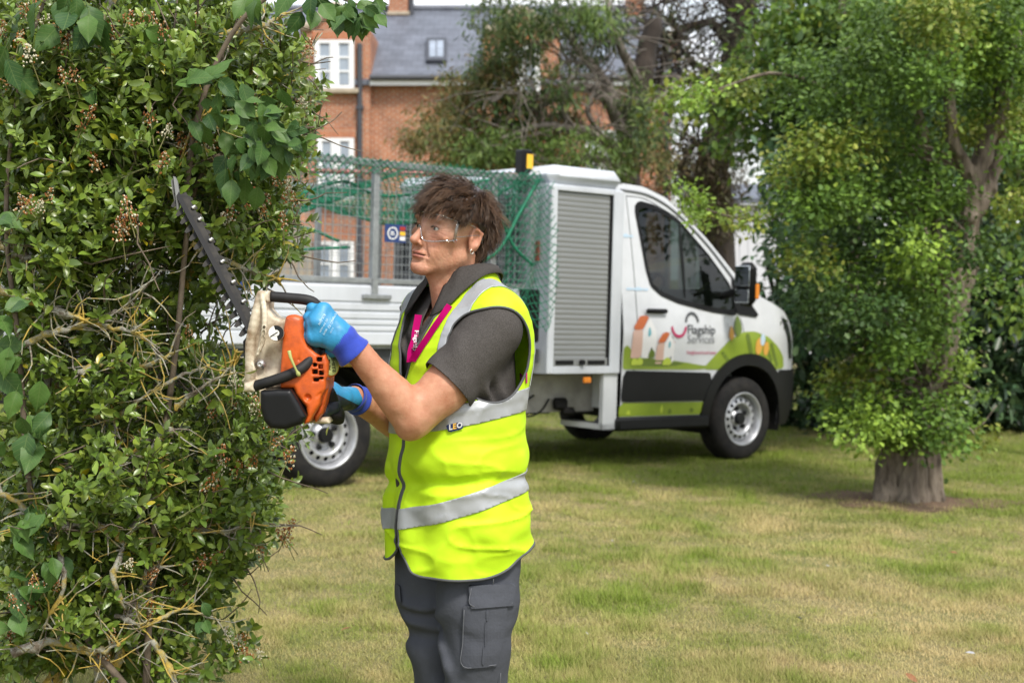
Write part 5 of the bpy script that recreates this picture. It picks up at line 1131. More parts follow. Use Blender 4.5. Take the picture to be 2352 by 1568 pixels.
def plum():
    m = bpy.data.materials.new('plum_leaf'); m.use_nodes = True; nt = m.node_tree; L = nt.links; b = nt.nodes['Principled BSDF']; b.inputs['Roughness'].default_value = .5; b.inputs['Specular IOR Level'].default_value = .35
    tcn = N(nt, 'ShaderNodeTexCoord'); oi = N(nt, 'ShaderNodeObjectInfo'); sp = N(nt, 'ShaderNodeSeparateXYZ'); L.new(tcn.outputs['Object'], sp.inputs[0])
    ab = N(nt, 'ShaderNodeMath', operation='ABSOLUTE'); L.new(sp.outputs['Y'], ab.inputs[0]); mu = N(nt, 'ShaderNodeMath', operation='MULTIPLY'); L.new(ab.outputs[0], mu.inputs[0]); mu.inputs[1].default_value = .8
    su = N(nt, 'ShaderNodeMath', operation='SUBTRACT'); L.new(sp.outputs['X'], su.inputs[0]); L.new(mu.outputs[0], su.inputs[1]); w1 = N(nt, 'ShaderNodeMath', operation='MULTIPLY'); L.new(su.outputs[0], w1.inputs[0]); w1.inputs[1].default_value = 46
    sn = N(nt, 'ShaderNodeMath', operation='SINE'); L.new(w1.outputs[0], sn.inputs[0]); pw = N(nt, 'ShaderNodeMath', operation='GREATER_THAN'); L.new(sn.outputs[0], pw.inputs[0]); pw.inputs[1].default_value = .93
    mid = N(nt, 'ShaderNodeMath', operation='LESS_THAN'); L.new(ab.outputs[0], mid.inputs[0]); mid.inputs[1].default_value = .014; vx = N(nt, 'ShaderNodeMath', operation='MAXIMUM'); L.new(pw.outputs[0], vx.inputs[0]); L.new(mid.outputs[0], vx.inputs[1])
    r = N(nt, 'ShaderNodeValToRGB'); r.color_ramp.elements[0].color = (.030, .080, .020, 1); r.color_ramp.elements[1].color = (.085, .17, .03, 1); L.new(oi.outputs['Random'], r.inputs['Fac'])
    n1 = N(nt, 'ShaderNodeTexNoise', Scale=3, Detail=4); L.new(tcn.outputs['Object'], n1.inputs['Vector']); mr = N(nt, 'ShaderNodeMapRange'); mr.inputs['To Min'].default_value = .7; mr.inputs['To Max'].default_value = 1.3; L.new(n1.outputs['Fac'], mr.inputs['Value'])
    mm = N(nt, 'ShaderNodeMix', data_type='RGBA', blend_type='MULTIPLY'); mm.inputs['Factor'].default_value = 1; L.new(r.outputs['Color'], mm.inputs['A']); L.new(mr.outputs['Result'], mm.inputs['B'])
    vn = N(nt, 'ShaderNodeMix', data_type='RGBA'); L.new(mm.outputs['Result'], vn.inputs['A']); vn.inputs['B'].default_value = (.14, .21, .06, 1); fm = N(nt, 'ShaderNodeMath', operation='MULTIPLY'); L.new(vx.outputs[0], fm.inputs[0]); fm.inputs[1].default_value = .45; L.new(fm.outputs[0], vn.inputs['Factor'])
    L.new(vn.outputs['Result'], b.inputs['Base Color']); bn = N(nt, 'ShaderNodeBump', Strength=.5, Distance=.03, invert=True); L.new(vx.outputs[0], bn.inputs['Height']); L.new(bn.outputs['Normal'], b.inputs['Normal'])
    tr = N(nt, 'ShaderNodeBsdfTranslucent'); ms = N(nt, 'ShaderNodeMixShader'); ms.inputs['Fac'].default_value = .2; L.new(vn.outputs['Result'], tr.inputs['Color']); L.new(b.outputs['BSDF'], ms.inputs[1]); L.new(tr.outputs['BSDF'], ms.inputs[2]); L.new(ms.outputs['Shader'], nt.nodes['Material Output'].inputs['Surface'])
    me = [broad_leaf(k) for k in range(4)]
    for q in me: q.materials.append(m)
    root = empty('plum_shrub', hx(330, 1560) * np.array([1, 1, 0]) + [0, .12, 0], 'broad toothed leaves of a plum shrub growing out through the privet hedge', 'shrub')
    br = [([(330, 1600), (350, 1200), (400, 800), (430, 500), (470, 380), (560, 330), (650, 300), (720, 290)], .010, .003, 3.62), ([(430, 500), (470, 250), (560, 60), (680, -20), (800, 10), (880, 45)], .009, .002, 3.55), ([(330, 1600), (180, 1400), (90, 1150), (60, 800), (30, 500), (60, 200), (120, 0)], .010, .004, 3.55)]
    for pts, r0, r1, y in br:
        q = smooth_path([hx(a, b, y) for a, b in pts], 6); obj('stem', make_mesh('stem', *tube_vf(q, np.linspace(r0, r1, len(q)), 6)), M_TWIG, root)
    # (u, v of leaf base, pointing angle in the picture in degrees (0 right, 90 up), length px)
    G = []
    def cl(uc, vc, su, sv, n, a0, a1, l0, l1, y): 
        for i in range(n): G.append((uc + rng.normal(0, su), vc + rng.normal(0, sv), rng.uniform(a0, a1), rng.uniform(l0, l1), y + rng.uniform(-.05, .05)))
    cl(590, -5, 18, 10, 5, -120, -60, 60, 85, 3.45); cl(720, 0, 28, 14, 9, -140, -20, 60, 85, 3.42); cl(785, 25, 26, 20, 14, -130, -10, 50, 80, 3.42); cl(835, 35, 20, 15, 12, -110, -20, 42, 62, 3.42); cl(845, 8, 16, 8, 5, -40, 30, 40, 52, 3.42)
    cl(470, 185, 30, 14, 7, -60, 60, 60, 95, 3.42); cl(540, 235, 36, 26, 16, -90, 20, 50, 75, 3.42); cl(590, 290, 32, 26, 20, -120, 30, 48, 72, 3.42); cl(655, 308, 18, 14, 11, -80, 40, 48, 72, 3.40); cl(590, 330, 36, 26, 14, -140, -30, 50, 85, 3.44); cl(570, 400, 30, 26, 7, -130, -60, 55, 80, 3.5); cl(470, 290, 40, 26, 10, -150, -20, 45, 75, 3.5); cl(640, 350, 18, 18, 6, -120, -50, 50, 70, 3.44)
    cl(120, 20, 60, 20, 12, -150, -30, 60, 100, 3.45); cl(230, 60, 50, 22, 9, -120, 0, 60, 100, 3.5); cl(20, 130, 16, 30, 4, -120, -40, 70, 110, 3.42); cl(5, 510, 10, 12, 2, -40, 20, 60, 80, 3.42); cl(-5, 690, 10, 20, 3, -40, 50, 60, 80, 3.42); cl(30, 830, 22, 40, 8, -120, 30, 60, 95, 3.42); cl(90, 960, 26, 34, 7, -130, -50, 70, 105, 3.42); cl(60, 1200, 40, 40, 11, -150, 0, 55, 85, 3.45); cl(20, 1350, 24, 40, 6, -100, 60, 60, 90, 3.42); cl(120, 1290, 26, 30, 5, -130, -40, 50, 80, 3.46); cl(20, 1050, 20, 40, 4, -140, -40, 60, 90, 3.45); cl(460, 1420, 14, 14, 3, -110, -30, 45, 60, 3.5); cl(160, 250, 60, 40, 5, -140, -20, 50, 80, 3.52)
    for i, (u, v, a, l, y) in enumerate(G):
        s = .88 * l * y / FOC; a = math.radians(a); d = Vector((math.cos(a), rng.normal(-.15, .5), math.sin(a))).normalized(); nrm = Vector((rng.normal(0, .5), -.8, .5 + rng.normal(0, .45))); sd3 = nrm.cross(d).normalized(); nn = d.cross(sd3)
        o = obj('leaf', me[rng.integers(0, 4)], m, root, local=True); q = P(u, v, y)
        o.matrix_local = Matrix.Translation(Vector(q) - root.location) @ (Matrix((d, sd3, nn)).transposed().to_4x4()) @ Matrix.Scale(s, 4)
plum()
# ================================================================ the worker
from mathutils.bvhtree import BVHTree
YAW = math.radians(57); BF = np.array([-math.sin(YAW), -math.cos(YAW), 0]); BL = np.array([math.cos(YAW), -math.sin(YAW), 0]); BC = np.array([-.131, 3.55, 0.0])
BR = np.stack([BL, BF, np.array([0, 0, 1.0])], 1)          # columns: her left, her front, up
def toW(p): return np.asarray(p) @ BR.T + BC
def toL(p): return (np.asarray(p, float) - BC) @ BR
person = empty('person', (BC[0], BC[1], 0), 'person with short brown hair in a yellow hi-vis vest holding a hedge trimmer', 'person')
M_SKIN = mat('skin', (1, 1, 1), .48, attr='col', col2=(.80, .66, .60), vscale=34, detail=9, bump=.55, bscale=210, bdist=.0014, sss=.08, spec=.35, ramp=(.40, .78))
M_POLO = mat('heather_polo', (.050, .045, .042), .9, col2=(.085, .078, .073), vscale=420, detail=2, bump=.35, bscale=30, bdist=.008, spec=.12)
M_COLLAR = mat('ribbed_collar', (.048, .044, .041), .9, col2=(.07, .064, .06), vscale=300, spec=.12)
M_VEST = mat('hi_vis_yellow', (.62, .90, .022), .62, col2=(.52, .79, .016), vscale=5, bump=.12, bscale=35, bdist=.006, trans=.10, spec=.3)
M_REFL = mat('reflective_tape', (.40, .415, .43), .42, .25, var=.14, vscale=14, bump=.10, bscale=50, bdist=.004)
M_PIPE = mat('grey_piping', (.075, .078, .082), .7)
M_TROU = mat('grey_workwear', (.072, .077, .092), .85, var=.15, vscale=9, bump=.45, bscale=38, bdist=.006, spec=.18)
M_BLUE = mat('blue_latex_glove', (.030, .26, .50), .45, var=.22, vscale=40, bump=.45, bscale=70, bdist=.003)
M_NAVY = mat('dark_palm_latex', (.016, .026, .042), .55, var=.3, vscale=40, bump=.3, bscale=260, bdist=.0012)
M_CUFF = mat('blue_knit_cuff', (.022, .055, .42), .85, var=.2, vscale=60, sheen=.2)
def pl(u, v, y): return toL(P(u, v, y))
LS, LE, LW = pl(1136, 772, 3.41), pl(946, 962, 3.33), pl(822, 808, 3.27)
RS, RE, RW = np.array([-.155, .005, 1.25]), pl(935, 985, 3.71), pl(815, 915, 3.50)
ZP = [.55, .62, .75, .88, .98, 1.08, 1.18, 1.25, 1.30, 1.34]
AP = [.184, .190, .196, .192, .188, .186, .184, .165, .115, .07]
BP = [.160, .162, .158, .150, .145, .142, .135, .112, .085, .065]
CP = [.000, .000, .004, .008, .010, .012, .010, .002, -.008, -.015]
def torso(p, grow=0.0):
    z = np.clip(p[:, 2], .4, 1.4); a = np.interp(z, ZP, AP) + grow; b = np.interp(z, ZP, BP) + grow; c = np.interp(z, ZP, CP)
    x = np.abs(p[:, 0]) / a; y = np.abs(p[:, 1] - c) / b; q = (x ** 2.35 + y ** 2.35) ** (1 / 2.35)
    d = (q - 1) * np.minimum(a, b); return np.maximum(d, p[:, 2] - 1.36)
def shoulders(p, grow=0.0):
    d = cone(p, (.05, -.02, 1.315), (.155, -.012, 1.262), .042 + grow, .052 + grow)
    return smin(d, cone(p, (-.05, -.02, 1.315), (-.150, .01, 1.262), .042 + grow, .052 + grow), .03)
def to_obj(name, V, F, m, parent=person, smooth=True, colors=None): return obj(name, make_mesh(name, toW(V), F, smooth, colors), m, parent)
# ---------------------------------------------------------------- head
HC = np.array([-.148, 3.515, 1.457]); _y, _p, _r = math.radians(45), math.radians(8), math.radians(8)
_Ry = np.array([[math.cos(_r), 0, math.sin(_r)], [0, 1, 0], [-math.sin(_r), 0, math.cos(_r)]]); _Rx = np.array([[1, 0, 0], [0, math.cos(_p), -math.sin(_p)], [0, math.sin(_p), math.cos(_p)]])
HR = np.stack([[math.cos(_y), -math.sin(_y), 0], [-math.sin(_y), -math.cos(_y), 0], [0, 0, 1.0]], 1) @ _Rx @ _Ry
def hW(p): return np.asarray(p) @ HR.T + HC
def hL(p): return (np.asarray(p) - HC) @ HR
def head_obj(name, V, F, m, parent=person, smooth=True, colors=None): return obj(name, make_mesh(name, hW(V), F, smooth, colors), m, parent)
NB = hL(toW([0, -.015, 1.29])); NF = hL(toW([0, .012, 1.20]))
def cranium(p, g=0.0): return ell(p, (0, -.006, .040), (.0745 + g, .096 + g, .080 + g))
def head_sdf(p):
    ax = np.stack([np.abs(p[:, 0]), p[:, 1], p[:, 2]], 1)
    d = cranium(p)
    d = smin(d, ell(p, (0, .030, -.018), (.060, .066, .078)), .03)                    # face block
    d = smin(d, cone(ax, (.048, .002, -.054), (.012, .077, -.095), .0165, .0175), .026)  # jaw
    d = smin(d, ell(p, (0, .083, -.096), (.019, .0165, .016)), .014)                   # chin
    d = smin(d, ell(ax, (.046, .058, -.014), (.020, .024, .015)), .022)                # cheekbone
    d = smin(d, ell(ax, (.027, .062, -.048), (.019, .026, .024)), .02)                 # cheek
    d = smin(d, ell(p, (0, .070, -.064), (.033, .030, .024)), .018)                    # muzzle
    d = smin(d, ell(ax, (.026, .0800, .024), (.026, .0135, .0085)), .012)              # brow
    d = smax(d, -ell(ax, (.0305, .0960, .0035), (.0165, .0125, .0115)), .012)          # socket
    d = smin(d, np.linalg.norm(ax - np.array([.0315, .0725, .0025], np.float32), axis=1) - .0143, .006)
    d = smax(d, -ell(ax, (.0320, .0875, .0012), (.0128, .0090, .0040)), .0022)         # eye opening
    d = smin(d, cone(p, (0, .0870, .012), (0, .1135, -.031), .0072, .0098), .011)      # nose
    d = smin(d, ell(p, (0, .1160, -.0345), (.0098, .0090, .0085)), .008)
    d = smin(d, ell(ax, (.0128, .1010, -.0385), (.0068, .0100, .0072)), .006)
    d = smax(d, -ell(ax, (.0068, .1075, -.0475), (.0042, .0065, .0042)), .003)         # nostrils
    d = smax(d, -cone(ax, (.0175, .1010, -.0365), (.0295, .0895, -.0660), .0036, .0030), .0065)  # cheek fold
    d = smax(d, -cone(p, (0, .1035, -.0475), (0, .1025, -.0545), .0024, .0024), .004)  # philtrum
    d = smin(d, ell(p, (0, .0945, -.0612), (.0225, .0105, .0048)), .005)               # lips
    d = smin(d, ell(p, (0, .0930, -.0705), (.0195, .0105, .0055)), .005)
    d = smax(d, -cone(ax, (0, .1050, -.0655), (.0235, .0920, -.0665), .0016, .0018), .003)
    d = smax(d, -ell(p, (0, .0985, -.0815), (.017, .0055, .0045)), .008)
    # ears
    e = ell(ax, (.0755, -.0100, -.0030), (.0090, .0190, .0325)); e = smax(e, -ell(ax, (.0830, -.0075, -.0020), (.0065, .0110, .0190)), .005)
    e = smin(e, cone(ax, (.0800, -.0050, .0210), (.0815, -.0235, .0120), .0036, .0034), .004); e = smin(e, cone(ax, (.0815, -.0235, .0120), (.0790, -.0200, -.0150), .0034, .0032), .004)
    e = smin(e, cone(ax, (.0780, -.0080, -.0200), (.0760, -.0030, -.0300), .0052, .0050), .006); e = smin(e, ell(ax, (.0765, .0035, -.0035), (.0045, .0045, .0070)), .004)
    d = smin(d, e, .006)
    # neck
    nb, nf = NB, NF
    d = smin(d, cone(p, (0, -.026, -.035), nb, .053, .058), .022); d = smin(d, cone(p, (0, .006, -.080), nf, .040, .050), .030)
    m = cone(p, (.058, -.022, -.045), nf * .75 + nb * .25 + [.012, 0, 0], .0115, .0085); d = smin(d, m, .012); d = smin(d, cone(p, (-.058, -.022, -.045), nf * .75 + nb * .25 + [-.012, 0, 0], .0115, .0085), .012)
    d = smin(d, cone(p, (0, .040, -.105), nf * .6 + np.array([0, .03, -.11]) * .4, .012, .010), .02)
    return d
def skin_color(p):
    ax = np.stack([np.abs(p[:, 0]), p[:, 1], p[:, 2]], 1); c = np.tile((.54, .285, .188), (len(p), 1)); rd = np.array([.56, .21, .145])
    def blend(w, col): 
        nonlocal c; c = c * (1 - w[:, None]) + np.array(col) * w[:, None]
    blend(.55 * np.exp(-(((ax - [.045, .07, -.025]) / [.022, .05, .02]) ** 2).sum(1)), rd)
    blend(.5 * np.exp(-(((p - [0, .115, -.034]) / [.013, .02, .013]) ** 2).sum(1)), rd); blend(.5 * np.exp(-(((ax - [.08, -.01, .0]) / [.012, .03, .035]) ** 2).sum(1)), rd)
    blend(.35 * np.exp(-(((p - [0, .09, -.1]) / [.03, .03, .014]) ** 2).sum(1)), rd)
    lip = np.maximum(sstep(0, .0022, .0048 - np.abs(p[:, 2] + .0612) - .00014 * (p[:, 0] / .0225) ** 2 * 30), sstep(0, .0022, .0060 - np.abs(p[:, 2] + .0702))) * (np.abs(p[:, 0]) < .0215) * (p[:, 1] > .088); blend(.75 * lip, (.47, .18, .15))
    blend(.45 * np.exp(-(((ax - [.031, .085, -.012]) / [.016, .02, .006]) ** 2).sum(1)), (.48, .235, .165))
    blend(.85 * (np.abs(p[:, 2] + .0660) < .0012) * (np.abs(p[:, 0]) < .022) * (p[:, 1] > .085), (.16, .05, .04))
    blend(.5 * sstep(-.10, -.16, p[:, 2]), (.53, .245, .165))
    return c * (1 + (.09 * vnoise(p * 55) + .07 * vnoise(p * 140) + .05 * vnoise(p * 330))[:, None] * [.7, 1.2, 1.3])
def wrinkles(p):
    a = np.stack([np.abs(p[:, 0]), p[:, 2]], 1); fr = sstep(.02, .05, p[:, 1]); d = np.zeros(len(p))
    for (x0, z0, x1, z1, A, w) in ((.0180, -.0360, .0300, -.0680, .0018, .0026), (.0250, -.0690, .0280, -.0900, .0012, .0022), (.0470, .0020, .0600, .0100, .0009, .0014), (.0480, -.0010, .0620, .0000, .0009, .0014), (.0470, -.0050, .0600, -.0100, .0009, .0014), (.0200, -.0120, .0420, -.0130, .0011, .0020), (.0240, -.0190, .0420, -.0220, .0007, .0018), (.0380, -.0300, .0440, -.0720, .0005, .0022), (.0450, -.0340, .0520, -.0640, .0004, .0020), (.0330, -.0420, .0370, -.0760, .0004, .0020), (.0030, -.0520, .0040, -.0590, .0004, .0012), (.0090, -.0520, .0110, -.0580, .0004, .0012)):
        q = np.array([x0, z0]); e = np.array([x1 - x0, z1 - z0]); t = np.clip(((a - q) @ e) / (e @ e), 0, 1); r = np.linalg.norm(a - q - t[:, None] * e, axis=1); d -= A * np.exp(-(r / w) ** 2)
    return d * fr + .00025 * vnoise(p * 260)
def build_body():
    V, Q = nets(head_sdf, (-.105, -.13, -.26), (.105, .15, .15), .0017)
    T = tris(Q); keep_v = toL(hW(V))[:, 2] - 1.165; V, T = clip(V, T, keep_v); V = V + vnormals(V, T) * wrinkles(V)[:, None]; col = skin_color(V); Vs, Fs, Cs = [hW(V)], [T], [col]; k = len(V)
    def arm(S, E, W, side):
        ax = W - E
        def f(p):
            d = cone(p, S, E, .052, .041); d = smin(d, cone(p, E, W, .041, .0310), .018)
            up = np.array([0, 0, 1.0]); n = np.cross(ax, E - S); n /= np.linalg.norm(n); q = np.cross(n, ax); q /= np.linalg.norm(q)
            d = smin(d, ell_seg(p, E + ax * .25 + q * -.006, ax, .085, .0415), .02); d = smin(d, ell_seg(p, E * .55 + S * .45 + [0, 0, -.008], E - S, .10, .055), .03)
            d = smin(d, np.linalg.norm(p - (E - ax / np.linalg.norm(ax) * .012 + (E - S) / np.linalg.norm(E - S) * .020).astype(np.float32), axis=1) - .026, .016)
            return d + .0012 * vnoise(p * 45)
        pts = np.array([S, E, W]); V, Q = nets(f, pts.min(0) - .09, pts.max(0) + .09, .0035); return V, tris(Q)
    def ell_seg(p, c, ax, l, r):
        a = ax / np.linalg.norm(ax); w = p - np.asarray(c, np.float32); t = w @ a; h = np.linalg.norm(w - t[:, None] * a, axis=1); q = np.sqrt((t / l) ** 2 + (h / r) ** 2); return (q - 1) * r * .8
    for S, E, W, sd_ in ((LS, LE, LW, 1), (RS, RE, RW, -1)):
        V, T = arm(S, E, W, sd_); c = np.tile((.52, .265, .165), (len(V), 1)); t = np.clip(((V - E) @ (W - E)) / ((W - E) @ (W - E)), 0, 1)
        c = c * (1 - .14 * t[:, None] * [0, .5, .6]) * (1 + (.08 * vnoise(V * 30) + .07 * vnoise(V * 90) + .05 * vnoise(V * 220))[:, None] * [.6, 1.1, 1.2]); Vs.append(toW(V)); Fs.append(T + k); Cs.append(c); k += len(V)
    def trunk(p):
        d = smax(torso(p, -.035), .76 - p[:, 2], .05); d = smin(d, ell(p, (0, 0, .78), (.15, .12, .12)), .05)
        for hip, kn, an in LEGS: d = smin(d, chain(p, [hip, kn, an], [.078, .056, .04], .03), .03)
        return d
    V, Q = nets(trunk, (-.3, -.25, .0), (.3, .25, 1.30), .012); Vs.append(toW(V)); Fs.append(tris(Q) + k); Cs.append(np.tile((.45, .23, .15), (len(V), 1)))
    return obj('body', make_mesh('body', np.concatenate(Vs), np.vstack(Fs), True, np.concatenate(Cs)), M_SKIN, person)
LEGS = [(pl(1108, 1270, 3.50), pl(1090, 1480, 3.47), pl(1080, 1960, 3.50)), (pl(998, 1270, 3.63), pl(1012, 1480, 3.60), pl(1040, 1900, 3.62))]
body = build_body()
def build_face_bits():
    for s in (-1, 1):
        c = np.array([s * .0315, .0733, .0025]); g = np.array([-s * .0 - .18, 1, -.04]); g /= np.linalg.norm(g); V, F = lathe_vf([(.0125 * math.sin(t), .0125 * math.cos(t)) for t in np.linspace(.02, PI - .02, 20)], 28, (c, g, (1, 0, 0)))
        r = np.linalg.norm(np.cross(V - c, g), axis=1); fr = (V - c) @ g > 0; col = np.tile((.62, .58, .54), (len(V), 1)); col[fr & (r < .0060)] = (.10, .085, .05); col[fr & (r < .0026)] = (.004, .004, .004)
        head_obj('eye', V, F, mat('eyeball', (1, 1, 1), .08, attr='col', coat=.6), colors=col)
        mb = MB()
        for i in range(90):
            t = rng.random(); x = .012 + .034 * t; z = .0235 + .0045 * math.sin(t * 2.4) + rng.normal(0, .0016); y = .0945 - .020 * t ** 2.0; p = np.array([s * x, y, z]); mb.tube([p, p + [s * .004, -.001 + .002, .0025 - .003 * t], p + [s * .008, -.003, .002 - .004 * t]], [.0005, .00045, .0002], 3, False)
        head_obj('eyebrow', np.concatenate(mb.V), mb.F, mat('brow_hair', (.045, .028, .018), .6))
        mb = MB()
        for i in range(36):
            t = i / 35; x = .0195 + .0245 * t; z = .0022 + .0042 * math.sin(PI * t) ** .8; p = np.array([s * x, .0862 - .0065 * abs(t - .45) ** 1.5 * 2, z]); mb.tube([p, p + [s * .0012 * (t - .4) * 2, .004, .0006], p + [s * .003 * (t - .4) * 2, .0065, .0025]], [.0003, .00025, .0001], 3, False)
        head_obj('eyelash', np.concatenate(mb.V), mb.F, MATS['brow_hair'])
    ring = [np.array([.0795, -.004 + .0055 * math.cos(t), -.0345 + .0060 * math.sin(t)]) for t in np.linspace(0, 2 * PI, 25)]; V, F = tube_vf(ring, .0013, 6, False)
    head_obj('earring', V, F, mat('silver_hoop', (.8, .78, .72), .2, 1))
build_face_bits()
def hairline(p): return p[:, 2] - np.interp(p[:, 1], [-.10, -.07, -.045, -.03, -.018, 0, .03, .05, .07, .10], [-.078, -.080, -.072, -.055, .010, .030, .030, .050, .060, .066])
def build_hair():
    def f(p): return np.minimum(cranium(p, .010), ell(p, (0, -.045, -.03), (.062, .055, .055))) + .0035 * vnoise(p * 70) + .002 * vnoise(p * 160)
    V, Q = nets(f, (-.10, -.13, -.12), (.10, .12, .15), .0035); T = tris(Q); V, T = clip(V, T, hairline(V) - .004)
    base_c = np.tile((.022, .013, .009), (len(V), 1)); Vs, Fs, Cs = [V], [T], [base_c]; k = len(V)
    n = 12500; r = rng.normal(size=(n * 3, 3)); r /= np.linalg.norm(r, axis=1)[:, None]; p = np.array([0, -.006, .040]) + r * [.0745, .096, .080]
    low = rng.random(len(p)) < .25; p[low] = np.array([0, -.045, -.03]) + r[low] * [.064, .056, .056]
    p = p[(hairline(p) > 0) & (np.abs(cranium(p.astype(np.float32))) < .03)][:n]; n = len(p)
    nc = 900; ci = rng.integers(0, n, nc); cid = np.argmin(((p[:, None, :] - p[None, ci, :]) ** 2).sum(-1), 1)
    whorl = np.array([.012, -.040, .118]); ccurl = rng.normal(0, 1, (nc, 3)); clen = rng.uniform(.8, 1.25, nc); cphase = rng.uniform(0, 6.28, nc)
    L = rng.uniform(.046, .072, n) * clen[cid] * np.where(p[:, 1] > .04, .88, 1.0); L *= np.where(p[:, 2] < .0, .62, 1.0); earz = (np.abs(p[:, 0]) > .050) & (p[:, 2] < .075) & (p[:, 1] > -.040) & (p[:, 1] < .060); L = np.where(earz, L * np.clip((p[:, 2] - .005) / .075, .18, 1), L)
    nrm = (p - [0, -.006, .040]) / (np.array([.0745, .096, .080]) ** 2); nrm /= np.linalg.norm(nrm, axis=1)[:, None]
    flow = p - whorl; flow += np.array([.0, .015, 0]) * (p[:, 1:2] > 0); flow -= nrm * (flow * nrm).sum(1)[:, None]; flow /= np.linalg.norm(flow, axis=1)[:, None] + 1e-6
    L = np.where((p[:, 1] > .045) & (rng.random(n) < .22), L * 1.35, L); tuft = (np.linalg.norm(p - [.0, -.02, .118], axis=1) < .045) & (rng.random(n) < .10); L = np.where(tuft, L * 1.25, L)
    front = sstep(.02, .07, p[:, 1])[:, None]; flow = flow + front * np.array([.55, .2, -.15])
    d = nrm * .75 + flow * .8 + ccurl[cid] * .28 + rng.normal(0, .12, (n, 3)); d /= np.linalg.norm(d, axis=1)[:, None]
    S = 8; pts = [p.copy()]; step = L / (S - 1)
    for i in range(1, S):
        t = i / S; ang = cphase[cid] + t * 8.5; wob = np.stack([np.cos(ang), np.sin(ang * 1.1), np.cos(ang * .8)], 1)
        d = d * .80 + flow * .24 + np.array([0, 0, -.20 * t]) + wob * .24 + ccurl[cid] * .05 + rng.normal(0, .075, (n, 3)); d /= np.linalg.norm(d, axis=1)[:, None]
        q = pts[-1] + d * step[:, None]; dd = cranium(q.astype(np.float32)); off = .004 + .010 * math.sin(min(1, t * 1.3) * PI * .6) * (.5 + .5 * ((cid * 37) % 10) / 10)
        nn = (q - [0, -.006, .040]) / (np.array([.0745, .096, .080]) ** 2); nn /= np.linalg.norm(nn, axis=1)[:, None]; push = np.clip(off - dd, 0, .02); q = q + nn * push[:, None]; pts.append(q)
    A = np.stack(pts, 1)
    bad = ((np.abs(A[..., 0]) > .064) & (A[..., 1] > -.032) & (A[..., 1] < .030) & (A[..., 2] > -.05) & (A[..., 2] < .026)).any(1) | ((A[..., 1] < -.118)).any(1); A, p, cid, nrm, L = A[~bad], p[~bad], cid[~bad], nrm[~bad], L[~bad]; n = len(A)
    # clump the ends together
    cen = np.zeros((nc, S, 3)); cnt = np.zeros(nc); np.add.at(cen, cid, A); np.add.at(cnt, cid, 1); cen /= np.maximum(cnt, 1)[:, None, None]
    w = (np.linspace(0, 1, S) ** 1.2 * .36)[None, :, None]; A = A * (1 - w) + cen[cid] * w
    fly = rng.random(n) < .045; A[fly] += (np.linspace(0, 1, S)[None, :, None] ** 1.5) * rng.normal(0, .010, (fly.sum(), 1, 3)) + (np.linspace(0, 1, S)[None, :, None]) * nrm[fly][:, None, :] * .012
    tng = np.gradient(A, axis=1); tng /= np.linalg.norm(tng, axis=2)[..., None] + 1e-9; u = np.cross(tng, nrm[:, None, :]); u /= np.linalg.norm(u, axis=2)[..., None] + 1e-9; v = np.cross(tng, u)
    rad = (np.array([.9, 1, 1, 1, .9, .75, .5, .15]) * .00056)[None, :, None] * np.where(fly, .5, 1)[:, None, None]
    R3 = np.stack([A + rad * (math.cos(a) * u + math.sin(a) * v) for a in (0, 2.094, 4.189)], 2).reshape(n, S * 3, 3)
    fb = np.array([(i * 3 + j, i * 3 + (j + 1) % 3, (i + 1) * 3 + (j + 1) % 3, (i + 1) * 3 + j) for i in range(S - 1) for j in range(3)])
    fq = (np.arange(n)[:, None, None] * S * 3 + fb[None]).reshape(-1, 4); ft = tris(fq) + k
    hc = np.array([(.072, .037, .019), (.100, .054, .028), (.046, .024, .013), (.140, .080, .044), (.17, .11, .068)])[rng.choice(5, n, p=[.32, .3, .2, .12, .06])] * (1 + .25 * rng.normal(0, 1, nc)[cid][:, None]).clip(.5, 1.6)
    Vs.append(R3.reshape(-1, 3)); Fs.append(ft); Cs.append(np.repeat(hc, S * 3, 0))
    m = mat('brown_hair', (1, 1, 1), .36, attr='col', spec=.40)
    tag(head_obj('hair', np.concatenate(Vs), np.vstack(Fs), m, colors=np.concatenate(Cs)), kind='stuff')
build_hair()
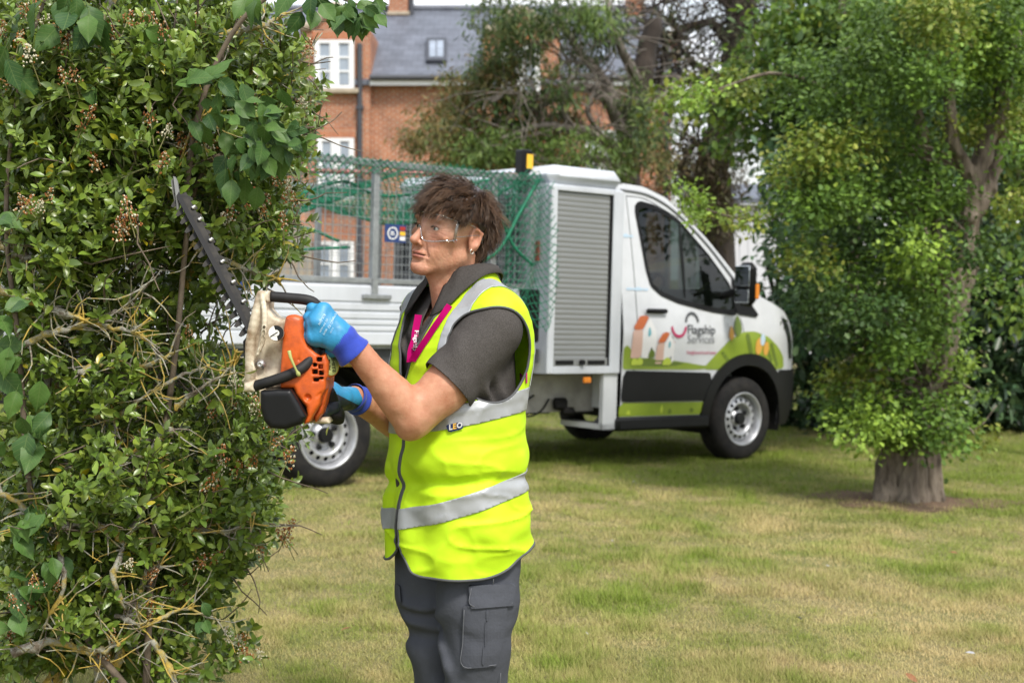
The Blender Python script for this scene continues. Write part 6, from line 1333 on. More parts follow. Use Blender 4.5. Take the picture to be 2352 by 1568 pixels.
# ---------------------------------------------------------------- polo shirt, trousers
def folds(p, s, a, seed): return a * (vnoise(p * np.array(s) + seed) + .5 * vnoise(p * np.array(s) * 2.1 + seed * 2))
def build_polo():
    ld = (LE - LS) / np.linalg.norm(LE - LS); rd_ = (RE - RS) / np.linalg.norm(RE - RS); lcut = LS + (LE - LS) * .585; rcut = RS + (RE - RS) * .62
    def f(p):
        d = smin(torso(p, -.013), shoulders(p, -.001), .05)
        d = smin(d, cone(p, LS + [0, .0, .012], LS + (LE - LS) * .72, .066, .072), .035); d = smin(d, cone(p, RS, RS + (RE - RS) * .7, .062, .066), .035)
        w = sstep(.02, .12, (p - LS) @ ld); al = (p - LS) @ ld
        d = d + w * (.0075 * np.sin(al * 135 + p[:, 2] * 60 + 6 * vnoise(p * 8)) * (.25 + .75 * sstep(-.15, .25, vnoise(p * 7 + 3))) + folds(p, (15, 15, 15), .005, 4.)) 
        return d
    V, Q = nets(f, (-.30, -.22, .82), (.30, .34, 1.38), .0042); T = tris(Q)
    V, T = clip(V, T, -((V - lcut) @ ld) + 1e9 * (V[:, 0] < .06) - 0); V, T = clip(V, T, -((V - rcut) @ rd_) + 1e9 * (V[:, 0] > -.06))
    V, T = clip(V, T, np.linalg.norm((V - [0, -.012, 0])[:, :2] / [1, 1.05], axis=1) - .064 + np.clip(1.285 - V[:, 2], 0, 1) * 3)     # neck hole
    vw = np.abs(V[:, 0] - .006) - np.clip((V[:, 2] - 1.222) * .42, 0, .05); V, T = clip(V, T, np.where((V[:, 1] > .02) & (V[:, 2] > 1.215), vw, 1.0))   # open placket
    VV, FF = solid(V, T, vnormals(V, T), .003); o = to_obj('polo_shirt', VV, FF, M_POLO)
    # sleeve hem as a thin rolled edge
    for lp, cl in boundary_loops(T):
        q = V[lp]
        if cl and len(lp) > 40 and q[:, 0].mean() > .08: to_obj('sleeve_hem', *tube_vf(np.vstack([q, q[:2]])[::2] + ld * .0, .0035, 5, False), M_POLO, o)
    # collar
    nth = 49; V = []; rows = 6
    for i in range(nth):
        th = math.radians(-158 + 316 * i / (nth - 1)); back = PI - abs(th)           # 0 at the back of the neck
        a = th; fr = -math.cos(a); cx, cy = math.sin(a), -math.cos(a)                 # fr = +1 front
        z0 = 1.352 - .062 * (.5 + .5 * fr) ** 1.4; rin = .0665 + .004 * abs(cx); spread = .026 + .030 * (.5 + .5 * fr); dropz = .046 + .040 * sstep(.2, 1.0, fr); open_ = .012 * sstep(.5, 1, fr) * np.sign(cx)
        for r, dz in ((rin - .002, -.008), (rin, .016), (rin + .003, .029), (rin + .009, .026), (rin + spread * .6, .029 - dropz * .55), (rin + spread, .029 - dropz)):
            rr = r * (1.0 + .10 * (fr > 0) * fr); V.append((cx * rr + open_, cy * rr * 1.02 - .008, z0 + dz + .006 * abs(cx) * (1 if cx > 0 else 1)))
    F = [(i * rows + j, (i + 1) * rows + j, (i + 1) * rows + j + 1, i * rows + j + 1) for i in range(nth - 1) for j in range(rows - 1)]
    V = np.array(V)
    lay = np.tile(np.arange(rows), nth) >= 2
    for _ in range(25):
        dd = smin(torso(V, .006), shoulders(V, .010), .05); V[:, 2] += np.where(lay, np.clip(.009 - dd, 0, .01), 0) * .7; V[:, :2] *= 1 + (np.where(lay, np.clip(.009 - dd, 0, .01), 0) * .8)[:, None]
    VV, FF = solid(V, np.vstack([np.array(F)[:, [0, 1, 2]], np.array(F)[:, [0, 2, 3]]]), vnormals(V, np.vstack([np.array(F)[:, [0, 1, 2]], np.array(F)[:, [0, 2, 3]]])), .0022)
    to_obj('collar', VV, FF, M_COLLAR, o)
    return o
polo = build_polo()
def bvh_of(*objs):
    vs, fs = [], []; k = 0
    for o in objs:
        me = o.data; a = np.empty(len(me.vertices) * 3, np.float32); me.vertices.foreach_get('co', a); a = a.reshape(-1, 3); vs += [tuple(q) for q in a]; fs += [tuple(int(i) + k for i in p.vertices) for p in me.polygons]; k += len(a)
    return BVHTree.FromPolygons(vs, fs)
def on_surf(bv, u, v, off=.003):
    d = RIGHT * (u - 1176) / FOC + UP * (784 - v) / FOC + FWD; d = d / np.linalg.norm(d); loc, nrm, _, dist = bv.ray_cast(Vector(EYE), Vector(d))
    if loc is None: return P(u, v, 3.4)
    return np.array(loc) - d * off
def build_trousers():
    def f(p):
        d = ell(p, (0, .0, .81), (.168, .132, .14))
        for i, (hip, kn, an) in enumerate(LEGS): d = smin(d, chain(p, [hip, hip * .5 + kn * .5 + [0, .004, 0], kn, an], [.103, .098, .080, .072], .03), .011)
        d = smax(d, p[:, 2] - .93, .01)
        return d + folds(p, (9, 9, 13), .0075, 7.) + .007 * np.sin(p[:, 2] * 55 + p[:, 0] * 35 + 6 * vnoise(p * 7)) * sstep(.0, .5, vnoise(p * 5 + 2) + .1) - .012 * np.exp(-((p[:, 2] - .50) / .02) ** 2) * (vnoise(p * 11) > .2) * .25
    V, Q = nets(f, (-.32, -.26, .06), (.32, .30, .95), .0065); T = tris(Q); V, T = clip(V, T, V[:, 2] - .075)
    o = to_obj('trousers', V, T, M_TROU)
    bv = bvh_of(o)
    def patch(name, poly, off, res, m=M_TROU, parent=o, extra=None):
        q, t = patch2d(poly, res); W = np.array([on_surf(bv, a, b, off) for a, b in q]); nrm = np.tile([0, -1.0, 0], (len(W), 1)); VV, FF = solid(W, t, nrm, off - .0008)
        return obj(name, make_mesh(name, VV, FF, False), m, parent)
    patch('cargo_pocket', [(1064, 1392), (1166, 1388), (1163, 1440), (1150, 1490), (1141, 1530), (1062, 1536), (1060, 1500)], .008, 8); patch('pocket_flap', [(1076, 1345), (1184, 1340), (1182, 1390), (1081, 1398)], .014, 8)
    patch('pocket_pleat', [(1117, 1400), (1124, 1400), (1118, 1440), (1112, 1528), (1106, 1528), (1114, 1440)], .011, 6)
    st = mat('stitching', (.12, .125, .14), .8)
    for pts in ([(1066, 1400), (1063, 1470), (1064, 1530), (1140, 1526)], [(1082, 1350), (1085, 1391), (1178, 1384)], [(1135, 1300), (1133, 1340)], [(1150, 1545), (1148, 1600)]):
        q = smooth_path([on_surf(bv, *p, .0155 if i < 9 else .01) for i, p in enumerate(pts)], 5); obj('seam', make_mesh('seam', *tube_vf(q, .0011, 4)), st, o)
    patch('side_pocket', [(910, 1340), (918, 1345), (921, 1385), (913, 1380)], .010, 4)
    for hip, kn, an in LEGS:
        c = np.array([an[0], an[1] + .05, .05]); V, Q = nets(lambda p: smin(ell(p, (c[0], c[1] + .03, .045), (.052, .135, .05)), cone(p, (an[0], an[1], .05), (an[0], an[1], .16), .055, .055), .03) , c - [.1, .22, .08], c + [.1, .22, .16], .008); V[:, 2] = np.maximum(V[:, 2], .004)
        to_obj('work_boot', V, Q, mat('black_boot', (.015, .014, .013), .6))
    return o
trou = build_trousers()
# ---------------------------------------------------------------- hi-vis vest
def build_vest():
    def f(p):
        d = smin(torso(p, .006), shoulders(p, .010), .05)
        lowz = sstep(1.05, .70, p[:, 2]); ang = np.arctan2(p[:, 0], p[:, 1])
        rg = 1 - np.abs(vnoise(p * np.array([5, 5, 11]) + 4 * p[:, [2]] + 21)) * 2.2; rg2 = 1 - np.abs(vnoise(p * np.array([11, 11, 20]) - 6 * p[:, [0]] + 8)) * 2.4
        d = d + folds(p, (7, 7, 11), .0060, 11.) * (.6 + .6 * lowz) + folds(p, (16, 16, 24), .0022, 3.) - .0055 * np.clip(rg, 0, 1) ** 3 * (.3 + .8 * lowz) - .0022 * np.clip(rg2, 0, 1) ** 3
        d = d - .016 * np.exp(-((p[:, 2] - .895 - .10 * p[:, 0]) / .035) ** 2) * (.6 + .7 * vnoise(p * np.array([6, 6, 2]))) + .010 * np.exp(-((p[:, 2] - .845 - .10 * p[:, 0]) / .016) ** 2)
        d = d + .004 * np.sin(ang * 9 + p[:, 2] * 14) * lowz - .030 * np.exp(-(((p - [.165, -.085, 1.18]) / [.07, .06, .09]) ** 2).sum(1))
        return d
    V, Q = nets(f, (-.27, -.25, .58), (.27, .25, 1.40), .0048); T = tris(Q); Wd = toW(V); NN = vnormals(V, T); E = np.hstack([V, Wd, NN])
    def keep(E, T, fn): return clip(E, T, fn(E[:, 0], E[:, 1], E[:, 2]))
    E, T = keep(E, T, lambda x, y, z: np.hypot(x, (y + .012) / 1.05) - .088 + np.clip(1.24 - z, 0, 1) * 4)                      # neck
    def armhole(x, y, z): return np.where(x > .02, ((y - .020) / .098) ** 2 + ((z - 1.165) / .114) ** 2 - 1, np.where(x < -.02, ((y - .03) / .10) ** 2 + ((z - 1.17) / .11) ** 2 - 1, 1.0)) + np.clip(.11 - np.abs(x), 0, 1) * 60
    E, T = keep(E, T, armhole)
    def edgeL(z): return np.interp(z, [.55, .66, .72, .80, 1.075, 1.29, 1.4], [.050, .012, .002, -.004, -.002, .088, .11])
    def edgeR(z): return np.interp(z, [.55, .66, .72, .80, 1.075, 1.29, 1.4], [-.050, -.030, -.022, -.008, -.004, -.088, -.11])
    hem = lambda x, y, z: z - (.628 + .07 * sstep(.06, -.16, y) + .05 * sstep(.10, .0, np.abs(x)) ** 2 * (y > 0) + .018 * (x < 0))
    E, T = keep(E, T, hem)
    EL, TL = keep(E, T, lambda x, y, z: np.where(y > 0.02, x - edgeL(z), 1.0)); EL, TL = keep(EL, TL, lambda x, y, z: x + .5 * (y <= .02))
    ER, TR = keep(E, T, lambda x, y, z: np.where(y > 0.02, edgeR(z) - x, -1.0 + 0 * x)); 
    EB, TB = keep(E, T, lambda x, y, z: np.where((x < 0) & (y <= .03), 1.0, -1.0))
    vest = None
    def sheet(name, E, T, m, off=0.0, th=.0022, parent=None):
        VV, FF = solid(E[:, 3:6] + (E[:, 6:9] @ BR.T) * off, T, E[:, 6:9] @ BR.T, th); return obj(name, make_mesh(name, VV, FF), m, parent or person)
    # one garment: front left + back + front right
    En = np.vstack([EL, ER]); Tn = np.vstack([TL, TR + len(EL)]); 
    vest = sheet('hi_vis_vest', En, Tn, M_VEST)
    # reflective tape
    for fn in (lambda e: .027 - np.abs(e[:, 5] - (1.052 + .20 * (e[:, 3] - .025))), lambda e: .0245 - np.abs(e[:, 5] - (.855 + .30 * (e[:, 3] - .045)))):
        for A, B in ((EL, TL), (ER, TR)):
            a, b = clip(A, B, fn(A))
            if len(b): sheet('reflective_band', a, b, M_REFL, .0026, .002, vest)
    for A, B, s in ((EL, TL, 1), (ER, TR, -1)):
        def brace(e): 
            xb = np.where(e[:, 1] > 0, .136, .140) + .02 * np.clip(e[:, 2] - 1.2, 0, .1) * 0; return np.minimum(.0215 - np.abs(s * e[:, 0] - xb), np.minimum(e[:, 2] - 1.06, np.where(e[:, 1] > -.25, 1, -1)))
        a, b = clip(A, B, brace(A)); a, b = clip(a, b, a[:, 5] - (1.052 + .20 * (a[:, 3] - .025)) - .029)
        if len(b): sheet('reflective_brace', a, b, M_REFL, .0030, .002, vest)
    for A, B in ((EL, TL), (ER, TR)):
        for lp, cl in boundary_loops(B):
            if len(lp) < 12 or np.linalg.norm(np.diff(A[lp][:, 3:6], axis=0), axis=1).sum() < .2: continue
            q = A[lp][:, 3:6]; q = np.vstack([q, q[:1]]) if cl else q
            for _ in range(2): q[1:-1] = (q[:-2] + 2 * q[1:-1] + q[2:]) / 4
            obj('piping', make_mesh('piping', *tube_vf(q[::2] if len(q) > 30 else q, .0034, 6, False)), M_PIPE, vest)
    bv = bvh_of(vest)
    def label(name, poly, m, off, parent): q, t = patch2d(poly, 6); W = np.array([on_surf(bv, a, b, off) for a, b in q]); return obj(name, make_mesh(name, W, t[:, ::-1]), m, parent)
    lb = label('brand_label', [(1024, 976), (1061, 968), (1064, 984), (1030, 993)], mat('navy_label', (.012, .03, .11), .7), .006, vest)
    for ch, u, v, c in (('L', 1031, 987, (.6, .6, .6)), ('E', 1040, 985, (.7, .4, .05)), ('O', 1049, 983, (.6, .6, .62))):
        V2, F2 = text_mesh(ch, 17, bold=.7); W = np.array([on_surf(bv, u + a * .95, v - b - a * .18, .0095) for a, b in V2]); obj('label_letter', make_mesh('letter', W, F2, False), mat('label_' + ch, c, .6), vest)
    V2, F2 = text_mesh('N', 34, bold=.2); W = np.array([on_surf(bv, 1192 + a * .8, 880 - b, .006) for a, b in V2]); obj('printed_letter', make_mesh('N', W, F2, False), mat('magenta_print', (.62, .01, .22), .6), vest)
    return vest
vest = build_vest()
def build_extras():
    bv = bvh_of(polo, vest, body); m = mat('magenta_lanyard', (.36, .0, .10), .8, var=.1, vscale=30, spec=.1); w = mat('white_print', (.75, .72, .74), .6)
    lns = []
    for pts, wd in (([(1034, 700), (1018, 722), (1000, 748), (980, 778), (962, 805), (948, 828)], 7), ([(963, 722), (957, 750), (952, 780), (947, 805), (944, 830)], 7)):
        q = smooth_path([np.array([a, b, 0.]) for a, b in pts], 5)[:, :2]; t = np.gradient(q, axis=0); t /= np.linalg.norm(t, axis=1)[:, None]; n = np.stack([-t[:, 1], t[:, 0]], 1)
        A = np.array([on_surf(bv, *(a - b * wd), .005) for a, b in zip(q, n)]); B = np.array([on_surf(bv, *(a + b * wd), .005) for a, b in zip(q, n)])
        y = np.minimum(A[:, 1], B[:, 1]); ys = np.convolve(np.pad(y, 3, 'edge'), np.ones(7) / 7, 'valid'); A[:, 1] = ys; B[:, 1] = ys; k = len(A)
        lns.append(obj('lanyard', make_mesh('lanyard', np.vstack([A, B]), [(i, i + 1, i + k + 1, i + k) for i in range(k - 1)]), m, person))
    bv = bvh_of(*lns); V2, F2 = text_mesh('Flagship', 15, bold=.2); 
    def at(a, b): u = 953 + b * .9 - a * .10; v = 758 + a; q = P(u, v, 1); return on_surf(bv, u, v, .002)
    obj('lanyard_print', make_mesh('lp', np.array([at(a, b) for a, b in V2]), F2, False), w, person)
    q = smooth_path([P(953 + 5 * math.sin(t * 3.2), 735 + 20 * t, 1) for t in np.linspace(0, 1, 7)], 3)
    # button on the placket
    bv = bvh_of(polo, body); c = on_surf(bv, 1003, 716, .004); obj('polo_button', make_mesh('button', *lathe_vf([(.0045, 0), (.005, .0015), (.004, .0025), (.001, .0018)], 16, (c, (-.2, -1, .2), (1, 0, 0)))), mat('button', (.035, .034, .036), .35), polo)
build_extras()
def build_glasses():
    g = glass('safety_lens', (.985, .99, .99), .015, .42); ge = glass('safety_lens_edge', (.86, .88, .89), .32, .9)
    root = empty('safety_glasses', hW([0, .1, 0]), 'clear wraparound safety glasses worn by the person', 'glasses')
    A = np.radians(np.linspace(-72, 72, 61)); V = []
    for a in A:
        x = .0765 * math.sin(a); y = .026 + .0845 * math.cos(a); nz = math.exp(-(x / .0115) ** 2); zl = -.0305 + .034 * nz + .010 * sstep(.5, 1.25, abs(a)) - .002 * math.cos(a * 3); zu = .0355 - .006 * sstep(.6, 1.25, abs(a))
        for t in np.linspace(0, 1, 9): V.append((x, y - .004 * (2 * t - 1) ** 2 + .002 * t, zl + (zu - zl) * t))
    Q = np.array([(i * 9 + j, (i + 1) * 9 + j, (i + 1) * 9 + j + 1, i * 9 + j + 1) for i in range(60) for j in range(8)]); V = np.array(V)
    lens = obj('lens', make_mesh('lens', hW(V), Q), g, root)
    lp = [i * 9 for i in range(61)] + [60 * 9 + j for j in range(1, 9)] + [i * 9 + 8 for i in range(59, -1, -1)] + [j for j in range(7, -1, -1)]
    obj('lens_rim', make_mesh('rim', *tube_vf(hW(V[lp]), .0017, 6, False)), ge, root)
    for s in (-1, 1):
        e = np.array([(s * .0728, .052, .012), (s * .0765, .030, .013), (s * .0790, .005, .014), (s * .0800, -.012, .013), (s * .0795, -.026, .006), (s * .078, -.034, -.010)]); hgt = [.021, .017, .011, .006, .004, .003]; V2 = []
        for q, h in zip(e, hgt):
            for zz, xx in ((-h, 0), (h, 0), (h, .002 * s), (-h, .002 * s)): V2.append(q + [xx, 0, zz])
        F2 = [(i * 4 + j, i * 4 + (j + 1) % 4, i * 4 + 4 + (j + 1) % 4, i * 4 + 4 + j) for i in range(5) for j in range(4)] + [(3, 2, 1, 0), (20, 21, 22, 23)]
        tm = obj('temple_arm', make_mesh('temple', hW(np.array(V2)), F2, False), g, root)
        for z in (-1, 1): obj('temple_edge', make_mesh('te', *tube_vf(hW(np.array([q + [s * .001, 0, z * h] for q, h in zip(e, hgt)])), .0010, 5)), ge, tm)
        for x in (0, .006): obj('hinge_bar', make_mesh('hb', *tube_vf(hW(np.array([(s * (.0728 + .12 * x), .056 - x, -.017), (s * (.0728 + .12 * x), .056 - x, .029)])), .0008, 5)), ge, tm)
        obj('hinge_block', make_mesh('hk', *(lambda b: (hW(np.concatenate(b.V)), b.F))(MB().box((s * .0715 - .002, .046, .022), (s * .0745 + .002, .058, .031), .001))), ge, tm)
        obj('hinge_block', make_mesh('hk', *(lambda b: (hW(np.concatenate(b.V)), b.F))(MB().box((s * .0715 - .002, .046, -.022), (s * .0745 + .002, .058, -.014), .001))), ge, tm)
build_glasses()
# ================================================================ hedge trimmer
TY = 3.30
def tq(u, v, y=TY):
    q = P(u, v, TY); return np.array([q[0], y, q[2]])
def z2(x, y): return (516.8 + .238 * x, 631.6 + .238 * y)
def z4(x, y): return (344.5 + .293 * x, 373.2 + .293 * y)
def uv_of(p):
    q = np.stack([p[:, 0], np.full(len(p), TY), p[:, 2]], 1) - EYE; z = q @ FWD; return np.stack([1176 + FOC * q[:, 0] / z, 784 - FOC * (q @ UP) / z], 1)
PX = TY / FOC
M_CREAM = mat('dirty_cream_plastic', (.60, .53, .40), .5, col2=(.20, .12, .06), vscale=18, ramp=(.42, .66), detail=8, bump=.15, bscale=60)
M_ORANGE = mat('orange_plastic', (.62, .105, .013), .42, col2=(.30, .05, .012), vscale=26, ramp=(.44, .74), detail=8, bump=.1, bscale=80)
M_BLKP = mat('black_cover', (.005, .0053, .006), .42, spec=.3, var=.3, vscale=30, bump=.12, bscale=400, bdist=.0006)
M_RUB = mat('black_rubber_grip', (.009, .009, .0095), .6, spec=.3, col2=(.020, .019, .019), vscale=30)
M_STEEL = mat('worn_blade', (.014, .0138, .0135), .55, .2, spec=.3, col2=(.040, .036, .030), vscale=40)
M_BRIGHT = mat('bright_steel', (.55, .54, .52), .35, .8, var=.2)
trim = empty('hedge_trimmer', tq(660, 820), 'orange and cream petrol hedge trimmer with black loop handle in the gloved hands', 'hedge trimmer')
def blob(name, polyz, y0, y1, r, m, h=.0028, mod=None, parent=None):
    poly = np.array([z2(*p) for p in polyz])
    def f(p):
        d = smax(-poly_sd(uv_of(p), poly).astype(np.float32) * PX, np.abs(p[:, 1] - (y0 + y1) / 2) - (y1 - y0) / 2, r)
        return mod(p, d) if mod else d
    c = np.array([tq(*q) for q in poly]); lo = c.min(0) - .02; hi = c.max(0) + .02; lo[1] = y0 - .03; hi[1] = y1 + .03
    V, Q = nets(f, lo, hi, h); return obj(name, make_mesh(name, V, Q), m, parent or trim)
def build_trimmer():
    def zq(x, y, d): return tq(*z2(x, y), d)
    rib = [zq(385, 190, 3.262), zq(415, 320, 3.250), zq(424, 440, 3.245), zq(408, 600, 3.243), zq(365, 760, 3.245), zq(318, 900, 3.250), zq(290, 1000, 3.258)]
    rib2 = [zq(365, 200, 3.275), zq(320, 420, 3.262), zq(275, 650, 3.262), zq(272, 850, 3.262), zq(262, 1020, 3.27)]
    rib2s = smooth_path(rib2, 4); rib = smooth_path(rib, 3)
    def cream(p, d):
        d = smin(d, chain(p, rib, [.0055] * len(rib), .004), .006); d = smin(d, chain(p, rib2s, [.011] * len(rib2s), .004), .010)
        d = smax(d, -ell(p, zq(470, 820, 3.245), (.024, .030, .034)), .010); d = smax(d, -ell(p, zq(370, 840, 3.25), (.012, .02, .018)), .006); return d
    c = blob('gear_housing', [(350, 160), (445, 158), (438, 330), (500, 400), (560, 425), (640, 410), (640, 560), (610, 900), (610, 1085), (345, 1100), (245, 1095), (236, 1030), (262, 960), (262, 700), (280, 560), (335, 330)], 3.268, 3.36, .012, M_CREAM, h=.0022, mod=cream)
    blob('handle_mount', [(240, 1015), (345, 985), (350, 1105), (238, 1102)], 3.215, 3.30, .016, M_CREAM, parent=c); blob('handle_mount', [(348, 158), (452, 150), (452, 262), (352, 258)], 3.258, 3.31, .014, M_CREAM, parent=c)
    blob('fuel_tank', [(350, 1090), (420, 1080), (440, 1330), (470, 1400), (400, 1300), (358, 1210)], 3.25, 3.40, .02, M_CREAM, parent=c)
    slots = [(945, 800, 26, 20), (905, 850, 20, 18), (958, 868, 22, 22), (905, 915, 26, 22), (965, 925, 22, 22), (915, 990, 26, 18), (965, 975, 18, 12)]
    def orange(p, d):
        u = uv_of(p)
        for x, y, w, h in slots:
            a, b = z2(x, y); e = np.maximum(np.abs(u[:, 0] - a) - w * .238, np.abs(u[:, 1] - b) - h * .238) * PX; d = smax(d, -np.maximum(e, p[:, 1] - 3.252).astype(np.float32), .003)
        d = smax(d, -cone(p, zq(752, 640, 3.232), zq(752, 800, 3.232), .005, .005), .006); d = smax(d, -np.linalg.norm(p - zq(838, 1160, 3.232).astype(np.float32), axis=1) + .008, .003)
        d = smin(d, ell(p, zq(700, 620, 3.25), (.014, .014, .05)), .03)
        d = smax(d, -chain(p, [zq(870, 1130, 3.225), zq(925, 1150, 3.228), zq(962, 1125, 3.232)], [.004] * 3, .003), .003)
        return d
    o = blob('engine_shroud', [(640, 408), (705, 402), (772, 415), (785, 600), (860, 690), (950, 768), (1002, 752), (1030, 830), (1025, 960), (1008, 1000), (1003, 1080), (962, 1150), (945, 1235), (885, 1330), (850, 1395), (790, 1418), (828, 1330), (818, 1250), (720, 1130), (700, 1072), (572, 1072), (575, 900), (630, 480)], 3.232, 3.40, .012, M_ORANGE, h=.0022, mod=orange)
    blob('cooling_core', [(880, 780), (985, 770), (990, 1010), (880, 1020)], 3.248, 3.36, .004, M_DARK, parent=o)
    blob('muffler_cover', [(405, 1088), (560, 1072), (692, 1074), (718, 1110), (780, 1215), (838, 1330), (800, 1398), (640, 1452), (500, 1440), (440, 1375), (405, 1250)], 3.205, 3.31, .014, M_BLKP, h=.0024)
    b = zq(592, 1390, 3.208); obj('cover_screw', make_mesh('screw', *lathe_vf([(.0065, 0), (.0062, .002), (.004, .0024), (.0035, .0), (.001, -.001)], 16, (b, (0, -1, 0), (1, 0, 0)))), M_BRIGHT, trim)
    b = zq(376, 850, 3.262); obj('gear_bolt', make_mesh('bolt', *lathe_vf([(.011, .0), (.011, .004), (.0075, .005), (.007, .009), (.003, .009), (.001, .006)], 20, (b, (-.2, -1, 0), (1, 0, 0)))), M_BRIGHT, trim)
    # rotary knob
    kc = zq(540, 555, 3.238); ax = np.array([.12, -1, .12]); kn = obj('selector_knob', make_mesh('knob', *lathe_vf([(.0175, 0), (.0175, .016), (.0165, .019), (.001, .019)], 32, (kc, ax, (1, 0, 0)))), M_CREAM, trim)
    a1 = ax / np.linalg.norm(ax); uu = np.array([1.0, 0, 0]); uu -= a1 * (uu @ a1); uu /= np.linalg.norm(uu); ww = np.cross(uu, a1)
    def sector(r0, r1, t0, t1, h, m):
        ts = np.linspace(t0, t1, 20); V = [kc + a1 * h + r * (math.cos(t) * uu + math.sin(t) * ww) for t in ts for r in (r0, r1)]; obj('knob_face', make_mesh('kf', V, [(2 * i, 2 * i + 1, 2 * i + 3, 2 * i + 2) for i in range(19)]), m, kn)
    wm = mat('knob_white', (.72, .70, .64), .4)
    sector(.0072, .0172, -1.9, 1.35, .0195, M_BLKP); sector(.0072, .0172, 1.35, 4.38, .0195, wm); sector(0.0, .0070, 0, 6.283, .0205, wm)
    V = [kc + a1 * .0215 + x * uu + y * ww for x, y in ((-.014, .008), (-.013, .010), (.004, -.001), (.003, -.003))]; obj('knob_mark', make_mesh('km', V, [(0, 1, 2, 3)], False), M_BLKP, kn)
    # loop handle
    path = smooth_path([zq(452, 207, 3.285), zq(620, 220, 3.285), zq(800, 240, 3.287), zq(880, 280, 3.29), zq(925, 370, 3.292), zq(930, 500, 3.285), zq(915, 640, 3.268), zq(880, 760, 3.248), zq(800, 865, 3.232), zq(680, 935, 3.222), zq(500, 1000, 3.222), zq(340, 1048, 3.232)], 8)
    obj('loop_handle', make_mesh('loop', *tube_vf(path, .0123, 16)), M_RUB, trim)
    # starter cover, badge and rear handle
    bc = zq(1036, 856, 3.268); bx = np.array([.80, -.58, .12]); sc = obj('starter_cover', make_mesh('st', *lathe_vf([(.030, -.03), (.030, -.004), (.028, .0), (.001, .0)], 36, (bc, bx, (0, 0, 1)))), M_ORANGE, trim)
    bd = obj('badge', make_mesh('bd', *lathe_vf([(.0255, .0), (.0250, .0022), (.001, .0022)], 36, (bc, bx, (0, 0, 1)))), mat('lime_badge', (.62, .68, .30), .45), trim)
    a1 = bx / np.linalg.norm(bx); e1 = np.array([0, 0, 1.0]); e1 -= a1 * (e1 @ a1); e1 /= np.linalg.norm(e1); e2 = np.cross(a1, e1)
    for txt, s, off in (('STIHL', .0145, .006), ('HS 82', .010, -.008)):
        V2, F2 = text_mesh(txt, s, bold=.0004, align='CENTER'); W = np.array([bc + a1 * .0032 + e1 * a + -e2 * (b - s * .3 - (-off)) * 1.0 for a, b in V2]); obj('badge_lettering', make_mesh('bl', W, F2, False), mat('badge_ink', (.03, .035, .02), .5), bd)
    rh = smooth_path([zq(960, 1140, 3.36), zq(985, 1220, 3.37), zq(1000, 1300, 3.38), zq(1035, 1370, 3.38), zq(1030, 1425, 3.37)], 6); obj('rear_handle', make_mesh('rh', *tube_vf(rh, np.linspace(.016, .021, len(rh)), 14)), M_RUB, trim)
    blob('tank_base', [(800, 1400), (880, 1380), (985, 1380), (1010, 1440), (880, 1442), (800, 1430)], 3.31, 3.39, .01, M_CREAM)
    blob('rear_frame', [(940, 1010), (1010, 1000), (1005, 1100), (985, 1180), (950, 1330), (880, 1420), (860, 1350), (930, 1240)], 3.28, 3.40, .014, M_ORANGE)
    # blade
    A = tq(*z4(118, 205), 3.43); B = tq(*z4(800, 1345), 3.315); d = B - A; ln = np.linalg.norm(d); d /= ln; n = np.array([.20, -.95, .12]); n -= d * (n @ d); n /= np.linalg.norm(n); s = np.cross(n, d)       # s points lower-left or upper-right
    if s[0] > 0: s = -s
    def bq(t, a, h): return A + d * t + s * a + n * h
    def bar(name, a0, a1, h0, h1, t0, t1, m, parent=trim):
        V = [bq(t, a, h) for t in (t0, t1) for a, h in ((a0, h0), (a1, h0), (a1, h1), (a0, h1))]; return obj(name, make_mesh(name, V, [(0, 1, 2, 3), (7, 6, 5, 4), (0, 4, 5, 1), (1, 5, 6, 2), (2, 6, 7, 3), (3, 7, 4, 0)], False), m, parent)
    bl = bar('blade_bar', -.0015, .0095, -.006, .010, 0, ln, mat('blade_guard', (.005, .005, .0055), .45, 0, spec=.3, var=.3)); bar('blade_rail', -.016, -.0017, -.004, .0035, .01, ln * .995, M_STEEL, bl)
    tooth = [(0, 0), (.017, .002), (.0185, .019), (.013, .022), (.006, .013)]; k = 0; V = []
    for t, a in tooth: V.append((t, a, -.0012)); 
    for t, a in tooth: V.append((t, a, .0012))
    nt_ = len(tooth); F = [tuple(range(nt_))[::-1], tuple(range(nt_, 2 * nt_))] + [(i, (i + 1) % nt_, nt_ + (i + 1) % nt_, nt_ + i) for i in range(nt_)]
    me1 = make_mesh('tooth', V, F, False); Rm = Matrix((Vector(d), Vector(s), Vector(n))).transposed().to_4x4(); Rm2 = Matrix((Vector(d), Vector(-s), Vector(-n))).transposed().to_4x4()
    for i in range(int(ln / .0245)):
        for sgn in (1, -1):
            t = .012 + i * .0245 + (.004 if sgn < 0 else 0); o = obj('blade_tooth', me1, M_STEEL, trim, local=True)
            o.matrix_local = Matrix.Translation(Vector(bq(t, .009 if sgn > 0 else -.0145, -.003 - .003 * (i % 2))) - trim.location) @ (Rm if sgn > 0 else Rm2) @ Matrix.Diagonal((1, 1 if sgn > 0 else .42, 1, 1))
    for x, y in ((192, 240), (240, 355), (345, 540), (452, 735), (553, 915), (648, 1085), (735, 1250)):
        c = tq(*z4(x, y)); t = (c - A) @ d * 1.0; obj('blade_bolt', make_mesh('bb', *lathe_vf([(.0052, 0), (.0052, .004), (.0035, .0045), (.0035, .010), (.001, .010)], 12, (bq(t, -.012, .004), n * .6 - s * .8, d))), M_BRIGHT, trim)
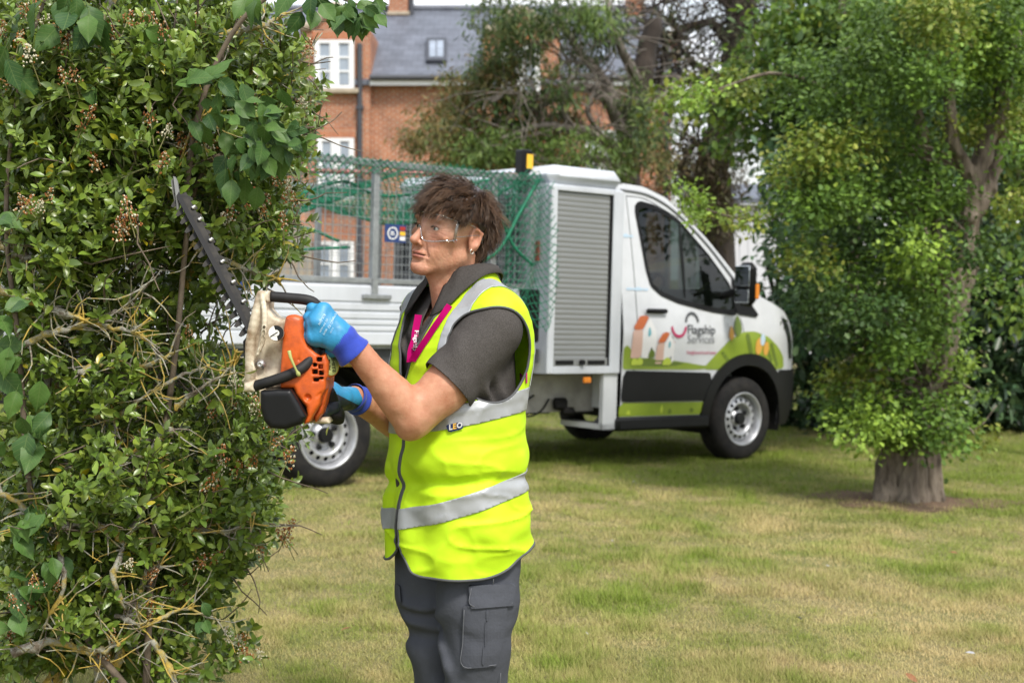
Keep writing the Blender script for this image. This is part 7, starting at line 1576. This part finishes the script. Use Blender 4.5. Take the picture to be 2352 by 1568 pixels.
    # tip guard: thin rounded shoe
    V2, T2 = patch2d([(-.012, -.022), (.006, -.034), (.016, -.02), (.018, .02), (.010, .045), (.0, .050), (-.008, .03), (-.012, 0)], .006); cc = tq(*z4(98, 190), 3.425); W = np.array([cc + np.array([a * .55 + .004 * math.sin(b * 30), -.012 * (a > 0) + a * .4, -b]) for a, b in V2]); VV, FF = solid(W, T2, np.tile([-.4, -.9, 0], (len(W), 1)), .003); obj('tip_guard', make_mesh('tip', VV, FF, False), mat('tip_steel', (.30, .30, .29), .4, .5, var=.3), trim)
    V, F = prism_vf([z4(*p) for p in ((735, 1400), (790, 1330), (812, 1420), (800, 1560), (770, 1600), (742, 1520))], lambda a, b, dd: tq(a, b, dd), 3.29, 3.34, .004); obj('gear_bracket', make_mesh('gb', V, F, False), M_BLKP, trim)
build_trimmer()
# ---------------------------------------------------------------- gloves
def build_gloves():
    def W(u, v, y): return P(u, v, y)
    # left hand: wraps the loop handle, back of the hand to the camera
    wr, kn0, kn3 = W(790, 782, 3.262), W(742, 712, 3.252), W(722, 776, 3.240)
    fing = []
    for i, (t, l) in enumerate(((0, 1.0), (.33, 1.06), (.66, 1.0), (1.0, .86))):
        k = kn0 * (1 - t) + kn3 * t; u0, v0 = 742 + (722 - 742) * t, 712 + (776 - 712) * t; y0 = k[1]
        fing.append([W(u0, v0, y0), W(u0 - 26 * l, v0 - 4, y0 + .012), W(u0 - 30 * l, v0 + 4, y0 + .047), W(u0 - 4, v0 + 8, y0 + .062)])
    thumb = [W(775, 800, 3.262), W(748, 812, 3.285), W(722, 800, 3.262), W(708, 786, 3.246)]
    def hand(p):
        d = smin(cone(p, wr, kn0 * .5 + kn3 * .5, .030, .030), cone(p, wr * .75 + kn0 * .25, kn0, .027, .0165), .02)
        d = smin(d, cone(p, wr * .75 + kn3 * .25, kn3, .026, .0165), .02); d = smin(d, cone(p, kn0, kn3, .0165, .0155), .012)
        for f, r in zip(fing, (.0112, .0114, .011, .0100)): d = smin(d, chain(p, f, [r * 1.2, r * 1.08, r, r * .86], .006), .0045)
        d = smin(d, chain(p, thumb, [.0175, .0135, .012, .0105], .008), .008)
        al = np.abs(vnoise(p * 34)); return d + .0012 * vnoise(p * 60) + .0011 * np.clip(.25 - al, 0, 1) * 4
    a = np.array([wr, kn0, kn3, *[q for f in fing for q in f], *thumb]); V, Q = nets(hand, a.min(0) - .045, a.max(0) + .045, .0024); T = tris(Q)
    def dark(V):
        dt = chain(V.astype(np.float32), thumb[1:], [.0145, .0135, .012], .004); df = np.min([chain(V.astype(np.float32), f[2:], [.0125, .0125], .004) for f in fing], 0); return np.minimum(np.minimum(dt, df) - .0022, 3.300 - V[:, 1])
    a_, t_ = clip(V, T, dark(V)); g = obj('glove', make_mesh('glove', a_, t_), M_BLUE, person); b_, q_ = clip(V, T, -dark(V)); obj('glove_palm', make_mesh('palm', b_, q_), M_NAVY, g)
    bv = bvh_of(g)
    ink = mat('glove_print', (.50, .68, .78), .6)
    for s, u, v, sz in (('WG-318', 729, 745, 10), ('Model WG 326', 733, 762, 7), ('CE Category 2', 752, 752, 9), ('EN388', 741, 768, 7), ('XI/11X', 757, 764, 6)):
        V2, F2 = text_mesh(s, sz); ca, sa = math.cos(1.05), math.sin(1.05); Wd = np.array([on_surf(bv, u + x * ca * .8 + y * -sa * -1 * .0 + y * sa * .9, v - x * sa * .8 + y * ca * -.0 - y * -.35, .0016) for x, y in V2]); obj('glove_lettering', make_mesh('gl', Wd, F2, False), ink, g)
    def cuff(a, b, ra, rb, name):
        d = b - a; ln = np.linalg.norm(d); d /= ln; u = np.cross(d, [0, 1, 0]); u /= np.linalg.norm(u); w = np.cross(d, u); n = 96; V = []; k = 12
        for i in range(k):
            t = i / (k - 1); r = ra + (rb - ra) * t + .0016 * math.sin(t * 9) + .002 * (t > .9)
            for j in range(n): an = 2 * PI * j / n; rr = r + (.0011 if j % 2 else -.0004); V.append(a + d * ln * t + rr * (math.cos(an) * u + math.sin(an) * w))
        F = [(i * n + j, i * n + (j + 1) % n, (i + 1) * n + (j + 1) % n, (i + 1) * n + j) for i in range(k - 1) for j in range(n)]; return obj(name, make_mesh(name, V, F), M_CUFF, g)
    lw, le = toW(LW), toW(LE); dr = (le - lw) / np.linalg.norm(le - lw); cuff(W(777, 772, 3.262), W(815, 813, 3.272), .0365, .0385, 'glove_cuff')
    # right hand on the rear handle
    rw = toW(RW); k0, k1 = W(762, 893, 3.425), W(757, 940, 3.395); fing2 = []
    for t in (0, .33, .66, 1.0):
        k = k0 * (1 - t) + k1 * t; fing2.append([k, k + [-.030, -.012, -.002], k + [-.040, .018, -.006], k + [-.018, .036, -.006]])
    th2 = [W(790, 915, 3.43), W(765, 935, 3.365), W(742, 945, 3.345), W(728, 950, 3.34)]
    def hand2(p):
        d = smin(cone(p, rw, k0 * .5 + k1 * .5, .029, .030), cone(p, k0, k1, .0175, .0165), .02)
        for f in fing2: d = smin(d, chain(p, f, [.0135, .012, .011, .0095], .006), .0045)
        return smin(d, chain(p, th2, [.019, .015, .0135, .0115], .008), .010) + .001 * vnoise(p * 60)
    a = np.array([rw, k0, k1, *[q for f in fing2 for q in f], *th2]); V, Q = nets(hand2, a.min(0) - .045, a.max(0) + .045, .0028); T = tris(Q)
    uv = lambda V: np.array([((q := p - EYE) @ RIGHT / (q @ FWD) * FOC + 1176, 784 - FOC * (q @ UP) / (q @ FWD)) for p in V])
    def dark2(V): u = uv(V); return (900 + (u[:, 0] - 765) * .52) - u[:, 1]
    a_, t_ = clip(V, T, dark2(V)); g2 = obj('glove', make_mesh('glove', a_, t_), M_BLUE, person); b_, q_ = clip(V, T, -dark2(V)); obj('glove_palm', make_mesh('palm', b_, q_), M_NAVY, g2)
    re = toW(RE); dr = (re - rw) / np.linalg.norm(re - rw); cuff(rw - dr * .012, rw + dr * .020, .0335, .034, 'glove_cuff')
build_gloves()
# ---------------------------------------------------------------- clippings and litter
def bits():
    shp = leaf_shape('near'); me = make_mesh('clip', shp[0], shp[1]); gm = mat('fresh_clipping', (.26, .36, .07), .5, col2=(.42, .40, .14), vscale=3, trans=.3); me.materials.append(gm)
    for u, v, y, s, a, lab in ((640, 1095, 3.35, .030, 60, 'largest pale green clipping flying beside the lower hedge edge near the rear tyre'), (672, 1150, 3.3, .024, 80, 'narrow yellow clipping falling over the lawn left of the vest'), (800, 1205, 3.3, .014, 70, 'tiny clipping in the air close to the vest zip, left one of two'), (830, 1215, 3.3, .012, 60, 'tiny clipping in the air close to the vest zip, right one of two'), (750, 1000, 3.3, .022, 80, 'yellow clipping flying in front of the rear wheel hub'), (768, 1040, 3.3, .018, 105, 'clipping flying in front of the rear wheel just below its hub'), (592, 848, 3.22, .030, 200, 'single green leaf in the air beside the lower handle mount')):
        o = obj('leaf_clipping', me, gm); o.location = P(u, v, y); o.rotation_euler = (rng.uniform(-1, 1), -math.radians(a), rng.uniform(-.6, .6)); o.scale = (s, s, s); tag(o, lab, 'leaf', 'flying hedge clippings')
    st = smooth_path([P(664, 806, 3.205), P(668, 822, 3.2), P(678, 845, 3.2), P(688, 864, 3.205)], 5); o = obj('cut_stem', make_mesh('cut_stem', *tube_vf(st, np.concatenate([np.linspace(.0045, .0025, len(st) - 4), [.003, .005, .005, .003]]), 7)), mat('cut_stem', (.36, .38, .12), .6)); tag(o, 'pale green cut stem caught across the lower loop of the trimmer handle', 'stem')
    fm = mat('fallen_petal', (.42, .42, .43), .6, var=.2, vscale=30); lm = make_mesh('litter', *leaf_shape('mid')); lm.materials.append(fm)
    for u, v, s, lab in ((2240, 1500, .035, 'pale feather like petal on dry grass in the lower right corner'), (1830, 1415, .03, 'pale petal on the lawn right of the trouser legs, largest in the middle'), (1405, 1242, .018, 'single white petal on the lawn beside the lower vest'), (1460, 1105, .024, 'pale petal on the lawn just below the sill of the cab'), (1420, 1108, .018, 'small white petal left of another below the cab sill'), (2270, 1098, .024, 'white petal on the shaded grass right of the hawthorn trunk'), (1905, 1300, .024, 'grey petal on the lawn halfway below the hawthorn trunk'), (1345, 1450, .016, 'tiny petal on the lawn beside the cargo pocket'), (1275, 1030, .02, 'pale petal in the shadow under the truck'), (1290, 1108, .018, 'pale petal on the lawn between vest and truck front wheel'), (1980, 1030, .02, 'pale petal on the lawn left of the hawthorn trunk')):
        y = 5.0
        for _ in range(20):
            q = P(u, v, y); y *= (EYE[2] - (float(gz(q[0], y)) + .03)) / (EYE[2] - q[2])
        q = P(u, v, y); o = obj('fallen_petal', lm, fm); o.location = q; o.rotation_euler = (rng.normal(0, .4), rng.normal(0, .3), rng.uniform(0, 6)); o.scale = (s * 1.05,) * 3; tag(o, lab, 'petal', 'pale petals scattered on the lawn')
    bm_ = mat('brown_leaf', (.30, .13, .05), .7, var=.4); b2 = make_mesh('brown_leaf', *leaf_shape('near')); b2.materials.append(bm_)
    for u, v, s, lab in ((1175 + 905, 1545, .05, 'brown fallen leaf near the bottom edge right of centre'), (810, 1440, .05, 'orange brown fallen leaf on the lawn between hedge and trousers'), (2200, 1270, .04, 'brown fallen leaf on the lawn below the hawthorn trunk')):
        y = 5.0
        for _ in range(20):
            q = P(u, v, y); y *= (EYE[2] - (float(gz(q[0], y)) + .025)) / (EYE[2] - q[2])
        o = obj('fallen_leaf', b2, bm_); o.location = P(u, v, y); o.rotation_euler = (rng.normal(0, .3), rng.normal(0, .3), rng.uniform(0, 6)); o.scale = (s,) * 3; tag(o, lab, 'leaf', 'brown leaves fallen on the lawn')
bits()
